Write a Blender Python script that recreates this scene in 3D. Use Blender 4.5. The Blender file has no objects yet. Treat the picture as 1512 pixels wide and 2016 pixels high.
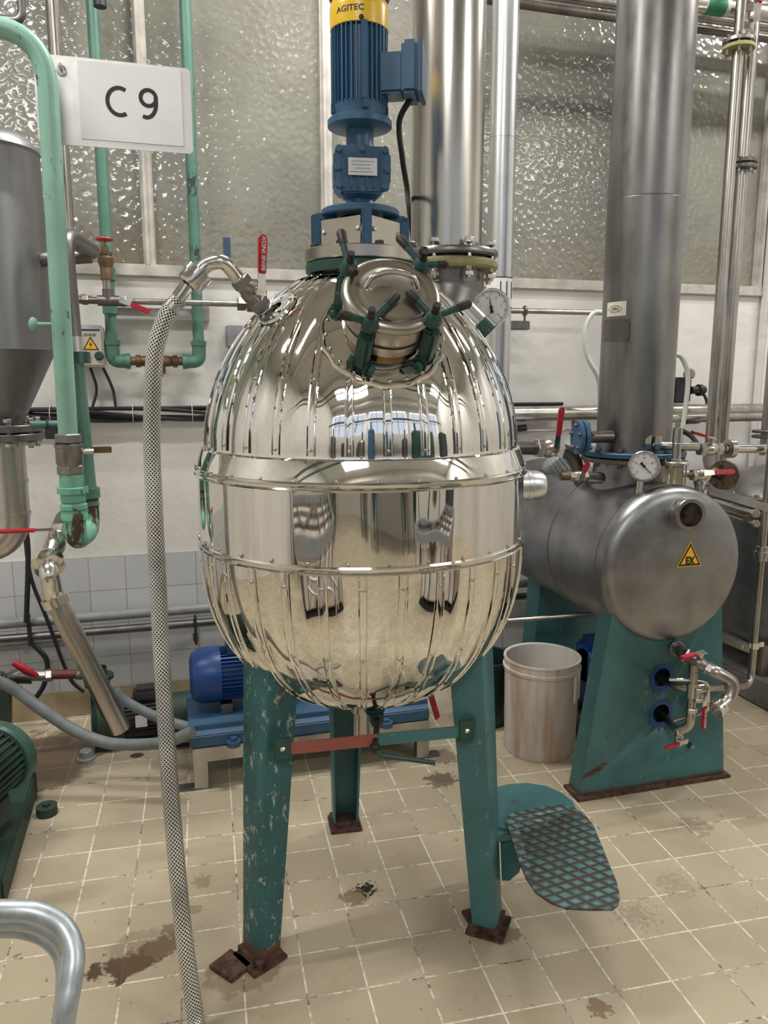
import bpy, bmesh, math, random
from mathutils import Vector, Matrix, noise
random.seed(7)
C = bpy.context.scene.collection
SC = bpy.context.scene
PI = math.pi
V = Vector

# ------------------------------------------------------------------ camera
CAM_H = 1.5
FPX = 1535.0
YAW, PITCH = math.radians(15.7), math.radians(9.9)
cam_data = bpy.data.cameras.new('camera')
cam_data.sensor_fit = 'VERTICAL'
cam_data.sensor_height = 24.0
cam_data.lens = 24.0 * FPX / 2016.0
cam_data.clip_start = 0.02
cam = bpy.data.objects.new('camera', cam_data)
C.objects.link(cam)
cam.location = (0, 0, CAM_H)
cam.rotation_euler = (PI / 2 - PITCH, 0, -YAW)
SC.camera = cam
CF = V((math.sin(YAW) * math.cos(PITCH), math.cos(YAW) * math.cos(PITCH), -math.sin(PITCH)))
CR = V((math.cos(YAW), -math.sin(YAW), 0))
CU = CR.cross(CF)
CP = V((0, 0, CAM_H))

# ------------------------------------------------------------------ view and world
SC.view_settings.view_transform = 'Standard'
SC.view_settings.look = 'None'
SC.view_settings.gamma = 1
SC.view_settings.exposure = 0.0
SC.view_settings.use_curve_mapping = False
world = bpy.data.worlds.new('world')
SC.world = world
world.use_nodes = True
world.node_tree.nodes['Background'].inputs[0].default_value = (0.75, 0.85, 1, 1)
world.node_tree.nodes['Background'].inputs[1].default_value = 1.0

# room extents
RX0, RX1, RY0, RY1, RZ = -3.2, 5.2, -4.2, 3.55, 4.3


def area_light(name, loc, rot, sx, sy, power, color):
    d = bpy.data.lights.new(name, 'AREA')
    d.shape = 'RECTANGLE'
    d.size, d.size_y = sx, sy
    d.energy = power
    d.color = color
    o = bpy.data.objects.new(name, d)
    C.objects.link(o)
    o.location, o.rotation_euler = loc, rot
    return o


# daylight coming in through the clerestory openings of the wall behind the camera
for k, x in enumerate((-2.0, 1.0, 4.0)):
    area_light('window_daylight', (x, RY0 + 0.03, 3.1), (PI / 2, 0, PI), 2.3, 1.5, 60, (0.95, 0.98, 1.0)).rotation_euler = (-PI / 2, PI, 0)
# two roof lights over the aisle
ROOFL = [(-0.9, -2.1), (4.1, -1.7)]
for x, y in ROOFL:
    area_light('roof_light_daylight', (x, y, RZ - 0.03), (0, 0, 0), 1.5, 0.9, 100, (1.0, 0.98, 0.94))
LAMPS = [(-1.2, 1.9), (0.9, 2.75), (3.6, 2.4)]
for x, y in LAMPS:
    area_light('tube_lamp', (x, y, RZ - 0.42), (0, 0, 0), 1.2, 0.14, 62, (1.0, 0.98, 0.94))


# ------------------------------------------------------------------ pixel to point helpers
def ray(px, py):
    return FPX * CF + (px - 756) * CR - (py - 1008) * CU


def at(px, py, Y):
    d = ray(px, py)
    return CP + d * (Y / d.y)


def on(px, py, z=0.0):
    d = ray(px, py)
    return CP + d * ((z - CAM_H) / d.z)


def size(n, p):
    return n * (V(p) - CP).dot(CF) / FPX


# ------------------------------------------------------------------ materials
def new_mat(name):
    m = bpy.data.materials.new(name)
    m.use_nodes = True
    nt = m.node_tree
    return m, nt, nt.nodes['Principled BSDF']


def N(nt, t, **kw):
    n = nt.nodes.new(t)
    for k, v in kw.items():
        if k in n.inputs:
            n.inputs[k].default_value = v
        else:
            setattr(n, k, v)
    return n


def LK(nt, a, b):
    nt.links.new(a, b)


def tex_noise(nt, scale, detail=4, rough=0.55, coord='Object', stretch=None, dist=0.0):
    tc = N(nt, 'ShaderNodeTexCoord')
    out = tc.outputs[coord]
    if stretch:
        mp = N(nt, 'ShaderNodeMapping')
        mp.inputs['Scale'].default_value = stretch
        LK(nt, out, mp.inputs[0])
        out = mp.outputs[0]
    n = N(nt, 'ShaderNodeTexNoise')
    n.inputs['Scale'].default_value = scale
    n.inputs['Detail'].default_value = detail
    n.inputs['Roughness'].default_value = rough
    n.inputs['Distortion'].default_value = dist
    LK(nt, out, n.inputs['Vector'])
    return n.outputs['Fac']


def ramp(nt, fac, stops):
    r = N(nt, 'ShaderNodeValToRGB')
    cr = r.color_ramp
    while len(cr.elements) < len(stops):
        cr.elements.new(0.5)
    for e, (p, c) in zip(cr.elements, stops):
        e.position = p
        e.color = (*c, 1) if len(c) == 3 else c
    LK(nt, fac, r.inputs[0])
    return r.outputs[0]


def g(v):
    return (v, v, v)


def mix(nt, fac, a, b):
    m = N(nt, 'ShaderNodeMix', data_type='RGBA')
    if isinstance(fac, (int, float)):
        m.inputs[0].default_value = fac
    else:
        LK(nt, fac, m.inputs[0])
    for i, c in ((6, a), (7, b)):
        if isinstance(c, tuple):
            m.inputs[i].default_value = (*c, 1) if len(c) == 3 else c
        else:
            LK(nt, c, m.inputs[i])
    return m.outputs[2]


def math_n(nt, op, a, b=None, c=None):
    m = N(nt, 'ShaderNodeMath', operation=op)
    for i, x in enumerate((a, b, c)):
        if x is None:
            continue
        if isinstance(x, (int, float)):
            m.inputs[i].default_value = x
        else:
            LK(nt, x, m.inputs[i])
    return m.outputs[0]


def bump(nt, bsdf, h, strength=0.3, dist=0.01):
    b = N(nt, 'ShaderNodeBump')
    b.inputs['Strength'].default_value = strength
    b.inputs['Distance'].default_value = dist
    LK(nt, h, b.inputs['Height'])
    LK(nt, b.outputs[0], bsdf.inputs['Normal'])
    return b


def plain(name, col, rough=0.5, metal=0.0, vary=0.08, scale=20):
    m, nt, b = new_mat(name)
    f = tex_noise(nt, scale)
    lo = tuple(max(0, c * (1 - vary * 2)) for c in col)
    hi = tuple(min(1, c * (1 + vary)) for c in col)
    LK(nt, ramp(nt, f, [(0.3, lo), (0.7, hi)]), b.inputs['Base Color'])
    b.inputs['Roughness'].default_value = rough
    b.inputs['Metallic'].default_value = metal
    return m


def painted(name, col, chip=(0.06, 0.035, 0.025), amount=0.35, rough=0.42, scale=14, worn=None, stretch=(1, 1, 0.5), foot=0):
    """gloss paint with chips down to rust and rubbed light patches"""
    m, nt, b = new_mat(name)
    v = tex_noise(nt, 5, 3)
    base = ramp(nt, v, [(0.3, tuple(c * 0.78 for c in col)), (0.7, tuple(min(1, c * 1.12) for c in col))])
    if worn:
        w = tex_noise(nt, scale * 3.0, 6, 0.7, stretch=stretch)
        wm = ramp(nt, w, [(0.69 - 0.16 * amount, g(0)), (0.71 - 0.14 * amount, g(1))])
        base = mix(nt, wm, base, worn)
    c = tex_noise(nt, scale, 8, 0.75, stretch=stretch)
    cm = ramp(nt, c, [(0.735 - 0.22 * amount, g(0)), (0.75 - 0.22 * amount, g(1))])
    base = mix(nt, cm, base, chip)
    if foot:
        sp = N(nt, 'ShaderNodeSeparateXYZ')
        LK(nt, N(nt, 'ShaderNodeNewGeometry').outputs['Position'], sp.inputs[0])
        hz = math_n(nt, 'ADD', sp.outputs['Z'], math_n(nt, 'MULTIPLY', tex_noise(nt, 22, 5, 0.7), -foot * 2.2))
        fm = ramp(nt, hz, [(0.0, g(1)), (0.02, g(0))])
        base = mix(nt, fm, base, (0.085, 0.045, 0.028))
    LK(nt, base, b.inputs['Base Color'])
    b.inputs['Roughness'].default_value = rough
    bump(nt, b, tex_noise(nt, 60, 3), 0.12, 0.002)
    return m


def steel(name, col=(0.55, 0.53, 0.5), rough=0.3, streak=(1, 1, 0.15), vary=0.3, scale=7, dark=0.6, metal=1.0):
    m, nt, b = new_mat(name)
    f = tex_noise(nt, scale, 5, 0.6, stretch=streak)
    LK(nt, ramp(nt, f, [(0.3, tuple(c * dark for c in col)), (0.65, col)]), b.inputs['Base Color'])
    f2 = tex_noise(nt, scale * 4, 4, 0.6, stretch=streak)
    mr = N(nt, 'ShaderNodeMapRange')
    mr.inputs['To Min'].default_value = rough * (1 - vary)
    mr.inputs['To Max'].default_value = rough * (1 + vary)
    LK(nt, f2, mr.inputs[0])
    LK(nt, mr.outputs[0], b.inputs['Roughness'])
    b.inputs['Metallic'].default_value = metal
    return m


M = {}
# mirror-polished cladding sheet with slight oil-canning
m, nt, b = new_mat('polished_cladding')
b.inputs['Base Color'].default_value = (0.80, 0.78, 0.735, 1)
b.inputs['Metallic'].default_value = 1
b.inputs['Roughness'].default_value = 0.035
bump(nt, b, tex_noise(nt, 7, 1.0, 0.4, stretch=(1, 1, 0.6)), 0.35, 0.01)
M['mirror'] = m
M['mirror_trim'] = plain('polished_trim', (0.74, 0.72, 0.68), 0.06, 1, 0.03)
M['rivet'] = plain('rivet_steel', (0.5, 0.48, 0.45), 0.2, 1, 0.1)
M['steel'] = steel('brushed_steel', (0.60, 0.575, 0.54), 0.3)
M['steel_pipe'] = steel('pipe_steel', (0.5, 0.47, 0.43), 0.3, (1, 1, 0.3), scale=10)
M['steel_lid'] = steel('lid_steel', (0.45, 0.42, 0.37), 0.3, (1, 1, 1), scale=5, dark=0.82)
M['steel_duct'] = steel('duct_steel', (0.55, 0.525, 0.48), 0.24, (3, 3, 0.2), scale=5, dark=0.75)
M['steel_column'] = steel('column_steel', (0.29, 0.28, 0.268), 0.36, (1, 1, 0.35), scale=9, dark=0.62)
M['steel_tank'] = steel('tank_steel', (0.36, 0.362, 0.37), 0.38, (1, 1, 1), scale=6, dark=0.62)
M['steel_hopper'] = steel('hopper_steel', (0.30, 0.3, 0.3), 0.45, (1, 1, 0.4), scale=6, dark=0.7)
M['steel_dark'] = steel('dark_steel', (0.22, 0.205, 0.19), 0.42, (1, 1, 0.3), scale=10)
M['steel_bright'] = steel('bright_steel', (0.74, 0.72, 0.68), 0.18, (1, 1, 1), scale=12, dark=0.8)
M['alu'] = plain('aluminium_jacket', (0.68, 0.69, 0.71), 0.33, 1, 0.06, 6)
M['galv'] = steel('galvanised_steel', (0.50, 0.55, 0.58), 0.42, (1, 1, 1), scale=38, dark=0.72, metal=0.75)
M['iron'] = plain('dark_iron', (0.05, 0.045, 0.042), 0.55, 0.6, 0.3)
M['bronze'] = plain('tarnished_bronze', (0.20, 0.13, 0.075), 0.5, 0.7, 0.3)
M['rust'] = plain('rusted_iron', (0.10, 0.05, 0.034), 0.85, 0.1, 0.4, 40)
M['black'] = plain('black_rubber', (0.012, 0.012, 0.014), 0.45, 0, 0.2)
M['dark'] = plain('dark_plastic', (0.03, 0.03, 0.032), 0.5)
M['red'] = plain('red_grip', (0.42, 0.015, 0.03), 0.35, 0, 0.15, 40)
M['redprimer'] = painted('red_primer', (0.30, 0.085, 0.06), amount=0.3, rough=0.6)
M['white'] = plain('white_paper', (0.80, 0.79, 0.79), 0.5, 0, 0.01)
M['ink'] = plain('black_ink', (0.01, 0.01, 0.012), 0.5, 0, 0.05)
M['whiteink'] = plain('white_ink', (0.8, 0.8, 0.78), 0.5, 0, 0.05)
M['teal'] = painted('teal_paint', (0.046, 0.145, 0.152), worn=(0.11, 0.24, 0.22), amount=0.36, rough=0.38, foot=0.012)
M['teal_worn'] = painted('worn_teal_paint', (0.024, 0.104, 0.11), chip=(0.07, 0.04, 0.03), worn=(0.34, 0.37, 0.31), amount=0.70, rough=0.45, scale=17, foot=0.045)
M['tealdark'] = painted('dark_green_paint', (0.014, 0.062, 0.05), worn=(0.09, 0.21, 0.17), amount=0.45, rough=0.4)
M['mint'] = painted('mint_paint', (0.235, 0.44, 0.345), chip=(0.035, 0.04, 0.035), amount=0.52, rough=0.38, scale=34)
M['mintdark'] = painted('sea_green_paint', (0.085, 0.20, 0.15), chip=(0.03, 0.035, 0.03), amount=0.58, rough=0.42, scale=16)
M['mintrust'] = painted('rusting_mint_paint', (0.17, 0.44, 0.32), chip=(0.085, 0.04, 0.025), amount=0.88, rough=0.55, scale=9)
M['blue'] = painted('blue_paint', (0.032, 0.105, 0.20), chip=(0.02, 0.03, 0.05), amount=0.3, rough=0.4)
M['blue2'] = painted('deep_blue_paint', (0.006, 0.05, 0.21), chip=(0.01, 0.02, 0.05), amount=0.15, rough=0.35)
M['blueskid'] = painted('steel_blue_paint', (0.035, 0.10, 0.19), chip=(0.03, 0.03, 0.04), amount=0.35, rough=0.5)
M['yellow'] = plain('yellow_enamel', (0.78, 0.50, 0.03), 0.3, 0, 0.04)
M['signyellow'] = plain('sign_yellow', (0.9, 0.5, 0.03), 0.4, 0, 0.02)
M['gasket'] = plain('gasket_green', (0.32, 0.31, 0.14), 0.6, 0, 0.15)
M['darkgreen'] = painted('pump_green', (0.018, 0.045, 0.032), amount=0.4, rough=0.6)
M['boxgrey'] = plain('ivory_plastic', (0.55, 0.53, 0.46), 0.45, 0, 0.03)
M['grey'] = plain('grey_plastic', (0.25, 0.26, 0.27), 0.4, 0, 0.08)
M['greyhose'] = plain('grey_hose', (0.16, 0.18, 0.18), 0.55, 0, 0.12)
M['clearhose'] = plain('milky_tube', (0.55, 0.56, 0.5), 0.25, 0, 0.05)
M['limepaper'] = plain('lime_paper', (0.52, 0.80, 0.34), 0.6, 0, 0.02)
M['lamp'] = None


# ------------------------------------------------------------------ mesh builder
def frame(d):
    d = V(d).normalized()
    a = V((0, 0, 1)) if abs(d.z) < 0.95 else V((1, 0, 0))
    x = a.cross(d).normalized()
    return x, d.cross(x).normalized(), d


def fillet(pts, R, n=6):
    """round the corners of a polyline"""
    pts = [V(p) for p in pts]
    out = [pts[0]]
    for i in range(1, len(pts) - 1):
        a, p, c = pts[i - 1], pts[i], pts[i + 1]
        u, w = (a - p), (c - p)
        r = min(R, u.length * 0.49, w.length * 0.49)
        s, e = p + u.normalized() * r, p + w.normalized() * r
        for k in range(n + 1):
            t = k / n
            out.append(s * (1 - t) ** 2 + p * 2 * t * (1 - t) + e * t * t)
    out.append(pts[-1])
    return out


def spline(pts, n=8):
    pts = [V(p) for p in pts]
    P = [pts[0] * 2 - pts[1]] + pts + [pts[-1] * 2 - pts[-2]]
    out = []
    for i in range(1, len(P) - 2):
        for k in range(n):
            t = k / n
            a, b2, c, d = P[i - 1], P[i], P[i + 1], P[i + 2]
            out.append(0.5 * ((2 * b2) + (c - a) * t + (2 * a - 5 * b2 + 4 * c - d) * t * t + (3 * b2 - a - 3 * c + d) * t ** 3))
    out.append(pts[-1])
    return out


class MB:
    def __init__(s):
        s.bm = bmesh.new()
        s.uv = s.bm.loops.layers.uv.new('UVMap')

    def face(s, vs, uvs=None, smooth=False):
        try:
            f = s.bm.faces.new(vs)
        except ValueError:
            return None
        f.smooth = smooth
        if uvs:
            for l, u in zip(f.loops, uvs):
                l[s.uv].uv = u
        return f

    def box(s, c, sx, sy, sz, rot=None, bev=0.0, ax=None):
        """box centred at c; ax = (x,y,z) axes"""
        R = Matrix.Identity(3)
        if ax:
            R = Matrix((V(ax[0]).normalized(), V(ax[1]).normalized(), V(ax[2]).normalized())).transposed()
        elif rot is not None:
            R = Matrix.Rotation(rot, 3, 'Z')
        c = V(c)
        t = bmesh.new()
        bmesh.ops.create_cube(t, size=1.0)
        for v in t.verts:
            v.co = V((v.co.x * sx, v.co.y * sy, v.co.z * sz))
        if bev > 0:
            bmesh.ops.bevel(t, geom=list(t.edges), offset=bev, segments=2, affect='EDGES')
        for v in t.verts:
            v.co = c + R @ v.co
        s.merge(t)
        return s

    def merge(s, t, smooth=None):
        mp = {v: s.bm.verts.new(v.co) for v in t.verts}
        for f in t.faces:
            n = s.face([mp[v] for v in f.verts])
            if n:
                n.smooth = f.smooth if smooth is None else smooth
        t.free()

    def tube(s, pts, r, seg=14, cap=True, smooth=True):
        """r: number or list"""
        pts = [V(p) for p in pts]
        n = len(pts)
        rs = r if isinstance(r, (list, tuple)) else [r] * n
        T = []
        for i in range(n):
            a, b2 = pts[max(0, i - 1)], pts[min(n - 1, i + 1)]
            T.append((b2 - a).normalized())
        x, y, _ = frame(T[0])
        rings, L = [], 0.0
        lens = []
        for i in range(n):
            if i:
                L += (pts[i] - pts[i - 1]).length
                x = (x - T[i] * x.dot(T[i])).normalized()
                y = T[i].cross(x)
            lens.append(L)
            rings.append([s.bm.verts.new(pts[i] + (x * math.cos(2 * PI * k / seg) + y * math.sin(2 * PI * k / seg)) * rs[i]) for k in range(seg)])
        for i in range(n - 1):
            for k in range(seg):
                k2 = (k + 1) % seg
                s.face([rings[i][k], rings[i][k2], rings[i + 1][k2], rings[i + 1][k]],
                       [(k / seg, lens[i]), ((k + 1) / seg, lens[i]), ((k + 1) / seg, lens[i + 1]), (k / seg, lens[i + 1])], smooth)
        if cap:
            s.face(list(reversed(rings[0])))
            s.face(rings[-1])
        return s

    def cyl(s, a, b2, r, seg=20, r2=None):
        return s.tube([a, b2], [r, r if r2 is None else r2], seg)

    def lathe(s, o, axis, prof, seg=32, fn=None, smooth=True, closed=False, xref=None):
        """prof: [(r, h)], sharp turns kept by duplicating points"""
        o = V(o)
        x, y, z = frame(axis)
        if xref is not None:
            x = (V(xref) - z * V(xref).dot(z)).normalized()
            y = z.cross(x)
        rings = []
        for r, h in prof:
            ring = []
            for k in range(seg):
                a = 2 * PI * k / seg
                rr = r if fn is None else fn(r, h, a)
                ring.append(s.bm.verts.new(o + z * h + (x * math.cos(a) + y * math.sin(a)) * rr))
            rings.append(ring)
        for i in range(len(prof) - 1):
            if prof[i] == prof[i + 1]:
                continue
            for k in range(seg):
                k2 = (k + 1) % seg
                s.face([rings[i][k], rings[i][k2], rings[i + 1][k2], rings[i + 1][k]], None, smooth)
        if prof[0][0] > 1e-6 and closed:
            s.face(list(reversed(rings[0])))
        if prof[-1][0] > 1e-6 and closed:
            s.face(rings[-1])
        return s

    def disc(s, a, axis, r, t, seg=40, bev=0.002):
        """solid disc from a, thickness t along axis, eased edges"""
        e = min(bev, t * 0.3)
        p = [(r - e, 0), (r, e), (r, e), (r, t - e), (r, t - e), (r - e, t)]
        return s.lathe(a, axis, p, seg, closed=True)

    def hexn(s, a, axis, r, t):
        s.lathe(a, axis, [(r * 0.93, 0), (r, t * 0.12), (r, t * 0.12), (r, t * 0.88), (r, t * 0.88), (r * 0.93, t)], 6, smooth=False, closed=True)
        return s

    def ball(s, c, r, seg=12, sc=(1, 1, 1)):
        t = bmesh.new()
        bmesh.ops.create_uvsphere(t, u_segments=seg, v_segments=max(6, seg // 2), radius=r)
        for v in t.verts:
            v.co = V(c) + V((v.co.x * sc[0], v.co.y * sc[1], v.co.z * sc[2]))
        for f in t.faces:
            f.smooth = True
        s.merge(t)
        return s

    def torus(s, c, axis, R, r, seg=32, rs=8, a0=0, a1=2 * PI, xref=None):
        x, y, z = frame(axis)
        if xref is not None:
            x = (V(xref) - z * V(xref).dot(z)).normalized()
            y = z.cross(x)
        full = abs(a1 - a0 - 2 * PI) < 1e-4
        n = seg if full else seg + 1
        pts = [V(c) + (x * math.cos(a0 + (a1 - a0) * k / seg) + y * math.sin(a0 + (a1 - a0) * k / seg)) * R for k in range(n)]
        if full:
            pts += [pts[0], ]
        return s.tube(pts, r, rs, cap=not full)

    def prism(s, pts, off, bev=0.0):
        """polygon pts extruded by vector off"""
        off = V(off)
        pts = [V(p) for p in pts]
        t = bmesh.new()
        a = [t.verts.new(p) for p in pts]
        b2 = [t.verts.new(p + off) for p in pts]
        t.faces.new(a)
        t.faces.new(list(reversed(b2)))
        n = len(pts)
        for k in range(n):
            t.faces.new([a[k], b2[k], b2[(k + 1) % n], a[(k + 1) % n]])
        bmesh.ops.recalc_face_normals(t, faces=list(t.faces))
        if bev:
            bmesh.ops.bevel(t, geom=list(t.edges), offset=bev, segments=2, affect='EDGES')
        s.merge(t)
        return s


ROOTLOC = {}


def wloc(o):
    p = V((0, 0, 0))
    while o is not None:
        p = p + V(o.location)
        o = o.parent
    return p


def thing(name, label, cat, loc, group=None):
    o = bpy.data.objects.new(name, None)
    o.empty_display_size = 0.05
    C.objects.link(o)
    o.location = loc
    o['label'] = label
    o['category'] = cat
    if group:
        o['group'] = group
    return o


def part(name, mb, mat, parent=None, label=None, kind=None, recalc=True):
    """links the mesh builder's mesh (built in room coordinates) as ONE object"""
    if recalc:
        bmesh.ops.recalc_face_normals(mb.bm, faces=list(mb.bm.faces))
    me = bpy.data.meshes.new(name)
    if parent is not None:
        base = wloc(parent)
    else:
        xs = [v.co for v in mb.bm.verts]
        base = V(((min(v.x for v in xs) + max(v.x for v in xs)) / 2, (min(v.y for v in xs) + max(v.y for v in xs)) / 2, min(v.z for v in xs)))
    for v in mb.bm.verts:
        v.co -= base
    mb.bm.to_mesh(me)
    mb.bm.free()
    me.set_sharp_from_angle(angle=math.radians(34))
    for mm in (mat if isinstance(mat, (list, tuple)) else [mat]):
        me.materials.append(mm)
    o = bpy.data.objects.new(name, me)
    C.objects.link(o)
    if parent is not None:
        o.parent = parent
        # a root is an Empty, so parts share its origin
    else:
        o.location = base
    if label:
        o['label'] = label
    if kind:
        o['kind'] = kind
    return o


def tag(o, label, cat, group=None):
    o['label'] = label
    o['category'] = cat
    if group:
        o['group'] = group
    return o


def struct(name, mb, mat):
    return part(name, mb, mat, None, None, 'structure')


def text_mb(body, origin, xdir, ydir, height, depth=0.0006, align='CENTER', wrap=None, squeeze=1.0, bold=0.0, shear=0.0):
    """lettering as a thin solid; wrap = (axis point, radius) bends it round a vertical cylinder"""
    cu = bpy.data.curves.new('lettering', 'FONT')
    cu.body = body
    cu.size = 1.0
    cu.align_x = align
    cu.align_y = 'CENTER'
    cu.extrude = 0.5
    cu.offset = bold
    cu.shear = shear
    cu.resolution_u = 6
    ob = bpy.data.objects.new('lettering', cu)
    C.objects.link(ob)
    dg = bpy.context.evaluated_depsgraph_get()
    dg.update()
    me = bpy.data.meshes.new_from_object(ob.evaluated_get(dg))
    bpy.data.objects.remove(ob)
    x, y = V(xdir).normalized(), V(ydir).normalized()
    z = x.cross(y)
    mb = MB()
    vs = []
    hs = height / 0.73
    for v in me.vertices:
        lx, ly, lz = v.co.x * hs * squeeze, v.co.y * hs, v.co.z * depth
        if wrap:
            ax, R, a0 = wrap
            a = a0 + lx / R
            rad = V((math.sin(a), -math.cos(a), 0))
            p = V((ax[0], ax[1], 0)) + rad * (R + lz + depth * 0.5) + V((0, 0, V(origin).z + ly))
        else:
            p = V(origin) + x * lx + y * ly + z * (lz + depth * 0.5)
        vs.append(mb.bm.verts.new(p))
    for p in me.polygons:
        mb.face([vs[i] for i in p.vertices])
    bpy.data.meshes.remove(me)
    return mb


def stroke(pts, w, nrm, depth):
    """flat ribbon of even width along a path, as a thin solid"""
    n = V(nrm).normalized()
    pts = [V(p) for p in pts]
    mb = MB()
    rows = []
    for i, p in enumerate(pts):
        d = (pts[min(i + 1, len(pts) - 1)] - pts[max(0, i - 1)]).normalized()
        s = n.cross(d) * (w / 2)
        rows.append([mb.bm.verts.new(q) for q in (p - s, p + s, p + s + n * depth, p - s + n * depth)])
    for i in range(len(rows) - 1):
        for k in range(4):
            mb.face([rows[i][k], rows[i][(k + 1) % 4], rows[i + 1][(k + 1) % 4], rows[i + 1][k]])
    mb.face(rows[0])
    mb.face(list(reversed(rows[-1])))
    return mb


def bolts(mb, c, axis, R, n, r, t, a0=0.0, xref=None):
    x, y, z = frame(axis)
    if xref is not None:
        x = (V(xref) - z * V(xref).dot(z)).normalized()
        y = z.cross(x)
    for k in range(n):
        a = a0 + 2 * PI * k / n
        mb.hexn(V(c) + (x * math.cos(a) + y * math.sin(a)) * R, z, r, t)


def pipe(name, pts, r, mat, label, cat='pipe', R=0.06, extras=None, group=None, seg=16):
    """a pipe run; extras: list of (partname, MB, mat) become its parts"""
    pts = fillet(pts, R) if len(pts) > 2 else [V(p) for p in pts]
    if not extras:
        return tag(part(name, MB().tube(pts, r, seg), mat), label, cat, group)
    t = thing(name, label, cat, min(pts, key=lambda p: p.z), group)
    part('tube', MB().tube(pts, r, seg), mat, t)
    for e in extras:
        part(e[0], e[1], e[2], t)
    return t


def ring_on(a, axis, r, w):
    """small raised collar centred at a"""
    z = V(axis).normalized()
    return MB().lathe(V(a) - z * w / 2, z, [(r * 0.8, 0), (r, 0), (r, w * 0.15), (r, w * 0.85), (r, w), (r * 0.8, w)], 24)


def ball_valve(label, p, axis, r, L, stem, hdir, hlen, mat='steel', grip='red', hw=None, writing=None, group=None, text_up=None, wflip=1):
    """ball valve centred at p: body, end nuts, stem, lever > grip"""
    p, ax, st, hd = V(p), V(axis).normalized(), V(stem).normalized(), V(hdir).normalized()
    t = thing('ball_valve', label, 'valve', p - V((0, 0, r)), group)
    mb = MB()
    mb.lathe(p - ax * L / 2, ax, [(r * 0.78, L * 0.2), (r * 0.95, L * 0.25), (r, L * 0.36), (r * 1.12, L * 0.42), (r * 1.12, L * 0.58), (r, L * 0.64), (r * 0.95, L * 0.75), (r * 0.78, L * 0.8)], 20)
    part('body', mb, M[mat], t)
    for s in (-1, 1):
        mb = MB()
        e = p + ax * s * L * 0.5
        mb.hexn(e if s < 0 else e - ax * L * 0.26, ax, r * 1.12, L * 0.26)
        part('end_nut', mb, M[mat], t)
    s0 = p + st * r * 0.9
    s1 = p + st * (r * 1.1 + r * 0.7)
    mb = MB().cyl(s0, s1, r * 0.4, 12)
    mb.hexn(s1 - st * r * 0.1, st, r * 0.42, r * 0.3)
    part('stem', mb, M['steel_bright'], t)
    w = hw or r * 0.75
    side = st.cross(hd).normalized()
    mb = MB()
    h0 = s1 + st * r * 0.1
    mb.prism([h0 - hd * w * 0.6 + side * w * 0.55, h0 - hd * w * 0.6 - side * w * 0.55, h0 + hd * hlen * 0.34 - side * w * 0.38, h0 + hd * hlen * 0.34 + side * w * 0.38], st * 0.003)
    lev = part('lever', mb, M['steel_bright'], t)
    mb = MB()
    a, b2 = h0 + hd * hlen * 0.28 + st * 0.002, h0 + hd * hlen + st * 0.002
    pts = []
    for k in range(7):
        an = -PI / 2 + PI * k / 6
        pts.append(b2 + hd * (math.cos(an) * w * 0.5 - w * 0.5) + side * math.sin(an) * w * 0.5)
    pts += [a + side * w * 0.42, a - side * w * 0.42]
    mb.prism([q - st * w * 0.22 for q in pts], st * w * 0.45, bev=w * 0.1)
    gr = part('grip', mb, M[grip], lev, 'red plastic grip' if grip == 'red' else None)
    if writing:
        c = (a + b2) / 2 + st * (w * 0.24)
        up = V(text_up).normalized() if text_up is not None else side
        xd = hd * wflip
        up = st.cross(xd)
        part('lettering', text_mb(writing, c, xd, up, w * 0.45), M['whiteink'], t)
    return t


def gauge(label, c, nrm, R, needle, stem_pts, group=None, up=(0, 0, 1), nums=('0', '2', '4', '6', '8', '10'), stemr=0.006):
    n = V(nrm).normalized()
    t = thing('pressure_gauge', label, 'gauge', stem_pts[-1] if stem_pts else V(c) - V((0, 0, R)), group)
    u = (V(up) - n * V(up).dot(n)).normalized()
    x = u.cross(n)
    c = V(c)
    mb = MB().lathe(c - n * R * 0.75, n, [(0.0001, 0), (R * 0.85, 0), (R * 0.92, R * 0.05), (R * 0.92, R * 0.6), (R, R * 0.62), (R, R * 0.62), (R, R * 0.78), (R * 0.96, R * 0.82), (R * 0.88, R * 0.82), (R * 0.86, R * 0.76)], 48)
    part('case', mb, M['steel_bright'], t)
    mb = MB().disc(c - n * 0.004, n, R * 0.87, 0.003, 48)
    dial = part('dial', mb, M['white'], t)
    mk = MB()
    for k in range(41):
        a = math.radians(225 - 270 * k / 40)
        d = x * math.cos(a) + u * math.sin(a)
        sd = n.cross(d)
        l0 = 0.68 if k % 5 == 0 else 0.76
        mk.box(c + d * R * (l0 + 0.82) / 2, R * (0.82 - l0), R * (0.03 if k % 5 == 0 else 0.014), 0.0006, ax=(d, sd, n))
    part('tick_marks', mk, M['ink'], dial)
    for i, s in enumerate(nums):
        a = math.radians(225 - 270 * i / (len(nums) - 1))
        d = x * math.cos(a) + u * math.sin(a)
        part('numeral', text_mb(s, c + d * R * 0.54, x, u, R * 0.11), M['ink'], dial)
    mb = MB()
    a = math.radians(needle)
    d = x * math.cos(a) + u * math.sin(a)
    sd = n.cross(d)
    q = c + n * 0.0015
    mb.prism([q + d * R * 0.74, q + sd * R * 0.04, q - d * R * 0.3 + sd * R * 0.1, q - d * R * 0.3 - sd * R * 0.1, q - sd * R * 0.04], n * 0.001)
    mb.cyl(q, q + n * 0.003, R * 0.09, 12)
    part('needle', mb, M['ink'], t)
    if stem_pts:
        mb = MB().tube(stem_pts, stemr, 12)
        part('stem', mb, M['steel_bright'], t)
    return t


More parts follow.
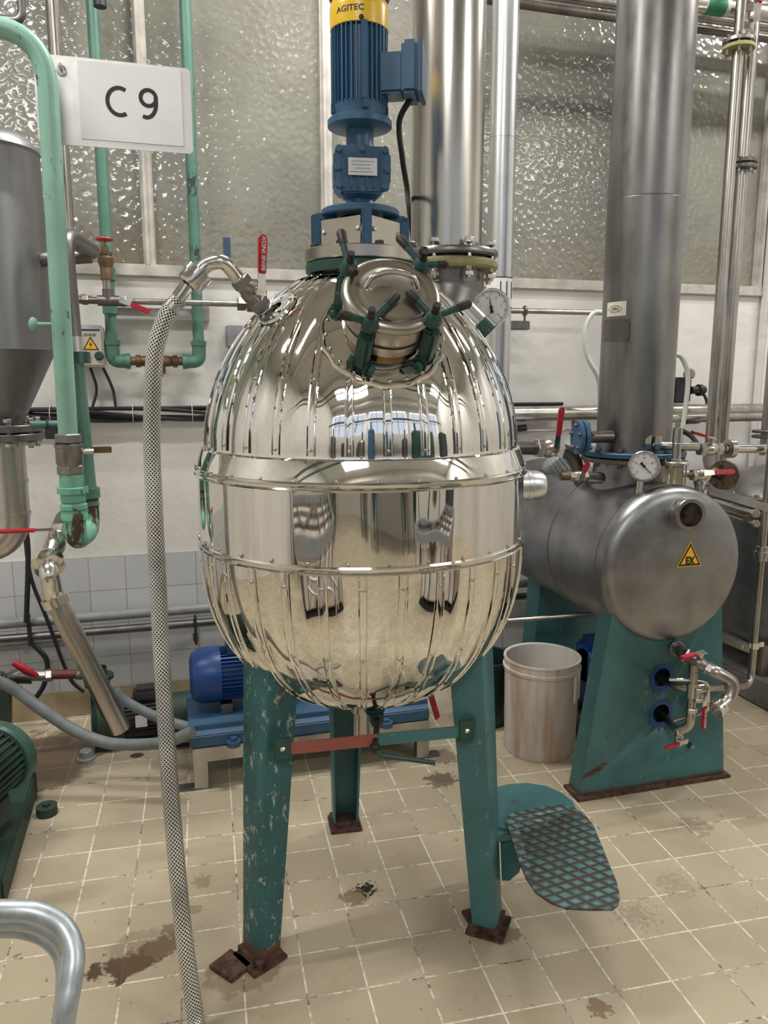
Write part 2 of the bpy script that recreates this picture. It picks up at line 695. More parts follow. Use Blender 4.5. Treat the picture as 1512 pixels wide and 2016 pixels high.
def bolt_parts(parent, c, axis, R, n, r, t, a0=0.0, xref=None, mat='steel_bright', name='bolt', nut=True):
    """n bolts through a flange, each an object of its own sharing one mesh"""
    x, y, z = frame(axis)
    if xref is not None:
        x = (V(xref) - z * V(xref).dot(z)).normalized()
        y = z.cross(x)
    c = V(c)
    base = wloc(parent)
    h = r * 0.9
    mb = MB()
    if nut:
        mb.cyl(V((0, 0, 0)), z * t, r * 0.55, 10)
        mb.hexn(z * (r * 0.5), z, r, h)
        mb.hexn(z * (t - h), z, r, h)
    else:
        mb.hexn(V((0, 0, 0)), z, r, t)
    bmesh.ops.recalc_face_normals(mb.bm, faces=list(mb.bm.faces))
    me = bpy.data.meshes.new(name)
    mb.bm.to_mesh(me)
    mb.bm.free()
    me.materials.append(M[mat])
    for k in range(n):
        a = a0 + 2 * PI * k / n
        o = bpy.data.objects.new(name, me)
        C.objects.link(o)
        o.parent = parent
        o.location = c + (x * math.cos(a) + y * math.sin(a)) * R - base


# ================================================================== THE ROOM
def world_pos(nt):
    return N(nt, 'ShaderNodeNewGeometry').outputs['Position']


def blob(nt, pos, c, r, amount=1.0, nscale=14, nz=0.6, sy=1.0):
    """irregular stain mask around c"""
    mp = N(nt, 'ShaderNodeMapping')
    mp.inputs['Location'].default_value = (-c[0], -c[1] * sy, 0)
    mp.inputs['Scale'].default_value = (1, sy, 0)
    LK(nt, pos, mp.inputs[0])
    ln = N(nt, 'ShaderNodeVectorMath', operation='LENGTH')
    LK(nt, mp.outputs[0], ln.inputs[0])
    nn = N(nt, 'ShaderNodeTexNoise')
    nn.inputs['Scale'].default_value = nscale
    nn.inputs['Detail'].default_value = 6
    nn.inputs['Roughness'].default_value = 0.65
    LK(nt, pos, nn.inputs['Vector'])
    d = math_n(nt, 'DIVIDE', ln.outputs['Value'], r)
    d = math_n(nt, 'ADD', d, math_n(nt, 'MULTIPLY', math_n(nt, 'SUBTRACT', nn.outputs['Fac'], 0.5), nz * 4))
    mr = N(nt, 'ShaderNodeMapRange')
    mr.interpolation_type = 'SMOOTHSTEP'
    mr.inputs['From Min'].default_value = 1.05
    mr.inputs['From Max'].default_value = 0.75
    mr.inputs['To Min'].default_value = 0
    mr.inputs['To Max'].default_value = amount
    LK(nt, d, mr.inputs[0])
    return mr.outputs[0]


# floor tiles
m, nt, b = new_mat('beige_floor_tiles')
pos = world_pos(nt)
mp = N(nt, 'ShaderNodeMapping')
mp.inputs['Scale'].default_value = (1 / 0.15, 1 / 0.15, 0)
mp.inputs['Rotation'].default_value = (0, 0, math.radians(2.74))
mp.inputs['Location'].default_value = (-1.2438 / 0.15, -2.124 / 0.15, 0)
LK(nt, pos, mp.inputs[0])
bt = N(nt, 'ShaderNodeTexBrick')
bt.offset = 0.0
bt.squash = 1.0
bt.inputs['Scale'].default_value = 1
bt.inputs['Brick Width'].default_value = 1
bt.inputs['Row Height'].default_value = 1
bt.inputs['Mortar Size'].default_value = 0.019
bt.inputs['Mortar Smooth'].default_value = 0.15
bt.inputs['Bias'].default_value = 0
bt.inputs['Color1'].default_value = (0.40, 0.335, 0.235, 1)
bt.inputs['Color2'].default_value = (0.475, 0.405, 0.29, 1)
LK(nt, mp.outputs[0], bt.inputs['Vector'])


def wn(scale, detail=5, rough=0.6, stretch=None):
    n = N(nt, 'ShaderNodeTexNoise')
    n.inputs['Scale'].default_value = scale
    n.inputs['Detail'].default_value = detail
    n.inputs['Roughness'].default_value = rough
    if stretch:
        q = N(nt, 'ShaderNodeMapping')
        q.inputs['Scale'].default_value = stretch
        LK(nt, pos, q.inputs[0])
        LK(nt, q.outputs[0], n.inputs['Vector'])
    else:
        LK(nt, pos, n.inputs['Vector'])
    return n.outputs['Fac']


groutc = ramp(nt, wn(5, 5, 0.75), [(0.42, (0.13, 0.08, 0.05)), (0.50, (0.66, 0.58, 0.43)), (0.8, (0.80, 0.73, 0.58))])
gm2 = ramp(nt, wn(60, 3), [(0.40, (0.10, 0.06, 0.035)), (0.50, g(1))])
groutc = mix(nt, 0.22, groutc, gm2)
col = bt.outputs['Color']
dirt = ramp(nt, wn(3.5, 6, 0.65), [(0.45, g(0)), (0.75, g(1))])
col = mix(nt, math_n(nt, 'MULTIPLY', dirt, 0.4), col, (0.28, 0.21, 0.135))
sp = ramp(nt, wn(46, 3, 0.6, (1, 1, 1)), [(0.68, g(0)), (0.72, g(1))])
col = mix(nt, math_n(nt, 'MULTIPLY', sp, 0.65), col, (0.13, 0.08, 0.045))
drops = ramp(nt, wn(24, 2, 0.5), [(0.68, g(0)), (0.70, g(1))])
dm = blob(nt, pos, on(60, 1930), 0.22, 1.0, 3, 0.15)
dm = math_n(nt, 'MULTIPLY', dm, drops)
col = mix(nt, math_n(nt, 'MULTIPLY', dm, 0.75), col, (0.20, 0.12, 0.055))
col = mix(nt, bt.outputs['Fac'], col, groutc)
stains = [(on(240, 1900), 0.08, 0.95, (0.07, 0.036, 0.018), 22, 0.9, 1.5), (on(315, 1868), 0.065, 0.8, (0.10, 0.055, 0.024), 26, 0.9, 1.3), (on(272, 1868), 0.09, 0.35, (0.14, 0.08, 0.035), 12, 0.6, 1.0),
          (on(700, 1765), 0.045, 0.75, (0.16, 0.11, 0.055), 45, 0.9, 1.2), (on(722, 1750), 0.026, 1.0, (0.010, 0.008, 0.006), 75, 1.6, 1.0),
          (on(870, 1535), 0.06, 0.75, (0.05, 0.03, 0.02), 40, 0.7, 1.0), (on(870, 1490), 0.07, 0.6, (0.06, 0.035, 0.02), 50, 0.7, 1.0),
          (on(340, 1830), 0.03, 0.6, (0.10, 0.06, 0.03), 40, 0.7, 1.0), (on(400, 1735), 0.03, 0.5, (0.16, 0.11, 0.06), 60, 0.8, 1.0),
          (on(380, 1790), 0.025, 0.5, (0.16, 0.11, 0.06), 60, 0.8, 1.0), (on(1180, 1985), 0.03, 0.7, (0.15, 0.075, 0.04), 50, 0.8, 1.0),
          (on(480, 1915), 0.10, 0.5, (0.16, 0.08, 0.035), 20, 0.5, 1.4), (on(990, 1840), 0.05, 0.6, (0.14, 0.075, 0.04), 25, 0.5, 1.2),
          (on(1370, 1625), 0.05, 0.4, (0.12, 0.09, 0.05), 40, 1.2, 1.0), (on(1250, 1800), 0.05, 0.28, (0.10, 0.07, 0.04), 70, 1.8, 1.0), (on(1330, 1740), 0.05, 0.25, (0.10, 0.07, 0.04), 70, 1.8, 1.0), (on(60, 1500), 0.28, 0.8, (0.085, 0.05, 0.03), 8, 0.4, 1.0),
          (on(675, 1620), 0.05, 0.6, (0.1, 0.055, 0.03), 25, 0.5, 1.0), (on(270, 1487), 0.03, 0.9, (0.03, 0.025, 0.02), 20, 0.1, 1.3)]
for c_, r_, a_, k_, ns_, nz_, sy_ in stains:
    col = mix(nt, blob(nt, pos, c_, r_, a_, ns_, nz_, sy_), col, k_)
LK(nt, col, b.inputs['Base Color'])
rg = N(nt, 'ShaderNodeMapRange')
rg.inputs['To Min'].default_value = 0.28
rg.inputs['To Max'].default_value = 0.52
LK(nt, wn(9, 4), rg.inputs[0])
LK(nt, rg.outputs[0], b.inputs['Roughness'])
bump(nt, b, math_n(nt, 'SUBTRACT', 1.0, bt.outputs['Fac']), 0.5, 0.002)
M['floor'] = m

# painted plaster
m, nt, b = new_mat('cream_wall_paint')
pos = world_pos(nt)
c = ramp(nt, wn(2.2, 4), [(0.3, (0.66, 0.64, 0.605)), (0.7, (0.76, 0.74, 0.71))])
grime = ramp(nt, wn(1.6, 6, 0.7, (1, 1, 3)), [(0.56, g(0)), (0.72, g(1))])
c = mix(nt, math_n(nt, 'MULTIPLY', grime, 0.35), c, (0.42, 0.38, 0.32))
LK(nt, c, b.inputs['Base Color'])
b.inputs['Roughness'].default_value = 0.42
bump(nt, b, wn(9, 5), 0.35, 0.012)
M['wall'] = m

# pale glazed wall tiles
m, nt, b = new_mat('white_wall_tiles')
pos = world_pos(nt)
sep = N(nt, 'ShaderNodeSeparateXYZ')
LK(nt, pos, sep.inputs[0])
cmb = N(nt, 'ShaderNodeCombineXYZ')
LK(nt, math_n(nt, 'ADD', sep.outputs['X'], sep.outputs['Y']), cmb.inputs[0])
LK(nt, math_n(nt, 'SUBTRACT', sep.outputs['Z'], 0.72), cmb.inputs[1])
bt = N(nt, 'ShaderNodeTexBrick')
bt.offset = 0.0
bt.inputs['Scale'].default_value = 1 / 0.152
bt.inputs['Brick Width'].default_value = 1
bt.inputs['Row Height'].default_value = 1
bt.inputs['Mortar Size'].default_value = 0.013
bt.inputs['Mortar Smooth'].default_value = 0.1
bt.inputs['Color1'].default_value = (0.50, 0.52, 0.545, 1)
bt.inputs['Color2'].default_value = (0.56, 0.575, 0.595, 1)
bt.inputs['Mortar'].default_value = (0.33, 0.31, 0.29, 1)
LK(nt, cmb.outputs[0], bt.inputs['Vector'])
c = mix(nt, math_n(nt, 'MULTIPLY', ramp(nt, wn(3, 5), [(0.45, g(0)), (0.8, g(1))]), 0.3), bt.outputs['Color'], (0.36, 0.33, 0.29))
LK(nt, c, b.inputs['Base Color'])
b.inputs['Roughness'].default_value = 0.22
bump(nt, b, math_n(nt, 'SUBTRACT', 1.0, bt.outputs['Fac']), 0.4, 0.002)
M['walltile'] = m
M['skirt'] = plain('sand_skirting_tile', (0.36, 0.29, 0.19), 0.4, 0, 0.2, 6)

# hammered cathedral glass
m, nt, b = new_mat('hammered_glass')
pos = world_pos(nt)
c = ramp(nt, wn(1.3, 3), [(0.35, (0.155, 0.148, 0.13)), (0.65, (0.25, 0.245, 0.205))])
sep = N(nt, 'ShaderNodeSeparateXYZ')
LK(nt, pos, sep.inputs[0])
sc_ = N(nt, 'ShaderNodeMapRange')
sc_.inputs['From Min'].default_value = 2.25
sc_.inputs['From Max'].default_value = 1.95
LK(nt, sep.outputs['Z'], sc_.inputs[0])
scum = math_n(nt, 'MULTIPLY', ramp(nt, wn(6, 6, 0.7), [(0.45, g(0)), (0.62, g(1))]), sc_.outputs[0])
c = mix(nt, math_n(nt, 'MULTIPLY', scum, 0.8), c, (0.22, 0.165, 0.10))
LK(nt, c, b.inputs['Base Color'])
b.inputs['Roughness'].default_value = 0.12
b.inputs['Transmission Weight'].default_value = 0.0
b.inputs['Specular IOR Level'].default_value = 0.8
vo = N(nt, 'ShaderNodeTexVoronoi', feature='SMOOTH_F1')
vo.inputs['Scale'].default_value = 36
vo.inputs['Smoothness'].default_value = 0.6
dn = N(nt, 'ShaderNodeTexNoise')
dn.inputs['Scale'].default_value = 20
va = N(nt, 'ShaderNodeVectorMath', operation='MULTIPLY_ADD')
LK(nt, pos, dn.inputs['Vector'])
LK(nt, dn.outputs['Color'], va.inputs[0])
va.inputs[1].default_value = (0.03, 0.03, 0.03)
LK(nt, pos, va.inputs[2])
LK(nt, va.outputs[0], vo.inputs['Vector'])
bump(nt, b, vo.outputs['Distance'], 0.5, 0.006)
M['glass'] = m
M['mullion'] = plain('putty_white_paint', (0.52, 0.49, 0.44), 0.5, 0, 0.15, 12)
M['ceiling'] = plain('ceiling_paint', (0.62, 0.60, 0.54), 0.7, 0, 0.05, 2)

WY = RY1
SILL = at(700, 542, WY).z
TILEZ = 0.72
struct('floor', MB().box(((RX0 + RX1) / 2, (RY0 + RY1) / 2, -0.05), RX1 - RX0 + 0.4, RY1 - RY0 + 0.4, 0.1), M['floor'])
struct('ceiling', MB().box(((RX0 + RX1) / 2, (RY0 + RY1) / 2, RZ + 0.05), RX1 - RX0 + 0.4, RY1 - RY0 + 0.4, 0.1), M['ceiling'])
mb = MB()
mb.box(((RX0 + RX1) / 2, WY + 0.1, SILL / 2), RX1 - RX0, 0.2, SILL)
mb.box(((RX0 + RX1) / 2, WY + 0.1, 4.05), RX1 - RX0, 0.2, 0.5)
struct('wall_back', mb, M['wall'])
struct('wall_left', MB().box((RX0 - 0.1, (RY0 + RY1) / 2, RZ / 2), 0.2, RY1 - RY0 + 0.4, RZ), M['wall'])
struct('wall_right', MB().box((RX1 + 0.1, (RY0 + RY1) / 2, RZ / 2), 0.2, RY1 - RY0 + 0.4, RZ), M['wall'])
mb = MB()
mb.box(((RX0 + RX1) / 2, RY0 - 0.1, 1.15), RX1 - RX0, 0.2, 2.3)
mb.box(((RX0 + RX1) / 2, RY0 - 0.1, 4.1), RX1 - RX0, 0.2, 0.4)
for xa, xb in ((RX0, -3.15), (-0.85, -0.15), (2.15, 2.85), (5.15, RX1)):
    mb.box(((xa + xb) / 2, RY0 - 0.1, 3.1), xb - xa, 0.2, 1.6)
struct('wall_front', mb, M['wall'])
# tiled dado and skirting of the far wall
struct('trim_1', MB().box(((RX0 + RX1) / 2, WY - 0.006, (TILEZ + 0.12) / 2), RX1 - RX0, 0.012, TILEZ - 0.12), M['walltile'])
struct('baseboard_back', MB().box(((RX0 + RX1) / 2, WY - 0.010, 0.06), RX1 - RX0, 0.02, 0.12), M['skirt'])
# window sill strip
mb = MB()
mb.box(((RX0 + RX1) / 2, WY - 0.004, SILL - 0.012), RX1 - RX0, 0.03, 0.05, bev=0.004)
struct('trim_2', mb, M['mullion'])
# glazing bays
mull = [at(120, 300, WY).x - 1.05, at(-40, 300, WY).x - 0.05, at(285, 300, WY).x, at(643, 300, WY).x, at(985, 300, WY).x, at(1497, 540, WY).x, at(1497, 540, WY).x + 0.9]
mull[0] = RX0 + 0.05
for k in range(len(mull) - 1):
    xa, xb = mull[k] + 0.022, mull[k + 1] - 0.022
    w = thing('window_%d' % (k + 1), 'x', 'window', (xa, WY + 0.02, SILL))
    del w['label'], w['category']
    w['kind'] = 'structure'
    part('glass_pane', MB().box(((xa + xb) / 2, WY + 0.035, (SILL + 3.8) / 2), xb - xa + 0.02, 0.008, 3.8 - SILL), M['glass'], w)
mb = MB()
for x in mull:
    mb.box((x, WY + 0.02, (SILL + 3.8) / 2), 0.05, 0.05, 3.8 - SILL, bev=0.006)
    mb.box((x - 0.008, WY - 0.008, (SILL + 3.8) / 2), 0.016, 0.02, 3.8 - SILL, bev=0.003)
struct('trim_3', mb, M['mullion'])
px = mull[5]
struct('trim_4', MB().box((px + 0.14, WY - 0.03, 2.1), 0.26, 0.06, 4.2, bev=0.01), M['wall'])
# rear clerestory frames (seen only as reflections)
mb = MB()
for cx in (-2.0, 1.0, 4.0):
    for dx in (-0.575, 0, 0.575):
        mb.box((cx + dx, RY0 + 0.045, 3.1), 0.04, 0.02, 1.6)
    mb.box((cx, RY0 + 0.045, 3.1), 2.3, 0.02, 0.04)
struct('trim_5', mb, M['grey'])
# tube lamps on the ceiling
for i, (x, y) in enumerate(LAMPS):
    t = thing('ceiling_lamp', 'long tube lamp hung from the ceiling, %s' % ('left of the room', 'above the mirror vessel', 'right of the room')[i], 'lamp', (x, y, RZ - 0.41))
    mb = MB().box((x, y, RZ - 0.37), 1.3, 0.18, 0.07, bev=0.008)
    mb.cyl((x - 0.5, y, RZ - 0.34), (x - 0.5, y, RZ), 0.006, 8).cyl((x + 0.5, y, RZ - 0.34), (x + 0.5, y, RZ), 0.006, 8)
    part('housing', mb, M['boxgrey'], t)


def wall_run(px0, py0, px1, off):
    """ends of a level run along the far wall seen from px0,py0 to px1"""
    a = at(px0, py0, WY - off)
    b2 = at(px1, py0, WY - off)
    return a, V((b2.x, a.y, a.z))


# ------------------------------------------------------------------ services on the far wall
a, b2 = wall_run(-60, 814, 700, 0.05)
mb = MB()
for k in range(9):
    pts = []
    n = 24
    for i in range(n + 1):
        t_ = i / n
        p = a.lerp(V((1.9, a.y, a.z)), t_)
        an = k * 0.7 + 3 * t_ + math.sin(t_ * 9 + k)
        pts.append(p + V((0, 0.014 * math.cos(an), 0.026 * math.sin(an) - 0.012)))
    mb.tube(spline(pts, 3), 0.0085, 7)
tag(part('cable_bundle', mb, M['black']), 'thick bundle of black cables tied along the cream wall behind the vessel', 'cables')
for px, wh in ((100, 'near the steel hopper'), (262, 'left of the braided hose'), (378, 'right of the braided hose')):
    p = at(px, 814, WY - 0.05)
    tag(part('cable_tie', MB().torus((p.x, p.y, a.z - 0.012), (1, 0, 0), 0.043, 0.0015, 20, 5), M['boxgrey']), 'pale tie round the black cable bundle, ' + wh, 'cable tie')
for lab, y0, off, r, mt in (('grey plastic conduit, upper of the pair running in front of the white wall tiles', 1232, 0.07, 0.021, 'grey'), ('scuffed metal conduit, lower of the pair in front of the wall tiles', 1262, 0.075, 0.018, 'steel_dark')):
    a = at(-40, y0, WY - off)
    b2 = V((4.2, a.y, a.z))
    tag(part('conduit', MB().cyl(a, b2, r, 16), M[mt]), lab, 'conduit')
a = at(-40, 1280, WY - 0.06)
tag(part('conduit', MB().cyl(a, V((at(135, 1280, WY - .06).x, a.y, a.z)), 0.014), M['grey']), 'short grey conduit beneath the scuffed metal one at left', 'conduit')
for px in (58, 385):
    p = at(px, 1240, WY - 0.09)
    mb = MB().box(p, 0.012, 0.045, 0.13, bev=0.003)
    mb.box(p + V((0, 0.06, -0.05)), 0.02, 0.08, 0.02)
    tag(part('pipe_clip', mb, M['dark']), 'black clip holding the two conduits, %s' % ('left of the leaning steel tube' if px < 100 else 'beside the mirror vessel'), 'clip')
# horizontal steel rail that runs behind the vessel at the height of its shoulder
a = at(200, 592, WY - 0.155)
e = V((at(1195, 622, WY - 0.155).x, a.y, a.z))
t = thing('steel_rail_pipe', 'thin horizontal steel pipe along the cream wall, passing behind the mirror vessel', 'pipe', a)
part('tube', MB().cyl(a, e, 0.0125, 16), M['steel_pipe'], t)
nn = at(484, 604, WY - 0.155)
nn = V((nn.x, a.y, a.z))
mb = MB().hexn(nn - V((0.035, 0, 0)), (1, 0, 0), 0.03, 0.035).hexn(nn + V((0.005, 0, 0)), (1, 0, 0), 0.036, 0.03)
part('union_nut', mb, M['steel_dark'], t)
p = at(1033, 622, WY - 0.155)
p = V((p.x, a.y, a.z))
mb = MB().torus(p, (1, 0, 0), 0.018, 0.007, 20, 8)
mb.cyl(p, p - V((0, 0, 0.05)), 0.006, 8).box(p + V((-0.035, 0.02, -0.065)), 0.12, 0.06, 0.04, bev=0.004)
mb.box(p + V((-0.03, 0.10, -0.06)), 0.05, 0.06, 0.03)
part('wall_bracket', mb, M['steel_dark'], t)

# mint green pipe loop with bronze trap between two risers
Y1 = WY - 0.07
top1, top2 = at(192, -120, Y1), at(362, -120, Y1)
r1 = at(222, 700, Y1)
r2 = at(392, 700, Y1)
zb = at(300, 711, Y1).z
x1 = (r1.x + at(203, 100, Y1).x) / 2
x2 = (r2.x + at(368, 100, Y1).x) / 2
t = thing('green_pipe_loop', 'mint green pipe loop with two risers joined by a bronze trap on the wall', 'pipe', (r1.x, Y1, zb))
rr = 0.0235
for s, xt, xr in ((1, top1.x, r1.x), (-1, top2.x, r2.x)):
    xt = xr
    pts = fillet([(xr, Y1, 3.7), (xr, Y1, zb), (xr + s * 0.07, Y1, zb)], 0.045)
    mb = MB().tube(pts, rr, 18)
    part('riser', mb, M['mintdark'], t)
    mb = MB()
    mb.tube(fillet([(xr, Y1, zb + 0.075), (xr, Y1, zb), (xr + s * 0.06, Y1, zb)], 0.05), rr * 1.25, 18)
    mb.merge(ring_on((xr, Y1, zb + 0.075), (0, 0, 1), rr * 1.4, 0.02).bm)
    mb.merge(ring_on((xr + s * 0.06, Y1, zb), (1, 0, 0), rr * 1.4, 0.018).bm)
    part('elbow', mb, M['mintdark'], t)
cx = (r1.x + r2.x) / 2
mb = MB().lathe((r1.x + 0.06, Y1, zb), (1, 0, 0), [(0.018, 0), (0.018, 0.03), (0.026, 0.03), (0.026, 0.05), (0.02, 0.05), (0.024, 0.08), (0.046, (cx - r1.x) - 0.06), (0.024, 2 * (cx - r1.x) - 0.20), (0.02, 2 * (cx - r1.x) - 0.17), (0.026, 2 * (cx - r1.x) - 0.17), (0.026, 2 * (cx - r1.x) - 0.15), (0.018, 2 * (cx - r1.x) - 0.15), (0.018, 2 * (cx - r1.x) - 0.12)], 20)
mb.box((cx + 0.01, Y1 - 0.0, zb - 0.02), 0.05, 0.06, 0.09, bev=0.012)
part('bronze_trap', mb, M['bronze'], t, 'tarnished bronze trap')
for z_, zc in ((at(222, 540, Y1).z, 0.03), (at(222, 606, Y1).z, 0.0)):
    part('coupling', ring_on((r1.x, Y1, z_), (0, 0, 1), rr * 1.28, 0.05), M['mintdark'], t)
# clamp rail behind the risers
a = at(225, 612, WY - 0.03)
e = at(403, 618, WY - 0.03)
mb = MB().box(((a.x + e.x) / 2, WY - 0.03, (a.z + e.z) / 2), e.x - a.x, 0.03, 0.032, bev=0.003)
mb.box((e.x - 0.005, WY - 0.008, (a.z + e.z) / 2), 0.05, 0.012, 0.06)
tag(part('support_rail', mb, M['steel']), 'grey support rail fixed to the wall behind the mint risers', 'bracket')
# globe valve with red wheel and branch
gp = at(208, 510, Y1 - 0.085)
t = thing('globe_valve', 'rusty globe valve with a red handwheel on the left mint riser', 'valve', gp - V((0, 0, 0.05)))
mb = MB().tube(fillet([(r1.x, Y1, gp.z), (gp.x - 0.0, Y1 - 0.085, gp.z), (gp.x, Y1 - 0.085, gp.z - 0.08)], 0.03), 0.024, 14)
mb.lathe(gp, (0, 0, 1), [(0.0, -0.036), (0.024, -0.034), (0.030, -0.015), (0.030, 0.004), (0.024, 0.012), (0.026, 0.014), (0.026, 0.026), (0.014, 0.030), (0.013, 0.046), (0.005, 0.05), (0.005, 0.08)], 16)
part('body', mb, M['bronze'], t)
wz = gp + V((0, 0, 0.075))
mb = MB().torus(wz, (0, 0, 1), 0.03, 0.005, 24, 8).cyl(wz - V((0, 0, .006)), wz + V((0, 0, .008)), 0.009, 10)
for k in range(5):
    a_ = 2 * PI * k / 5
    mb.cyl(wz, wz + V((math.cos(a_), math.sin(a_), 0)) * 0.03, 0.0035, 6)
part('handwheel', mb, M['red'], t, 'red handwheel')
bx = at(205, 592, Y1 - 0.085)
pipe('branch_pipe', [gp - V((0, 0, .06)), (gp.x, Y1 - 0.085, bx.z)], 0.015, M['steel_pipe'], 'short galvanised pipe dropping from the red-wheeled globe valve')
tee = V((gp.x, Y1 - 0.085, bx.z))
mb = MB().cyl(tee - V((0.04, 0, 0)), tee + V((0.05, 0, 0)), 0.021, 16).cyl(tee, tee + V((0, 0, .045)), 0.021, 16)
mb.cyl(tee - V((0.11, 0, 0)), tee - V((0.03, 0, 0)), 0.014, 12)
mb.hexn(tee + V((0.04, 0, 0)), (1, 0, 0), 0.022, 0.03).hexn(tee - V((0.1, 0, 0)), (1, 0, 0), 0.02, 0.025)
tag(part('pipe_tee', mb, M['steel_dark']), 'dark threaded tee below the red-wheeled globe valve', 'pipe fitting')
p = at(243, 594, Y1 - 0.08)
ball_valve('small wall ball valve with its red lever slanting down right, left of the braided hose', p, (1, 0, 0), 0.018, 0.07, (0, -1, 0), (1, 0, -0.42), 0.11, 'steel_dark', hw=0.022)
p = at(166, 588, Y1 - 0.06)
mb = MB().cyl(p + V((-0.03, 0, 0)), p + V((0.03, 0, 0)), 0.013, 12).cyl(p, p - V((0, 0.03, 0)), 0.016, 12)
tag(part('needle_valve', mb, M['steel']), 'tiny round needle valve left of the dark threaded tee', 'valve')

# control box
p = at(183, 682, WY - 0.05)
x0, x1_ = at(160, 682, WY - 0.05).x, at(206, 682, WY - 0.05).x
z0, z1 = at(206, 722, WY - 0.1).z, at(206, 640, WY - 0.1).z
t = thing('control_box', 'ivory push-button control box with warning triangle on the wall', 'switch box', (p.x, WY, z0))
x0 -= 0.04
bw, bh = x1_ - x0, z1 - z0
cc = V(((x0 + x1_) / 2, WY - 0.05, (z0 + z1) / 2))
part('housing', MB().box(cc, bw, 0.10, bh, bev=0.008), M['boxgrey'], t)
fy = WY - 0.101
def onb(u, w, d=0.0):
    return V((x0 + u * bw, fy - d, z0 + w * bh))
part('name_strip', MB().box(onb(0.6, 0.88), bw * 0.62, 0.002, bh * 0.035), M['blue2'], t)
part('lettering', text_mb('LEVAGE', onb(0.6, 0.76), (1, 0, 0), (0, 0, 1), 0.010), M['ink'], t)
c0 = onb(0.62, 0.52)
tr = 0.034
def tri(c, R):
    return [c + V((0, 0, R)), c + V((-R * 0.9, 0, -R * 0.55)), c + V((R * 0.9, 0, -R * 0.55))]
w = part('warning_sign', MB().prism(tri(c0, tr), (0, -0.001, 0)), M['ink'], t, 'electrical hazard triangle')
part('sign_field', MB().prism(tri(c0 + V((0, -0.001, -0.001)), tr * 0.78), (0, -0.001, 0)), M['signyellow'], w)
q = c0 + V((0, -0.002, 0))
part('bolt_symbol', MB().prism([q + V((0.003, 0, 0.017)), q + V((-0.006, 0, 0.0)), q + V((-0.0005, 0, 0.001)), q + V((-0.003, 0, -0.012)), q + V((0.006, 0, 0.005)), q + V((0.0, 0, 0.004))], (0, -0.001, 0)), M['ink'], w)
for u, mt in ((0.45, 'red'), (0.85, 'tealdark')):
    part('push_button', MB().lathe(onb(u, 0.26), (0, -1, 0), [(0.018, 0), (0.018, 0.006), (0.0145, 0.006), (0.0145, 0.012), (0.012, 0.014), (0, 0.014)], 20), M[mt], t)
for px, px2 in ((178, 182), (203, 228)):
    a = at(px, 724, WY - 0.03)
    e = at(px2, 802, WY - 0.04)
    md = at((px + px2) / 2 + (10 if px < 190 else 6), 765, WY - 0.03)
    tag(part('cable', MB().tube(spline([a, md, e]), 0.006, 8), M['black']), 'black cable dropping from the control box, %s one' % ('left' if px < 190 else 'right'), 'cable')
p = at(462, 662, WY - 0.03)
tag(part('junction_box', MB().box(p, 0.075, 0.05, 0.09, bev=0.004), M['grey']), 'small grey junction box on the wall, half hidden by the vessel shoulder', 'box')
p = at(447, 492, WY + 0.03)
tag(part('tape_strip', MB().box(p, 0.03, 0.004, at(447, 468, WY).z - at(447, 517, WY).z), plain('blue_film', (0.05, 0.075, 0.14), 0.3)), 'strip of blue film stuck upright on the hammered glass', 'tape')

# thick pipes at right along the wall
a = at(960, 816, WY - 0.16)
t = thing('wall_header_pipe', 'thick horizontal steel pipe along the right wall behind the tank column', 'pipe', a)
part('tube', MB().cyl(a, V((4.4, a.y, a.z)), 0.036, 20), M['steel_pipe'], t)
q = at(1424, 806, WY - 0.16)
part('weld_collar', ring_on((q.x, a.y, a.z), (1, 0, 0), 0.038, 0.03), M['steel'], t)
a = at(1300, 824, WY - 0.22)
pipe('wall_header_pipe', [a, V((4.4, a.y, a.z))], 0.022, M['steel_pipe'], 'thinner horizontal steel pipe just below and in front of the thick wall header')
# ceiling-height horizontals at top right
a = at(945, -3, WY - 0.2)
pipe('overhead_pipe', [a, V((4.6, a.y, a.z))], 0.019, M['steel_dark'], 'lower dark overhead pipe crossing the glass at top right')
a = at(1000, -22, WY - 0.14)
pipe('overhead_pipe', [a, V((4.6, a.y, a.z))], 0.024, M['steel_pipe'], 'upper overhead pipe crossing behind the tank column at the top edge')
a = at(1340, 2, WY - 0.32)
t = thing('overhead_pipe', 'overhead pipe with green banded label at the top right corner', 'pipe', a)
part('tube', MB().cyl(a, V((4.6, a.y, a.z)), 0.036, 20), M['steel'], t)
q = at(1408, 4, WY - 0.32)
part('flow_label', MB().cyl(V((q.x - 0.06, a.y, a.z)), V((q.x + 0.06, a.y, a.z)), 0.0375, 24), plain('label_white', (0.7, 0.72, 0.68)), t)
part('flow_stripe', MB().cyl(V((q.x - 0.056, a.y, a.z)), V((q.x + 0.04, a.y, a.z)), 0.0382, 24), plain('label_green', (0.05, 0.28, 0.14)), t)
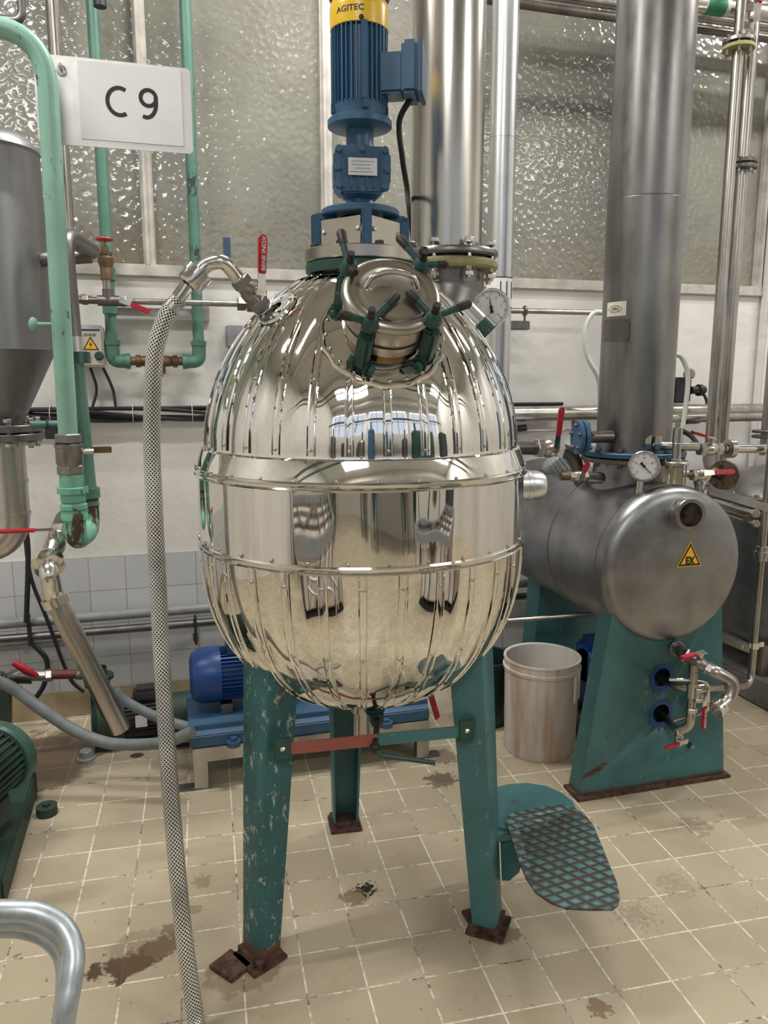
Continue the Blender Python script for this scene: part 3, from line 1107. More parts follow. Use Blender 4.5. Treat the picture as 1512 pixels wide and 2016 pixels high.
# two tall risers right of the column
def riser_top(px0, py0, px1, py1, Y):
    return at(px0, py0, Y), at(px1, py1, Y)
Ya, Yb = WY - 0.42, WY - 0.34
pa = at(1432, 400, Ya)
zlo = at(1398, 890, Ya).z
zhi = at(1450, 92, Ya).z
t = thing('riser_pipe', 'left of the two tall steel risers beside the tank column, with flange near its top', 'pipe', (pa.x, Ya, zlo))
e1 = at(1425, 935, Ya - 0.25)
part('tube', MB().tube([(pa.x, Ya, 3.3), (pa.x, Ya, zlo)], 0.0245, 18), M['steel_pipe'], t)
fz = at(1453, 92, Ya).z
for dz, mt in ((0.012, 'steel_pipe'), (-0.014, 'gasket')):
    mb = MB().disc((pa.x, Ya, fz + dz), (0, 0, 1), 0.068, 0.016)
    part('flange', mb, M[mt], t)
bolt_parts(t, (pa.x, Ya, fz - 0.034), (0, 0, 1), 0.052, 6, 0.009, 0.078, 0.4)
pb = at(1456, 400, Yb)
t = thing('riser_pipe', 'right of the two tall steel risers beside the tank column, flanged halfway up', 'pipe', (pb.x, Yb, 0.95))
part('tube', MB().tube([(pb.x, Yb, 3.3), (pb.x, Yb, 0.95)], 0.028, 18), M['steel_pipe'], t)
fz = at(1475, 330, Yb).z
for dz in (0.012, -0.012):
    part('flange', MB().disc((pb.x, Yb, fz + dz), (0, 0, 1), 0.066, 0.018), M['steel_dark'], t)
bolt_parts(t, (pb.x, Yb, fz - 0.03), (0, 0, 1), 0.05, 6, 0.009, 0.072, 0.1)
p = at(1469, 45, WY - 0.40)
ball_valve('ball valve with upright red lever at the top right corner above the left riser', p, (0, 0, 1), 0.034, 0.14, (0, -1, 0), (0.12, 0, 1), 0.2, 'steel', hw=0.03)
# bluish-white duct pipe between the two big ducts
Yd = 3.2
p = at(990, 260, Yd)
t = thing('silver_duct', 'slim silver jacketed duct between the wide duct and the glass', 'duct', (p.x, Yd, 1.2))
R_ = size(26, p)
part('jacket', MB().tube(fillet([(p.x, Yd, 3.6), (p.x, Yd, 1.22), (p.x, WY, 1.22)], 0.14, 8), R_, 32), M['alu'], t)
part('seam_ring', ring_on((p.x, Yd, at(990, 262, Yd - R_).z), (0, 0, 1), R_ * 1.03, 0.012), M['alu'], t)
pl = at(988, 575, Yd - R_)
part('paper_label', MB().lathe((p.x, Yd, pl.z - 0.06), (0, 0, 1), [(R_ + 0.001, 0), (R_ + 0.001, 0.12)], 40), M['white'], t)
for dz in (0.062, -0.062):
    part('label_edge', MB().lathe((p.x, Yd, pl.z + dz - 0.002), (0, 0, 1), [(R_ + 0.0016, 0), (R_ + 0.0016, 0.004)], 40), M['ink'], t)
mb = MB()
for k in (-0.3, 0.2, 0.75):
    a_ = k
    mb.box((p.x + math.sin(a_) * (R_ + .002), Yd - math.cos(a_) * (R_ + .002), pl.z + 0.01), 0.004, 0.002, 0.07, rot=a_)
part('arrow_mark', mb, M['ink'], t)


# ================================================================== THE MIRROR VESSEL
AX = V((0.500, 2.0, 0))          # vertical axis of the vessel
TOC = V((-AX.x, -AX.y, 0)).normalized()   # towards the camera
RIGHT = V((CR.x, CR.y, 0)).normalized()
AZ0 = math.atan2(TOC.y, TOC.x)


def vdir(deg):
    """horizontal direction from the axis; 0 = towards the viewer, positive = to the viewer's right"""
    a = AZ0 + math.radians(deg)
    return V((math.cos(a), math.sin(a), 0))


DA, DB, DP = 0.403, 0.448, 1.86


def rdome(z):
    return DA * max(0.0, 1 - ((z - 1.33) / DB) ** DP) ** (1 / DP)


def zdome(r):
    return 1.33 + DB * max(0.0, 1 - (r / DA) ** DP) ** (1 / DP)


def rbowl(z):
    return 0.426 * max(0.0, 1 - (abs(1.08 - z) / 0.447) ** 2.3) ** (1 / 2.3)


vessel = thing('mirror_clad_vessel', 'large egg-shaped vessel clad in mirror-polished riveted steel on three teal legs', 'vessel', (AX.x, AX.y, 0))


def wob(amp, off):
    def f(r, h, a):
        p = V((math.cos(a) * 2.2, math.sin(a) * 2.2, h * 3.2 + off))
        gore = ((math.degrees(a - AZ0) - OFFS[0]) / 12.0) % 1.0
        bul = -math.cos(2 * PI * gore) * 0.0008 * min(1, r / 0.3)
        return r + (noise.noise(p * 1.7) * amp + bul if r > 0.12 else 0)
    return f


OFFS = [-3.7]
# upper dome
prof = []
for k in range(49):
    th = math.radians(20 + 70 * k / 48)
    prof.append((DA * math.sin(th) ** (2 / DP), 1.33 + DB * math.cos(th) ** (2 / DP)))
prof += [(0.404, 1.324), (0.404, 1.324), (0.412, 1.3205)]
part('upper_dome', MB().lathe(AX, (0, 0, 1), prof, 360, wob(0.0022, 3.1), xref=(1, 0, 0)), M['mirror'], vessel)
# sloping shoulder band
prof = [(0.404, 1.3225), (0.412, 1.3205), (0.412, 1.3205), (0.420, 1.300), (0.4285, 1.2735), (0.4285, 1.2735), (0.4305, 1.268), (0.4305, 1.268), (0.427, 1.2645)]
part('shoulder_band', MB().lathe(AX, (0, 0, 1), prof, 180), M['mirror'], vessel)
prof = [(0.426, 1.268), (0.426, 1.268)] + [(0.426, 1.268 - 0.186 * k / 12) for k in range(13)]
part('jacket_shell', MB().lathe(AX, (0, 0, 1), prof, 360, wob(0.0016, 8.3), xref=(1, 0, 0)), M['mirror'], vessel)
OFFS[0] = 0.3
prof = []
for k in range(41):
    z = 1.08 - 0.426 * math.sin(PI / 2 * k / 40)
    prof.append((rbowl(z), z))
prof += [(0.06, 0.640), (0.0, 0.638)]
part('lower_bowl', MB().lathe(AX, (0, 0, 1), prof, 360, wob(0.0030, 1.7), xref=(1, 0, 0)), M['mirror'], vessel)
for z, r, nm in ((1.266, 0.4305, 'bead'), (1.083, 0.4285, 'bead')):
    part('joint_bead', MB().lathe(AX, (0, 0, 1), [(r - 0.006, z + 0.011), (r, z + 0.010), (r + 0.002, z + 0.006), (r, z + 0.002), (r + 0.0005, z - 0.004), (r + 0.003, z - 0.007), (r, z - 0.010), (r - 0.006, z - 0.011)], 180), M['mirror_trim'], vessel)

MAN_N = None
mdir = vdir(9.5)
zc = 1.615
el = math.radians(39.5)
MAN_N = (mdir * math.cos(el) + V((0, 0, math.sin(el)))).normalized()
MAN_B = AX + mdir * rdome(1.60) + V((0, 0, 1.60))


def batten(th, path, w, parent, name, rivets):
    """sheet strip with two raised edges following path [(r, z)] at azimuth th (deg), rivets along its middle"""
    d = vdir(th)
    s = V((-d.y, d.x, 0))
    mb = MB()
    cs = [(-w / 2 - 0.0016, 0.0), (-w / 2 - 0.0010, 0.0036), (-w / 2 + 0.0008, 0.0042), (-w / 2 + 0.0030, 0.0018), (0, 0.0024), (w / 2 - 0.0030, 0.0018), (w / 2 - 0.0008, 0.0042), (w / 2 + 0.0010, 0.0036), (w / 2 + 0.0016, 0.0)]
    rings = []
    n = len(path)
    nrm = []
    for i, (r, z) in enumerate(path):
        a, b2 = path[max(0, i - 1)], path[min(n - 1, i + 1)]
        tr, tz = b2[0] - a[0], b2[1] - a[1]
        q = V((tz, -tr)) if tz > 0 else V((-tz, tr))
        q.normalize()
        if q.x < 0:
            q = -q
        nv = d * abs(q.x) + V((0, 0, q.y))
        nrm.append(nv)
        c = AX + d * r + V((0, 0, z))
        taper = min(1.0, 0.45 + r / 0.4 * 0.55)
        rings.append([mb.bm.verts.new(c + s * u * taper + nv * (h - 0.0006)) for u, h in cs])
    for i in range(n - 1):
        for k in range(len(cs) - 1):
            mb.face([rings[i][k], rings[i][k + 1], rings[i + 1][k + 1], rings[i + 1][k]], None, True)
    mb.face(list(reversed(rings[0])))
    mb.face(rings[-1])
    ob = part(name, mb, M['mirror'], parent)
    for f in rivets:
        i = min(n - 2, int(f * (n - 1)))
        u = f * (n - 1) - i
        r = path[i][0] * (1 - u) + path[i + 1][0] * u
        z = path[i][1] * (1 - u) + path[i + 1][1] * u
        RIV.append((AX + d * r + V((0, 0, z)) + nrm[i] * 0.0018, nrm[i], vessel))
    return ob


RIV = []
W_B = 0.0175


def in_man(p):
    q = p - MAN_B
    return (q - MAN_N * q.dot(MAN_N)).length < 0.136 and q.dot(MAN_N) > -0.12


for k in range(30):
    th = -3.7 + 12.0 * k
    d = vdir(th)
    path = []
    for i in range(41):
        a = math.radians(90 - 66 * i / 40)
        r, z = DA * math.sin(a) ** (2 / DP), 1.33 + DB * max(0, math.cos(a)) ** (2 / DP)
        if in_man(AX + d * r + V((0, 0, z))):
            break
        path.append((r, z))
    if len(path) < 4:
        continue
    f = len(path) / 41.0
    rv = [x / f for x in (0.03, 0.35, 0.62, 0.85) if x / f < 0.97]
    batten(th, path, W_B, vessel, 'dome_batten', rv)
for k in range(30):
    th = 0.3 + 12.0 * k
    path = []
    for i in range(35):
        z = 1.074 - 0.415 * math.sin(PI / 2 * i / 34)
        path.append((rbowl(z), z))
    batten(th, path, W_B, vessel, 'bowl_batten', [0.05, 0.33, 0.60, 0.80, 0.93])
for z, r, tilt in ((1.279, 0.4275, 0.25), (1.098, 0.4265, 0)):
    for k in range(30):
        d = vdir(5 + 12 * k + (3 if z < 1.2 else 0))
        n_ = (d + V((0, 0, tilt))).normalized()
        RIV.append((AX + d * r + V((0, 0, z)), n_, vessel))
# rivets: the ones facing the viewer as parts, the far ones in one mesh
rm = MB().lathe((0, 0, 0), (0, 0, 1), [(0.0042, -0.001), (0.0042, 0.0004), (0.0036, 0.0020), (0.0018, 0.0032), (0, 0.0035)], 10)
rme = bpy.data.meshes.new('rivet')
rm.bm.to_mesh(rme)
rme.materials.append(M['rivet'])
RIV.sort(key=lambda q: -(q[1].dot((CP - q[0]).normalized())))
for i, (p, n_, par) in enumerate(RIV[:100]):
    o = bpy.data.objects.new('rivet', rme)
    C.objects.link(o)
    o.parent = vessel
    o.location = p - AX
    o.rotation_mode = 'QUATERNION'
    o.rotation_quaternion = n_.to_track_quat('Z', 'Y')
mb = MB()
for p, n_, par in RIV[100:]:
    mb.lathe(p, n_, [(0.0042, -0.001), (0.0042, 0.0004), (0.0036, 0.0020), (0.0018, 0.0032), (0, 0.0035)], 8)
part('rivets', mb, M['rivet'], vessel, None, 'stuff')
# manway: sheet collar ring on the dome, neck, gasket, domed lid with bar handle
x_, y_, z_ = frame(MAN_N)
# collar: strip draped on the dome around the manway
mb = MB()
ring_in, ring_out, ring_edge = [], [], []
NN = 96


def drape(p, lift, n=None):
    """project a point onto the dome along the manway axis"""
    n = n or MAN_N
    lo, hi = -0.35, 0.25
    for _ in range(40):
        md = (lo + hi) / 2
        q = p + n * md
        rr_ = math.hypot(q.x - AX.x, q.y - AX.y)
        inside = (rr_ / DA) ** DP + (abs(q.z - 1.33) / DB) ** DP < 1
        if inside:
            lo = md
        else:
            hi = md
    return p + n * (lo + lift)


rows = []
for rad, lift in ((0.086, 0.004), (0.105, 0.004), (0.120, 0.0035), (0.130, 0.004), (0.134, 0.007), (0.1385, 0.0075), (0.141, 0.004), (0.142, 0.0)):
    rows.append([mb.bm.verts.new(drape(MAN_B + (x_ * math.cos(2 * PI * k / NN) + y_ * math.sin(2 * PI * k / NN)) * rad * (1 + 0.012 * math.cos(2 * PI * k / NN * 30 / 2)), lift)) for k in range(NN)])
for i in range(len(rows) - 1):
    for k in range(NN):
        mb.face([rows[i][k], rows[i][(k + 1) % NN], rows[i + 1][(k + 1) % NN], rows[i + 1][k]], None, True)
col_ob = part('manway_collar', mb, M['mirror_trim'], vessel)
for k in range(20):
    a = 2 * PI * k / 20
    p = drape(MAN_B + (x_ * math.cos(a) + y_ * math.sin(a)) * 0.127, 0.005)
    o = bpy.data.objects.new('collar_rivet', rme)
    C.objects.link(o)
    o.parent = col_ob
    o.location = p - AX
    o.rotation_mode = 'QUATERNION'
    o.rotation_quaternion = MAN_N.to_track_quat('Z', 'Y')
lid_o = MAN_B + MAN_N * 0.055
part('manway_neck', MB().lathe(MAN_B - MAN_N * 0.06, MAN_N, [(0.088, 0), (0.088, 0.098), (0.091, 0.10), (0.091, 0.107)], 64), plain('heat_tinted_steel', (0.36, 0.22, 0.12), 0.25, 1, 0.4, 9), vessel)
part('manway_rim', MB().lathe(MAN_B + MAN_N * 0.018, MAN_N, [(0.087, 0.0), (0.095, 0.0), (0.095, 0.024), (0.087, 0.024)], 64), M['steel'], vessel)
part('lid_gasket', MB().lathe(MAN_B + MAN_N * 0.044, MAN_N, [(0.085, 0), (0.0935, 0), (0.0935, 0.008), (0.085, 0.008)], 64), M['bronze'], vessel)
L0 = MAN_B + MAN_N * 0.052
lid_prof = [(r_ * 0.905, h_) for r_, h_ in [(0.106, 0), (0.108, 0.002), (0.108, 0.030), (0.1075, 0.038), (0.114, 0.041), (0.1165, 0.046), (0.1160, 0.052), (0.112, 0.058), (0.104, 0.062), (0.095, 0.0625), (0.088, 0.060), (0.084, 0.0595), (0.074, 0.062), (0.056, 0.066), (0.03, 0.069), (0.0, 0.0695)]]
lid = part('manway_lid', MB().lathe(L0, MAN_N, lid_prof, 96), M['steel_lid'], vessel)
UPM = (V((0, 0, 1)) - MAN_N * MAN_N.z).normalized()
RTM = UPM.cross(MAN_N).normalized()
hp = lambda u, w, h: L0 + RTM * u * 0.92 + UPM * (w + 0.004) + MAN_N * (h - 0.014)
part('lid_handle', MB().tube(spline([hp(-0.060, 0.002, 0.060), hp(-0.058, 0.004, 0.080), hp(-0.045, 0.014, 0.098), hp(0, 0.024, 0.104), hp(0.045, 0.016, 0.098), hp(0.058, 0.006, 0.080), hp(0.062, 0.004, 0.060)], 6), 0.0062, 12), M['steel_bright'], lid)


def clamp_bolt(phi, sw, long_pts, label=None):
    """swing clamp with three-armed handle at angle phi round the lid (0 = up, clockwise for the viewer)"""
    a = math.radians(phi)
    rd = RTM * math.sin(a) + UPM * math.cos(a)
    tg = RTM * math.cos(a) - UPM * math.sin(a)
    o = L0 + rd * 0.106
    top = o + MAN_N * 0.052
    ob = None
    mb = MB()
    # lugs at the foot, yoke arm over the rim
    foot = o - MAN_N * 0.060 + rd * 0.006
    for s in (-1, 1):
        mb.box(foot + tg * s * 0.015 - MAN_N * 0.004, 0.008, 0.032, 0.045, ax=(tg, rd, MAN_N), bev=0.003)
    mb.box(foot + MAN_N * 0.050, 0.030, 0.030, 0.092, ax=(tg, rd, MAN_N), bev=0.006)
    mb.cyl(foot - tg * 0.03, foot + tg * 0.03, 0.0075, 12)
    mb.hexn(foot + tg * 0.02, tg, 0.013, 0.01)
    mb.hexn(foot - tg * 0.03, tg, 0.013, 0.01)
    mb.box(top - MAN_N * 0.016 - rd * 0.012, 0.028, 0.05, 0.016, ax=(tg, rd, MAN_N), bev=0.004)
    cl = part('swing_clamp', mb, M['tealdark'], vessel)
    mb = MB()
    mb.cyl(top - MAN_N * 0.01, top + MAN_N * 0.050, 0.0078, 12)
    part('clamp_screw', mb, M['iron'], cl)
    mb = MB()
    mb.lathe(top, MAN_N, [(0.0, -0.002), (0.019, 0), (0.020, 0.006), (0.016, 0.022), (0.010, 0.028), (0, 0.028)], 20)
    for (u, w, h, ln) in long_pts:
        dv = (RTM * u + UPM * w + MAN_N * h).normalized()
        b0 = top + MAN_N * 0.014
        mb.tube([b0, b0 + dv * ln * 0.55, b0 + dv * (ln - 0.006), b0 + dv * ln], [0.0075, 0.0085, 0.0098, 0.006], 12)
    part('clamp_handle', mb, M['tealdark'], cl)
    mb = MB()
    for (u, w, h, ln) in long_pts:
        dv = (RTM * u + UPM * w + MAN_N * h).normalized()
        b0 = top + MAN_N * 0.014
        mb2 = MB().tube([b0 + dv * ln * 0.62, b0 + dv * (ln - 0.004), b0 + dv * (ln + 0.002)], [0.0094, 0.0106, 0.007], 12)
        part('arm_tip', mb2, M['iron'], cl)


clamp_bolt(-52, 1, [(-0.15, 1, 0.25, 0.085), (0.2, -0.9, 0.35, 0.035)])
clamp_bolt(44, 1, [(-0.55, 1, 0.1, 0.085), (1, -0.05, 0.1, 0.055), (0.1, 0.6, 0.8, 0.035)])
clamp_bolt(134, 1, [(-0.75, 0.85, 0.25, 0.075), (1, 0.42, 0.1, 0.088)])
clamp_bolt(-147, 1, [(0.85, 0.85, 0.2, 0.088), (-0.95, 0.12, 0.2, 0.062)])
# riveted patch round the left inlet
idir = V((CR.x * -0.9 + TOC.x * 0.45, CR.y * -0.9 + TOC.y * 0.45, 0)).normalized()
PN = (idir + V((0, 0, 0.9))).normalized()
PB = AX + vdir(-48) * rdome(1.655) + V((0, 0, 1.655))
px_, py_, _ = frame(PN)
mb = MB()
rows = []
for rad, lift in ((0.016, 0.006), (0.042, 0.0045), (0.047, 0.0075), (0.050, 0.0075), (0.053, 0.002)):
    rows.append([mb.bm.verts.new(drape(PB + (px_ * math.cos(2 * PI * k / 40) + py_ * math.sin(2 * PI * k / 40)) * rad, lift, PN)) for k in range(40)])
for i in range(len(rows) - 1):
    for k in range(40):
        mb.face([rows[i][k], rows[i][(k + 1) % 40], rows[i + 1][(k + 1) % 40], rows[i + 1][k]], None, True)
pt_ = part('inlet_collar', mb, M['mirror_trim'], vessel)
for k in range(6):
    a = 2 * PI * k / 6
    o = bpy.data.objects.new('collar_rivet', rme)
    C.objects.link(o)
    o.parent = pt_
    o.location = drape(PB + (px_ * math.cos(a) + py_ * math.sin(a)) * 0.038, 0.005, PN) - AX
    o.rotation_mode = 'QUATERNION'
    o.rotation_quaternion = PN.to_track_quat('Z', 'Y')
# neck of the vessel and the two flanges under the agitator
part('top_neck', MB().lathe(AX, (0, 0, 1), [(0.165, 1.735), (0.15, 1.741), (0.112, 1.744), (0.110, 1.757)], 64), M['mirror_trim'], vessel)
part('green_flange', MB().disc(AX + V((0, 0, 1.752)), (0, 0, 1), 0.139, 0.026, 72, 0.004), M['tealdark'], vessel, 'dark green painted flange')
for k in range(8):
    d = vdir(22 + 45 * k)
    mb = MB().cyl(AX + d * 0.122 + V((0, 0, 1.735)), AX + d * 0.122 + V((0, 0, 1.82)), 0.006, 10)
    mb.hexn(AX + d * 0.122 + V((0, 0, 1.742)), (0, 0, 1), 0.011, 0.009).hexn(AX + d * 0.122 + V((0, 0, 1.8105)), (0, 0, 1), 0.011, 0.009)
    part('flange_bolt', mb, M['iron'], vessel)


# legs
def leg(foot, web0, dep0, ztop, rtop, web1, dep1):
    f = V(foot)
    d = (V((f.x, f.y, 0)) - AX).normalized()
    s = V((-d.y, d.x, 0))
    top = AX + d * rtop + V((0, 0, ztop))
    th = 0.007

    def sec(c, w, dp):
        w2 = w / 2
        e = min(0.012, w2 * 0.3)
        pts = [(-w2, -dp), (-w2, -e), (-w2 + e * 0.3, -e * 0.3), (-w2 + e, 0), (w2 - e, 0), (w2 - e * 0.3, -e * 0.3), (w2, -e), (w2, -dp),
               (w2 - th, -dp), (w2 - th, -e), (w2 - e, -th), (-w2 + e, -th), (-w2 + th, -e), (-w2 + th, -dp)]
        return [c + s * a + d * b2 for a, b2 in pts]
    mb = MB()
    A = [mb.bm.verts.new(p) for p in sec(f + V((0, 0, 0.012)), web1, dep1)]
    B = [mb.bm.verts.new(p) for p in sec(top, web0, dep0)]
    n = len(A)
    for k in range(n):
        mb.face([A[k], A[(k + 1) % n], B[(k + 1) % n], B[k]])
    mb.face(A)
    mb.face(list(reversed(B)))
    return mb, d, s, top


FL, FR, FB = V((0.150, 1.815, 0)), V((0.822, 1.755, 0)), V((0.530, 2.40, 0))
for nm, F_, mt in (('L', FL, 'teal_worn'), ('R', FR, 'teal'), ('B', FB, 'teal')):
    mb, d, s, top = leg(F_, 0.118, 0.095, 0.86, 0.352, 0.082, 0.064)
    lg = part('leg', mb, M[mt], vessel, {'L': 'badly chipped teal leg', 'R': None, 'B': None}[nm])
    mb = MB().box(F_ - d * 0.030 + V((0, 0, 0.006)), 0.105, 0.105, 0.012, ax=(d, s, (0, 0, 1)), bev=0.002)
    mb.prism([F_ + s * 0.047 + d * 0.006, F_ - s * 0.047 + d * 0.006, F_ - s * 0.047 - d * 0.07, F_ + s * 0.047 - d * 0.07], (0, 0, 0.03))
    part('foot_plate', mb, M['rust'], lg, 'rusted foot plate')
for px, py in ((455, 1905), (945, 1812)):
    p = on(px, py)
    mb = MB().box(p + V((0, 0, 0.006)), 0.075, 0.085, 0.012, rot=0.65 if px < 500 else 0.05, bev=0.002)
    tag(part('steel_shim', mb, M['rust']), 'rusty square steel plate on the floor beside the %s front leg' % ('left' if px < 500 else 'right'), 'plate')

# cross strap between the front legs
pa_, pb_ = at(556, 1476, 1.765), at(918, 1440, 1.745)
t = vessel
mid = lambda u: pa_.lerp(pb_, u)
dirs = (pb_ - pa_).normalized()
sd = V((-dirs.y, dirs.x, 0)).normalized()
hh = 0.030
q1 = mid(0.03)
for nm, u0, u1, mt, lb in (('strap', 0.03, 0.50, 'redprimer', 'red primed stretch of the cross strap'), ('strap', 0.50, 0.97, 'teal', None)):
    mb = MB().prism([mid(u0) - V((0, 0, hh / 2)), mid(u1) - V((0, 0, hh / 2)), mid(u1) + V((0, 0, hh / 2)), mid(u0) + V((0, 0, hh / 2))], sd * 0.006)
    part('cross_strap', mb, M[mt], vessel, lb)
for u in (0.0, 1.0):
    c_ = mid(u) + V((0, 0, 0.004))
    mb = MB().box(c_, 0.042, 0.010, 0.058, ax=(dirs, sd, (0, 0, 1)), bev=0.003)
    pl_ = part('strap_plate', mb, M['tealdark'], vessel)
    part('bolt', MB().lathe(c_ - sd * 0.005, -sd, [(0.0065, 0), (0.0065, 0.003), (0.003, 0.006), (0, 0.006)], 12), M['steel_bright'], pl_)
# bottom outlet with lever rod
zb_ = 0.59
part('bottom_outlet', MB().lathe(AX, (0, 0, -1), [(0.034, -0.66), (0.034, -0.575), (0.026, -0.573), (0.026, -0.50)], 24), M['steel'], vessel)
a = at(741, 1412, 1.86)
mb = MB().box(a, 0.034, 0.03, 0.036, bev=0.004)
mb.box(a + V((0.0, 0.01, 0.02)), 0.042, 0.04, 0.012, bev=0.003)
mb.box(a + V((-0.01, 0.06, 0.02)), 0.03, 0.12, 0.03, bev=0.003)
va_ = part('outlet_valve', mb, M['tealdark'], vessel)
b1 = at(738, 1472, 1.725)
e1_ = at(857, 1502, 1.66)
mb = MB().tube([a - V((0, 0.01, 0)), b1], 0.008, 10)
mb.ball(b1, 0.014)
part('valve_rod', mb, M['iron'], va_)
part('outlet_lever', MB().tube(fillet([b1, b1 + V((0.01, -0.02, -0.012)), e1_], 0.01), [0.006] * 9 + [0.0075], 10), M['tealdark'], va_)
# side nozzle cover: short bright can at the right of the jacket
p = at(1040, 956, 2.10)
nd = V((1, 0.05, 0)).normalized()
q = AX + V((0.30, 0.10, p.z))
e_ = V((at(1066, 956, 2.10).x, 2.10, p.z))
lp = (e_ - q).length
part('side_nozzle_cover', MB().lathe(q, e_ - q, [(0.045, 0), (0.045, lp * 0.80), (0.0465, lp * 0.80), (0.0465, lp * 0.84), (0.044, lp * 0.85), (0.044, lp * 0.95), (0.038, lp), (0.0, lp)], 40), M['alu'], vessel)
# capped thermowell stub left of the gauge and sight stub
gb = at(985, 645, 1.93)
st0 = at(940, 640, 1.92)
sn = (V((0.72, -0.25, 0.62))).normalized()
sb = at(953, 655, 1.92)
mb = MB().lathe(sb - sn * 0.06, sn, [(0.026, 0), (0.026, 0.05), (0.026, 0.05), (0.031, 0.052), (0.031, 0.075), (0.02, 0.076)], 28)
_a = at(908, 608, 1.93)
_b = at(950, 650, 1.91)
dd = (_b - _a).normalized()
mb = MB().cyl(_a - dd * 0.0, _b, 0.033, 28)
part('sight_stub', mb, M['steel'], vessel)
part('stub_cap', MB().lathe(_b, dd, [(0.034, -0.02), (0.036, -0.018), (0.036, 0.016), (0.033, 0.018), (0, 0.018)], 28), M['tealdark'], vessel)

# ------------------------------------------------------------------ agitator drive
t = thing('agitator_drive', 'blue motor and gearbox with yellow cowl standing upright on the mirror vessel', 'motor', AX + V((0, 0, 1.779)))
Z = lambda z: AX + V((0, 0, z))
part('steel_flange', MB().disc(Z(1.779), (0, 0, 1), 0.140, 0.031, 72, 0.003), M['steel_lid'], t)
# lantern frame: four posts, top ring, guards
hd_ = 8
P4 = [vdir(hd_ + 90 * k) for k in range(4)]
for d in P4:
    mb = MB()
    s = V((-d.y, d.x, 0))
    c0 = Z(1.852) + d * 0.112
    mb.box(c0, 0.022, 0.024, 0.086, ax=(s, d, (0, 0, 1)), bev=0.003)
    mb.prism([Z(1.885) + d * 0.122 - s * 0.011, Z(1.897) + d * 0.112 - s * 0.011, Z(1.903) + d * 0.06 - s * 0.011, Z(1.88) + d * 0.06 - s * 0.011], s * 0.022)
    part('lantern_post', mb, M['blue'], t)
for k in range(4):
    a_, b2 = P4[k] * 0.106, P4[(k + 1) % 4] * 0.106
    e_ = (b2 - a_).normalized()
    n_ = V((e_.y, -e_.x, 0))
    if n_.dot(a_ + b2) < 0:
        n_ = -n_
    zz = 1.848
    mb = MB()
    g0, g1 = Z(0) + a_ + e_ * 0.014 + n_ * 0.004, Z(0) + b2 - e_ * 0.014 + n_ * 0.004
    mb.prism([g0 + V((0, 0, 1.812)), g1 + V((0, 0, 1.812)), g1 + V((0, 0, 1.880)), g0 + V((0, 0, 1.880))], n_ * 0.0015)
    gp_ = part('guard_plate', mb, M['steel_lid'], t)
    for uu in (0.07, 0.93):
        q = g0.lerp(g1, uu) + V((0, 0, 1.85)) + n_ * 0.002
        part('screw', MB().lathe(q, n_, [(0.006, 0), (0.006, 0.003), (0.003, 0.005), (0, 0.005)], 12), M['steel_bright'], gp_)
part('lantern_top', MB().lathe(AX, (0, 0, 1), [(0.05, 1.892), (0.094, 1.892), (0.098, 1.895), (0.098, 1.906), (0.095, 1.909), (0.055, 1.912), (0.040, 1.920), (0.036, 1.928), (0.036, 1.955)], 64), M['blue'], t)
# gearbox
FD = vdir(6)
SD = V((-FD.y, FD.x, 0))
gz = 1.994
mb = MB()
oc = [(-0.066, -0.028), (-0.045, -0.052), (0.045, -0.052), (0.066, -0.030), (0.066, 0.036), (0.048, 0.052), (-0.048, 0.052), (-0.066, 0.036)]
c0 = Z(gz) - FD * 0.055
mb.prism([c0 + SD * u + V((0, 0, w)) for u, w in oc], FD * 0.10, bev=0.006)
mb.lathe(Z(gz + 0.04), (0, 0, 1), [(0.05, 0.0), (0.054, 0.008), (0.052, 0.016), (0.036, 0.020), (0.034, 0.03), (0.034, 0.064)], 40)
mb.lathe(Z(gz - 0.05), (0, 0, -1), [(0.05, 0.0), (0.04, 0.01), (0.036, 0.012), (0.036, 0.03)], 40)
part('gearbox_housing', mb, M['blue'], t)
mb = MB()
c1 = Z(gz) + FD * 0.044
mb.prism([c1 + SD * u * 1.06 + V((0, 0, w * 1.04)) for u, w in oc], FD * 0.012, bev=0.004)
for u in (-0.046, -0.028, 0.028, 0.046, -0.01, 0.01):
    mb.box(c1 + FD * 0.013 + SD * u, 0.006, 0.008, 0.09, ax=(SD, FD, (0, 0, 1)), bev=0.002)
cv = part('gearbox_cover', mb, M['blue'], t)
for u, w in ((-0.058, -0.038), (0, -0.046), (0.056, -0.040), (-0.060, 0.002), (0.060, 0.0), (-0.056, 0.044), (0, 0.046), (0.055, 0.044)):
    part('cover_bolt', MB().lathe(c1 + SD * u + V((0, 0, w)) + FD * 0.008, FD, [(0.0105, 0), (0.0105, 0.006), (0.007, 0.007), (0.007, 0.011), (0, 0.011)], 8), M['blue'], cv)
npl = c1 + FD * 0.0185 + V((0, 0, 0.004))
pl_ = part('name_plate', MB().box(npl, 0.070, 0.002, 0.040, ax=(SD, FD, (0, 0, 1))), M['steel'], cv if False else t, 'bare metal name plate')
mb = MB()
for k in range(4):
    mb.box(npl + FD * 0.0012 + V((0, 0, 0.012 - 0.008 * k)) - SD * 0.004 * (k % 2), 0.056 - 0.008 * (k % 3), 0.0004, 0.0009, ax=(SD, FD, (0, 0, 1)))
part('plate_print', mb, M['dark'], pl_)
# motor
part('motor_flange', MB().lathe(AX, (0, 0, 1), [(0.034, 2.095), (0.076, 2.101), (0.079, 2.103), (0.079, 2.117), (0.076, 2.120), (0.062, 2.122), (0.062, 2.135), (0.066, 2.15), (0.066, 2.152), (0.0, 2.152)], 64), M['blue'], t)
mb = MB()


def finned(r, h, a):
    k = (a * 34 / (2 * PI)) % 1.0
    return r + (0.0095 if k < 0.3 else 0.0)


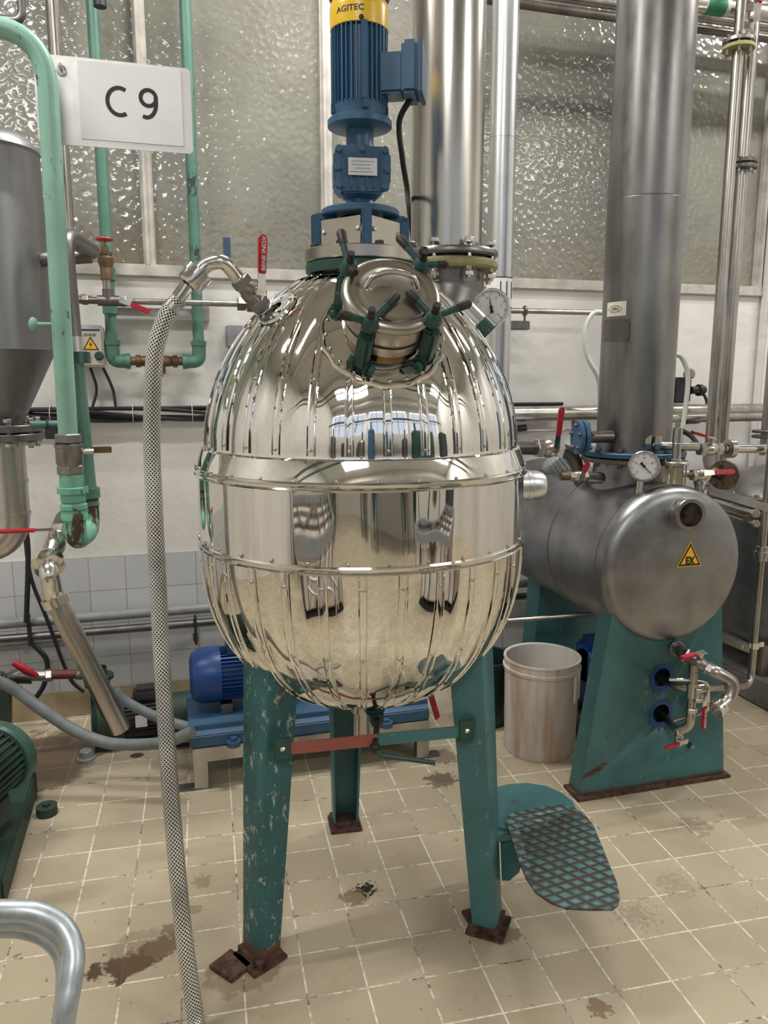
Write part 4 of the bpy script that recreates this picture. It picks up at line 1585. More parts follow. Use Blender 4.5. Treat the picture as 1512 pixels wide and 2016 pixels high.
mb.lathe(AX, (0, 0, 1), [(0.0, 2.148), (0.060, 2.148), (0.060, 2.150)], 340, None)
mb.lathe(AX, (0, 0, 1), [(0.040, 2.149), (0.060, 2.149), (0.060, 2.149), (0.060, 2.322), (0.060, 2.322), (0.04, 2.322)], 340, lambda r, h, a: finned(r, h, a) if r > 0.05 else r, smooth=False)
for k in (0, 120, 240):
    d = vdir(10 + k)
    mb.box(Z(2.235) + d * 0.066, 0.016, 0.014, 0.172, ax=(V((-d.y, d.x, 0)), d, (0, 0, 1)), bev=0.002)
part('motor_body', mb, M['blue'], t)
for k in range(4):
    d = vdir(12 + 90 * k)
    part('end_shield_lug', MB().box(Z(2.143) + d * 0.064, 0.016, 0.014, 0.026, ax=(V((-d.y, d.x, 0)), d, (0, 0, 1)), bev=0.002), M['blue'], t)
tb = vdir(80)
ts = V((-tb.y, tb.x, 0))
mb = MB().box(Z(2.215) + tb * 0.082, 0.075, 0.06, 0.092, ax=(ts, tb, (0, 0, 1)), bev=0.006)
mb.box(Z(2.222) + tb * 0.128, 0.105, 0.04, 0.118, ax=(ts, tb, (0, 0, 1)), bev=0.008)
mb.box(Z(2.222) + tb * 0.154, 0.108, 0.010, 0.122, ax=(ts, tb, (0, 0, 1)), bev=0.004)
part('terminal_box', mb, M['blue'], t)
cw = part('fan_cowl', MB().lathe(AX, (0, 0, 1), [(0.067, 2.318), (0.0705, 2.319), (0.0705, 2.319), (0.0715, 2.36), (0.0700, 2.375), (0.062, 2.388), (0.0, 2.39)], 64), M['yellow'], t, 'yellow fan cowl')
part('lettering', text_mb('AGITEC', (0, 0, 2.346), (1, 0, 0), (0, 0, 1), 0.013, 0.0006, 'CENTER', wrap=(AX, 0.0713, math.radians(-33)), bold=0.012, squeeze=1.15), M['ink'], cw)
part('cowl_cap', MB().lathe(AX, (0, 0, 1), [(0.05, 2.388), (0.072, 2.390), (0.074, 2.394), (0.074, 2.404), (0.07, 2.408), (0.0, 2.41)], 48), M['blue2'], t)
part('fan_screw', MB().lathe(Z(2.325) + vdir(4) * 0.070, vdir(4), [(0.006, 0), (0.006, 0.003), (0, 0.004)], 8), M['iron'], t)
# its cable
c0 = Z(2.165) + tb * 0.125
pts = [c0, at(786, 240, 2.02), at(792, 310, 2.04), at(801, 370, 2.10), at(806, 420, 2.35), at(830, 600, 2.6)]
tag(part('motor_cable', MB().tube(spline(pts, 8), 0.0075, 10), M['black']), 'black cable hanging from the terminal box of the agitator motor', 'cable')

# ------------------------------------------------------------------ fat duct rising from the vessel shoulder
YD = 2.22
p = at(881, 300, YD)
RD = size(71, p)
dx = p.x
zf = at(905, 488, YD - RD).z
t = thing('steel_duct', 'wide upright stainless duct bolted to the right shoulder of the mirror vessel', 'duct', (dx, YD, zf))
part('tube', MB().lathe((dx, YD, 0), (0, 0, 1), [(RD, zf), (RD, 3.6)], 64), M['steel_duct'], t)
fc = V((dx + 0.012, YD, 0))
RF = size(80, V((dx, YD, zf)))
FRr = RD + 0.013
zf = 1.834
part('upper_flange', MB().lathe(fc, (0, 0, 1), [(RD - 0.01, zf), (FRr * 1.14, zf), (FRr * 1.2, zf + 0.006), (FRr * 1.2, zf + 0.014), (FRr * 1.17, zf + 0.020), (RD, zf + 0.024)], 64), M['steel_column'], t)
part('backing_ring', MB().lathe(fc, (0, 0, 1), [(RD - 0.01, zf - 0.034), (FRr * 1.15, zf - 0.034), (FRr * 1.2, zf - 0.028), (FRr * 1.2, zf - 0.016), (FRr * 1.14, zf - 0.008), (RD - 0.01, zf - 0.008)], 64), M['gasket'], t, 'olive backing ring')
part('gasket', MB().lathe(fc, (0, 0, 1), [(RD - 0.02, zf - 0.010), (FRr * 1.02, zf - 0.010), (FRr * 1.02, zf + 0.002), (RD - 0.02, zf + 0.002)], 48), M['black'], t)
bolt_parts(t, fc + V((0, 0, zf - 0.066)), (0, 0, 1), FRr * 1.08, 8, 0.0135, 0.108, AZ0 + 0.32, xref=(1, 0, 0))
el_ = [V((fc.x, fc.y, zf - 0.03)), V((fc.x, fc.y, zf - 0.09)), V((fc.x - 0.03, fc.y - 0.02, zf - 0.18)), V((fc.x - 0.11, fc.y - 0.07, zf - 0.30)), V((fc.x - 0.17, fc.y - 0.12, zf - 0.38))]
part('lower_elbow', MB().tube(spline(el_, 6), [RD * 0.96] * 6 + [RD * 0.94] * 6 + [RD * 0.90] * 6 + [RD * 0.86] * 7, 48, cap=False), M['steel_column'], t)

# pressure gauge on the shoulder
gc = at(967, 605, 1.95)
gauge('round white-faced pressure gauge on the right shoulder of the mirror vessel', gc, (-0.42, -0.9, -0.02), size(37, gc), 101, [gc + V((-0.0, 0.03, 0)), gc + V((-0.02, 0.05, -0.04)), gc + V((-0.07, 0.08, -0.10))], nums=('-1', '1', '3', '5', '7', '9'))


# ================================================================== LEFT SIDE: HOPPER, GREEN PIPES, SIGN
def cut(ob, mbs):
    """subtract builder meshes (room coordinates) from an object"""
    base = wloc(ob)
    for mb in mbs:
        bmesh.ops.recalc_face_normals(mb.bm, faces=list(mb.bm.faces))
        for v in mb.bm.verts:
            v.co -= base
        me = bpy.data.meshes.new('cutter')
        mb.bm.to_mesh(me)
        mb.bm.free()
        co = bpy.data.objects.new('cutter', me)
        C.objects.link(co)
        co.location = base
        md = ob.modifiers.new('cut', 'BOOLEAN')
        md.object = co
        md.operation = 'DIFFERENCE'
        md.solver = 'EXACT'
        dg = bpy.context.evaluated_depsgraph_get()
        dg.update()
        nm = bpy.data.meshes.new_from_object(ob.evaluated_get(dg))
        ob.modifiers.clear()
        ob.data = nm
        bpy.data.objects.remove(co)


HY = 2.75
hc = at(8, 700, HY)
hr = size(103, at(8, 690, HY))
hx = hc.x - 0.012
zt, zs, zn = at(0, 300, HY).z, at(100, 690, HY).z, at(8, 838, HY).z
t = thing('steel_hopper', 'dull steel hopper tapering to a flanged outlet at the left edge', 'hopper', (hx, HY, 0.95))
pr = [(0.0, zt + 0.075), (hr * 0.4, zt + 0.068), (hr * 0.75, zt + 0.045), (hr * 0.93, zt + 0.018), (hr * 0.965, zt + 0.005), (hr * 0.975, zt), (hr * 0.975, zt), (hr * 0.955, zt - 0.01), (hr * 0.955, zt - 0.01), (hr, zs + 0.006), (hr * 1.008, zs), (hr * 1.008, zs), (hr * 0.3, zn), (hr * 0.3, zn - 0.02)]
part('body', MB().lathe((hx, HY, 0), (0, 0, 1), pr, 72), M['steel_hopper'], t)
fr_ = size(70, (hx, HY, zn))
zf1 = at(8, 853, HY).z
for dz in (0.018, -0.010):
    part('outlet_flange', MB().disc((hx, HY, zf1 + dz - 0.012), (0, 0, 1), fr_, 0.024, 48, 0.003), M['steel_column'], t)
bolt_parts(t, (hx, HY, zf1 - 0.045), (0, 0, 1), fr_ * 0.8, 8, 0.014, 0.095, 0.25, mat='steel')
el_ = fillet([(hx, HY, zf1 - 0.02), (hx, HY, at(8, 1070, HY).z), (hx - 0.4, HY, at(8, 1090, HY).z)], 0.10, 10)
part('outlet_pipe', MB().tube(el_, 0.052, 32), M['steel'], t)
for py in (948, 1012):
    part('weld_ring', ring_on((hx, HY, at(8, py, HY).z), (0, 0, 1), 0.055, 0.012), M['steel'], t)
# lime form stuck on the hopper
pc = at(18, 562, HY - hr)
mb = MB()
nseg = 12
a0 = -0.75
ax_ = V((hx, HY, 0))
angl = lambda px: None
zt_, zb2 = at(20, 441, HY - hr * 0.9).z, at(20, 684, HY - hr * 0.9).z
th0, th1 = -1.2, 0.185


def on_hop(th, z, lift=0.0012):
    r = hr * (0.955 + 0.045 * (zt - z) / (zt - zs)) + lift
    return V((hx + math.sin(th) * r, HY - math.cos(th) * r, z))


g0 = [[on_hop(th0 + (th1 - th0) * i / nseg, zt_ + (zb2 - zt_) * j / 4, 0.001) for i in range(nseg + 1)] for j in range(5)]
gv = [[mb.bm.verts.new(p) for p in row] for row in g0]
for j in range(4):
    for i in range(nseg):
        mb.face([gv[j][i], gv[j][i + 1], gv[j + 1][i + 1], gv[j + 1][i]])
fm = part('form', mb, M['limepaper'])
tag(fm, 'lime green paper form stuck to the steel hopper at the left edge', 'paper')
form_root = fm
mb = MB()
H_ = zt_ - zb2
for j in range(26):
    z = zt_ - H_ * (0.04 + 0.036 * j)
    for i in range(4):
        th = th0 + 0.2 + (th1 - th0 - 0.26) * (i + 0.2) / 4
        if random.random() < 0.75 and j > 1:
            a_, b2 = on_hop(th, z, 0.0018), on_hop(th + 0.06 + 0.10 * random.random(), z, 0.0018)
            mb.box((a_ + b2) / 2, (b2 - a_).length, 0.0004, 0.0009 if j % 4 else 0.0004, ax=((b2 - a_), (b2 - a_).cross(V((0, 0, 1))), (0, 0, 1)))
part('printed_lines', mb, plain('form_ink', (0.20, 0.28, 0.14), 0.6), fm)
for s, z in (('ALARME', 0.79), ('TER', 0.88), ('TEMENT', 0.915), ('AVAUX', 0.95)):
    q = on_hop(th1 - 0.22, zt_ - H_ * z, 0.002)
    xd = V((math.cos(th1 - 0.22), math.sin(th1 - 0.22), 0))
    part('lettering', text_mb(s, q, xd, (0, 0, 1), 0.009, 0.0003, 'CENTER', bold=0.01), M['red'], fm)

# big mint pipe
GY = 2.35
corner = at(89, 62, GY)
pe = at(131, 862, GY)
gx = at(133.5, 850, GY).x
gxt = at(100, 280, GY).x + (at(100, 280, GY).x - at(133.5, 850, GY).x) * 0.4
gr = size(19, at(110, 500, GY))
t = thing('mint_process_pipe', 'thick mint green pipe bending down from the upper left in front of the sign', 'pipe', (gx, GY, pe.z))
part('tube', MB().tube(fillet([(gx - 1.2, GY, corner.z), (gxt, GY, corner.z), (gx, GY, pe.z)], 0.135, 12), gr, 28), M['mint'], t)
p = at(92, 638, GY - 0.01)
mb = MB().cyl((gx - 0.01, GY, p.z), (gx - 0.065, GY + 0.01, p.z), 0.006, 10).ball((gx - 0.07, GY + 0.01, p.z), 0.013, 12, (1, 1, 1.5))
part('welded_lug', mb, M['mint'], t)
zv = at(131, 890, GY).z
v = thing('ball_valve', 'grey steel ball valve on the lower end of the thick mint pipe', 'valve', (gx, GY, zv - 0.05))
part('body', MB().lathe((gx, GY, zv), (0, 0, 1), [(0.03, -0.05), (0.034, -0.036), (0.037, -0.03), (0.037, 0.012), (0.039, 0.014), (0.039, 0.022), (0.03, 0.026)], 32), M['steel_column'], v)
for dz in (0.026, -0.062):
    mb = MB().hexn((gx, GY, zv + dz), (0, 0, 1), 0.0385, 0.026)
    part('end_nut', mb, M['steel_column'], v)
q = V((gx + 0.036, GY, zv))
part('stem', MB().cyl(q, q + V((0.03, 0, 0)), 0.009, 12), M['steel'], v)
part('lever', MB().box(q + V((0.05, 0, 0.004)), 0.055, 0.006, 0.018, bev=0.002), M['bronze'], v)
# mint fittings, U-bend and return riser
zu = at(150, 1050, GY).z
x2 = at(168, 900, GY + 0.14).x
Y2 = GY + 0.14
t = thing('mint_trap_pipe', 'rusting mint U-bend with fittings below the grey ball valve on the thick mint pipe', 'pipe', (gx, GY, zu))
zj = zv - 0.062
zend = at(140, 1000, GY).z
part('fittings', MB().lathe((gx + 0.002, GY, 0), (0, 0, 1), [(0.032, zj), (0.034, zj - 0.02), (0.034, zj - 0.036), (0.042, zj - 0.038), (0.042, zj - 0.054), (0.034, zj - 0.056), (0.034, zj - 0.078), (0.029, zj - 0.08), (0.037, zj - 0.088), (0.037, zj - 0.10), (0.031, zj - 0.102), (0.036, zj - 0.115), (0.036, zj - 0.13), (0.03, zj - 0.132)], 28), M['mintrust'], t)
part('u_bend', MB().tube(fillet([(gx + 0.002, GY, zj - 0.12), (gx + 0.002, GY, zu - 0.02), (x2, Y2, zu - 0.02), (x2, Y2, zu + 0.10)], 0.07, 10), 0.030, 26), M['mintrust'], t, 'rusted u-bend')
zs_ = at(158, 704, Y2).z
xs_ = x2 - 0.012
part('return_riser', MB().tube([(x2, Y2, zu + 0.06), (x2, Y2, at(168, 978, Y2).z), (xs_, Y2, zs_)], [0.033, 0.0275, 0.0255], 24), M['mintdark'], t)
part('socket', ring_on((x2, Y2, at(168, 970, Y2).z), (0, 0, 1), 0.036, 0.03), M['mintdark'], t)
part('joint_flange', ring_on((xs_, Y2, zs_), (0, 0, 1), 0.045, 0.032), M['tealdark'], t)
pl_ = at(155, 690, Y2)
ct = at(158, 462, Y2)
t = thing('steel_cane_pipe', 'dark steel pipe bent over like a cane above the mint riser', 'pipe', (xs_, Y2, zs_ + 0.02))
part('tube', MB().tube(fillet([(xs_, Y2, zs_ + 0.01), (xs_ - 0.008, Y2, ct.z), (xs_ + 0.05, Y2 + 0.22, ct.z - 0.012)], 0.07, 10), 0.026, 26), M['steel_dark'], t)
part('lower_sleeve', ring_on((xs_, Y2, zs_ + 0.035), (0, 0, 1), 0.0275, 0.05), M['steel'], t)
q = at(120, 492, Y2 + 0.2)
part('back_stub', MB().cyl((xs_ + 0.05, Y2 + 0.2, ct.z - 0.03), (xs_ - 0.15, Y2 + 0.22, ct.z - 0.05), 0.022, 18), M['steel_dark'], t)
q = at(60, 836, GY + 0.1)
e = at(150, 836, GY + 0.1)
t = thing('mint_cross_pipe', 'short thin mint pipe running level between hopper outlet and mint riser', 'pipe', q)
part('tube', MB().cyl(q, V((e.x, e.y, q.z)), 0.0115, 14), M['mintdark'], t)
part('clip', MB().torus(at(94, 836, GY + 0.1), (1, 0, 0), 0.014, 0.003, 16, 6).box(at(102, 852, GY + 0.1), 0.035, 0.03, 0.035, bev=0.003), M['dark'], t)

# sign plate C 9
SY = 2.42
tl, tr_, br, bl = at(66, 106, SY), at(375, 133, SY), at(380, 304, SY), at(74, 280, SY)
zt1, zb1 = (tl.z + tr_.z) / 2, (bl.z + br.z) / 2
xl, xr_ = (tl.x + bl.x) / 2, (tr_.x + br.x) / 2
t = thing('sign_plate', 'brushed aluminium plate with a white C 9 sheet, bolted behind the mint pipe', 'sign', ((xl + xr_) / 2, SY, zb1))
cn = 0.012
pts = []
for cx_, cz_, s0 in ((xr_ - cn, zt1 - cn, 0), (xl + cn, zt1 - cn, 90), (xl + cn, zb1 + cn, 180), (xr_ - cn, zb1 + cn, 270)):
    for k in range(5):
        a = math.radians(s0 + 22.5 * k)
        pts.append(V((cx_ + cn * math.cos(a), SY, cz_ + cn * math.sin(a))))
part('plate', MB().prism(pts, (0, 0.003, 0)), steel('sign_aluminium', (0.66, 0.63, 0.62), 0.4, (1, 1, 1), scale=8, dark=0.85, metal=0.6), t)
a_, b2 = at(151, 121, SY), at(362, 286, SY)
pw = part('paper_sheet', MB().box(((a_.x + b2.x) / 2, SY - 0.0014, (at(255, 128, SY).z + at(258, 281, SY).z) / 2), b2.x - a_.x, 0.002, at(255, 128, SY).z - at(258, 281, SY).z, bev=0.0006), M['white'], t)
def arc(cx, cy, rx, ry, a0, a1, n=22):
    return [(cx + rx * math.cos(math.radians(a0 + (a1 - a0) * k / n)), cy + ry * math.sin(math.radians(a0 + (a1 - a0) * k / n))) for k in range(n + 1)]


GL = {'C': arc(6, 0, 22.5, 25, 58, 302, 30), '9': arc(-0.5, 10.5, 14.5, 14.5, 0, 359, 30), '9t': arc(-5, 3, 19.0, 28.5, 20, -100, 22) + [(-12.5, -23.5)]}
for ch, px, py in (('C', 229, 200), ('9', 293, 205), ('9t', 293, 205)):
    q = at(px, py, SY)
    k_ = size(1, q)
    part('lettering', stroke([V((q.x + a * k_, SY - 0.0024, q.z + b_ * k_)) for a, b_ in GL[ch]], 7.6 * k_, (0, -1, 0), 0.0005 if ch != '9t' else 0.0003), M['ink'], pw)
q = at(121, 138, SY - 0.005)
mb = MB().lathe(q, (0, -1, 0), [(0.013, 0), (0.013, 0.002), (0.007, 0.003)], 20)
mb.cyl(q, q + V((0.0, -0.03, 0.004)), 0.0045, 10)
part('bolt', mb, M['steel_bright'], t)
# upper-left thin steel pipes
p = at(107, 60, 2.9)
q = at(118, 330, 2.9)
pipe('thin_riser', [(p.x, 2.9, 3.2), (p.x, 2.9, at(120, 480, 2.9).z)], 0.022, M['steel_pipe'], 'slim upright steel pipe behind the upper left corner of the sign')
p = at(42, 0, 2.7)
pipe('thin_bend', [(at(42, 10, 2.7).x, 2.7, 3.1), (at(42, 10, 2.7).x, 2.7, at(42, 43, 2.7).z), (at(-60, 43, 2.7).x, 2.7, at(42, 43, 2.7).z)], 0.012, M['steel_dark'], 'thin dark pipe bending left above the mint pipe in the top left corner', R=0.03)
p = at(196, -5, WY - 0.2)
tag(part('pipe_end', MB().cyl((p.x, p.y, 3.5), (p.x, p.y, at(200, 14, WY - 0.2).z), 0.024, 16), M['dark']), 'dark pipe end coming down over the left mint riser at the top', 'pipe')

# steel outlet chain with red lever
OY = 2.32
v0, v1 = at(118, 1042, OY + 0.12), at(97, 1108, OY)
axv = (v1 - v0).normalized()
pipe('feed_pipe', [at(126, 1020, OY + 0.35), v0 + axv * 0.01], 0.026, M['steel_dark'], 'dark pipe feeding the red-levered drain valve beside the rusty U-bend')
t = ball_valve('drain ball valve with a long level red lever in front of the hopper outlet', (v0 + v1) / 2, axv, 0.026, (v1 - v0).length, (0.0, -0.25, 1), (-1, 0.05, 0), 0.165, 'steel', hw=0.018)
k0 = at(97, 1125, OY - 0.02)
k1 = at(103, 1165, OY - 0.03)
k2 = at(113, 1188, OY - 0.03)
k3 = at(238, 1437, OY - 0.02)
d3 = (k3 - k2).normalized()
t = thing('outlet_tube', 'long leaning steel outlet tube with clamped elbow at its top, left of the braided hose', 'pipe', k3)
part('coupling', MB().lathe(v1, (k0 - v1 + V((0, -0.02, 0))), [(0.026, -0.012), (0.043, -0.008), (0.045, 0.004), (0.045, 0.018), (0.036, 0.022), (0.027, 0.024)], 32), M['steel_bright'], t)
part('elbow', MB().tube(fillet([v1 + V((0, -0.01, 0)), at(97, 1130, OY - 0.05), k1, k2], 0.05, 8), 0.027, 24), M['steel_bright'], t)
kc = k2 - d3 * 0.01
part('clamp_ring', MB().lathe(kc, d3, [(0.028, -0.012), (0.038, -0.012), (0.0385, 0.012), (0.028, 0.012)], 32), M['steel_bright'], t)
part('tube', MB().tube([k2, k2 + d3 * 0.05, k3 - d3 * 0.001, k3], [0.025, 0.0305, 0.0305, 0.029], 28, cap=False).lathe(k3, d3, [(0.029, 0), (0.027, 0), (0.027, -0.2), (0.0, -0.2)], 28), M['steel_pipe'], t)

# cables dropping behind the hopper outlet
for k, (pp, lab) in enumerate(((((38, 880), (48, 960), (42, 1000), (55, 1080), (52, 1225)), 'thick black cables hanging left, behind the hopper outlet'), (((44, 940), (50, 1060), (62, 1140), (95, 1225), (135, 1330), (165, 1362)), 'black cable running down right past the steel outlet tube'), (((65, 1268), (92, 1300), (88, 1345), (68, 1378)), 'dark looped cable below the conduits at left'))):
    tag(part('cable', MB().tube(spline([at(x, y, WY - 0.12) for x, y in pp], 6), 0.011 if k != 1 else 0.008, 10), M['black']), lab, 'cable')

# ------------------------------------------------------------------ braided hose with its fittings
m, nt, b = new_mat('braided_hose')
uvn = N(nt, 'ShaderNodeUVMap')
sp_ = N(nt, 'ShaderNodeSeparateXYZ')
LK(nt, uvn.outputs[0], sp_.inputs[0])
u_ = math_n(nt, 'MULTIPLY', sp_.outputs['X'], 14)
v_ = math_n(nt, 'MULTIPLY', sp_.outputs['Y'], 105)
d1 = math_n(nt, 'ABSOLUTE', math_n(nt, 'SUBTRACT', math_n(nt, 'FRACT', math_n(nt, 'ADD', u_, v_)), 0.5))
d2 = math_n(nt, 'ABSOLUTE', math_n(nt, 'SUBTRACT', math_n(nt, 'FRACT', math_n(nt, 'SUBTRACT', math_n(nt, 'ADD', u_, 100), v_)), 0.5))
w1 = math_n(nt, 'MAXIMUM', d1, d2)
fac = ramp(nt, w1, [(0.30, g(0)), (0.36, g(1))])
dn_ = tex_noise(nt, 7, 4, 0.6)
light = ramp(nt, dn_, [(0.35, (0.55, 0.53, 0.48)), (0.6, (0.85, 0.83, 0.77))])
LK(nt, mix(nt, fac, (0.045, 0.042, 0.038), light), b.inputs['Base Color'])
b.inputs['Metallic'].default_value = 0.45
b.inputs['Roughness'].default_value = 0.35
bump(nt, b, fac, 0.6, 0.0015)
M['braid'] = m
HYY = 1.90
h0 = at(372, 556, HYY)
hpts = [at(352, 590, HYY), at(330, 618, HYY), at(308, 680, HYY), at(301, 760, HYY), at(299, 880, HYY), at(304, 1000, 1.88), at(311, 1150, 1.86), at(320, 1320, 1.82), at(330, 1480, 1.77), at(346, 1680, 1.71), at(363, 1850, 1.66), at(384, 1996, 1.63), on(397, 2070, 0.021), on(420, 2170, 0.021)]
hpts[-2].y = 1.56
rh = 0.0195
t = thing('braided_hose', 'long braided hose hanging from the vessel valve down to the floor', 'hose', hpts[-1])
part('tube', MB().tube(spline(hpts, 10), rh, 24), M['braid'], t)
ferr = at(368, 562, HYY)
fd_ = (hpts[0] - ferr).normalized()
part('ferrule', MB().tube([ferr + (ferr - hpts[1]).normalized() * 0.0, hpts[1] + (hpts[0] - hpts[1]) * 0.1], 0.0165, 20), M['steel_bright'], t)
dcl = (hpts[1] - hpts[0]).normalized()
pcl = hpts[0] + dcl * 0.022
mb = MB().lathe(pcl, dcl, [(0.0197, -0.007), (0.0215, -0.007), (0.0215, 0.007), (0.0197, 0.007)], 28)
mb.box(pcl + V((0.018, -0.008, -0.014)), 0.022, 0.012, 0.012, bev=0.002)
part('hose_clamp', mb, M['steel'], t)
un = at(383, 548, HYY)
ud = (at(405, 527, HYY) - at(360, 578, HYY)).normalized()
t = thing('hose_elbow', 'bright steel elbow with union nut joining the braided hose to the vessel valve', 'pipe fitting', un - V((0, 0, .05)))
part('union_nut', MB().lathe(un, ud, [(0.018, -0.022), (0.030, -0.020), (0.032, -0.014), (0.032, 0.004), (0.036, 0.004), (0.036, 0.020), (0.031, 0.022), (0.018, 0.022)], 24, fn=lambda r, h, a: r * (1 + 0.03 * math.cos(6 * a)) if r > 0.025 else r), M['steel_bright'], t)
ep = [un, at(408, 522, HYY), at(440, 517, HYY - 0.01), at(466, 545, HYY), at(474, 556, HYY)]
part('bend', MB().tube(spline(ep, 8), 0.0165, 22), M['steel_bright'], t)
va, vb = at(470, 548, HYY), at(517, 606, HYY + 0.02)
t = ball_valve('steel ball valve on the left shoulder of the mirror vessel with upright red lever', (va + vb) / 2, vb - va, 0.021, (vb - va).length, (0.5, -0.85, 0.15), (0.05, 0.0, 1), 0.122, 'steel_column', hw=0.024, writing='BENE INOX')
q = at(517, 582, HYY + 0.02)
part('locking_tab', MB().box(q, 0.02, 0.008, 0.03, bev=0.003), M['iron'], t)
vc = at(560, 655, HYY + 0.05)
pipe('vessel_inlet_stub', [vb - (vb - va).normalized() * 0.006, vb + (vc - vb) * 0.45, vc], 0.019, M['steel_column'], 'short steel inlet stub between the red-levered valve and the vessel shoulder', extras=[('hex_collar', MB().hexn(vb + (vc - vb) * 0.02, (vc - vb), 0.026, 0.018), M['steel'])])
# patch ring around the inlet on the dome
dn = (V((vc.x - AX.x, vc.y - AX.y, 0)).normalized() * 0.75 + V((0, 0, 0.66))).normalized()

# ------------------------------------------------------------------ blue motor pump on steel bench
BY = 2.74
x0, x1 = at(380, 1490, BY).x, at(845, 1450, BY).x
zb0 = at(385, 1478, BY).z
xm = (x0 + x1) / 2
t = thing('steel_bench', 'low stainless bench carrying the blue motor pump behind the vessel legs', 'bench', (xm, BY + 0.17, 0))
mb = MB().box((xm, BY + 0.02, zb0 - 0.02), x1 - x0, 0.05, 0.055, bev=0.002)
mb.box((xm, BY + 0.36, zb0 - 0.02), x1 - x0, 0.05, 0.055, bev=0.002)
for x in (x0 + 0.025, xm, x1 - 0.025):
    mb.box((x, BY + 0.19, zb0 - 0.02), 0.05, 0.34, 0.05)
part('top_frame', mb, M['steel'], t)
for x in (x0 + 0.026, x1 - 0.026):
    for y in (BY + 0.02, BY + 0.36):
        l_ = part('leg', MB().box((x, y, (zb0 - 0.045) / 2), 0.05, 0.045, zb0 - 0.045, bev=0.002), M['steel'], t)
        part('foot', MB().box((x + (-0.04 if x < xm else 0.03), y - 0.0, 0.004), 0.09, 0.045, 0.008, bev=0.003), M['steel_column'], l_)
zc0 = zb0 + 0.008
t = thing('motor_pump', 'deep blue motor with finned body on a steel-blue baseplate behind the left leg', 'pump', (xm, BY + 0.17, zc0))
bx0, bx1 = x0 - 0.01, x1
bh = 0.10
mb = MB().box(((bx0 + bx1) / 2, BY + 0.03, zc0 + bh / 2 - 0.005), bx1 - bx0, 0.012, bh * 0.62)
mb.prism([(bx0, BY, zc0), (bx0, BY, zc0 + 0.045), (bx0, BY + 0.06, zc0 + 0.075), (bx0, BY + 0.32, zc0 + 0.075), (bx0, BY + 0.38, zc0 + 0.045), (bx0, BY + 0.38, zc0)], (bx1 - bx0, 0, 0), bev=0.004)
part('baseplate', mb, M['blueskid'], t)
for px in (460, 760):
    q = at(px, 1458 if px < 600 else 1428, BY - 0.01)
    mb = MB().cyl((q.x, BY - 0.012, zc0), (q.x, BY - 0.012, zc0 + 0.02), 0.026, 20)
    mb.hexn((q.x, BY - 0.012, zc0 + 0.018), (0, 0, 1), 0.014, 0.014)
    part('fixing_lug', mb, M['blueskid'], t)
my = BY + 0.19
mc = at(430, 1326, my)
mr_ = size(54, mc)
xl_ = at(373, 1326, my).x
mp_ = V((xl_, my, mc.z))
part('fan_cowl', MB().lathe(mp_, (1, 0, 0), [(0, 0), (mr_ * 0.6, 0.0), (mr_ * 0.85, 0.01), (mr_ * 1.0, 0.04), (mr_ * 1.02, 0.10), (mr_ * 1.02, 0.115), (mr_ * 0.9, 0.115)], 40), M['blue2'], t)
mb = MB().lathe(mp_ + V((0.105, 0, 0)), (1, 0, 0), [(0.0, 0.0), (mr_ * 0.86, 0), (mr_ * 0.86, 0), (mr_ * 0.86, 0.26), (mr_ * 0.86, 0.26), (0, 0.26)], 300, lambda r, h, a: r + (0.012 if (a * 40 / (2 * PI)) % 1 < 0.35 and r > 0.01 else 0), smooth=False)
part('motor_body', mb, M['blue2'], t)
part('end_shield', MB().lathe(mp_ + V((0.36, 0, 0)), (1, 0, 0), [(mr_ * 0.9, 0), (mr_ * 1.05, 0.005), (mr_ * 1.05, 0.03), (mr_ * 0.6, 0.05), (mr_ * 0.35, 0.09), (0.02, 0.10), (0.02, 0.2), (0, 0.2)], 40), M['blue2'], t)
part('pump_casing', MB().lathe(mp_ + V((0.60, 0, 0)), (1, 0, 0), [(0, 0), (0.05, 0), (0.07, 0.02), (0.11, 0.03), (0.115, 0.05), (0.115, 0.10), (0.10, 0.12), (0.05, 0.13), (0.05, 0.2), (0.08, 0.2), (0.08, 0.22), (0, 0.22)], 40), M['blueskid'], t)
part('terminal_box', MB().box(mp_ + V((0.20, 0, mr_ + 0.04)), 0.12, 0.11, 0.12, bev=0.006), M['blue2'], t)
for dx_ in (0.13, 0.34):
    part('motor_foot', MB().box(mp_ + V((dx_, -0.06, -mr_ - 0.012)), 0.045, 0.06, 0.055, bev=0.003), M['steel_column'], t)
q = at(850, 1395, BY + 0.25)
mb = MB().cyl(q + V((-0.03, 0, 0.08)), q + V((-0.03, 0.1, 0.09)), 0.02, 14)
mb.cyl((q.x - 0.03, q.y + 0.1, zc0 + 0.1), (q.x - 0.03, q.y + 0.1, 0.52), 0.02, 14)
tt = thing('lever_valve', 'pump outlet valve with red lever pointing down, right of the vessel bottom', 'valve', q)
part('body', mb, M['steel_dark'], tt)
part('grip', MB().prism([at(839, 1358, q.y - 0.02), at(851, 1355, q.y - 0.02), at(867, 1412, q.y - 0.02), at(858, 1419, q.y - 0.02)], (0, 0.008, 0), bev=0.002), M['red'], tt, 'red plastic grip')

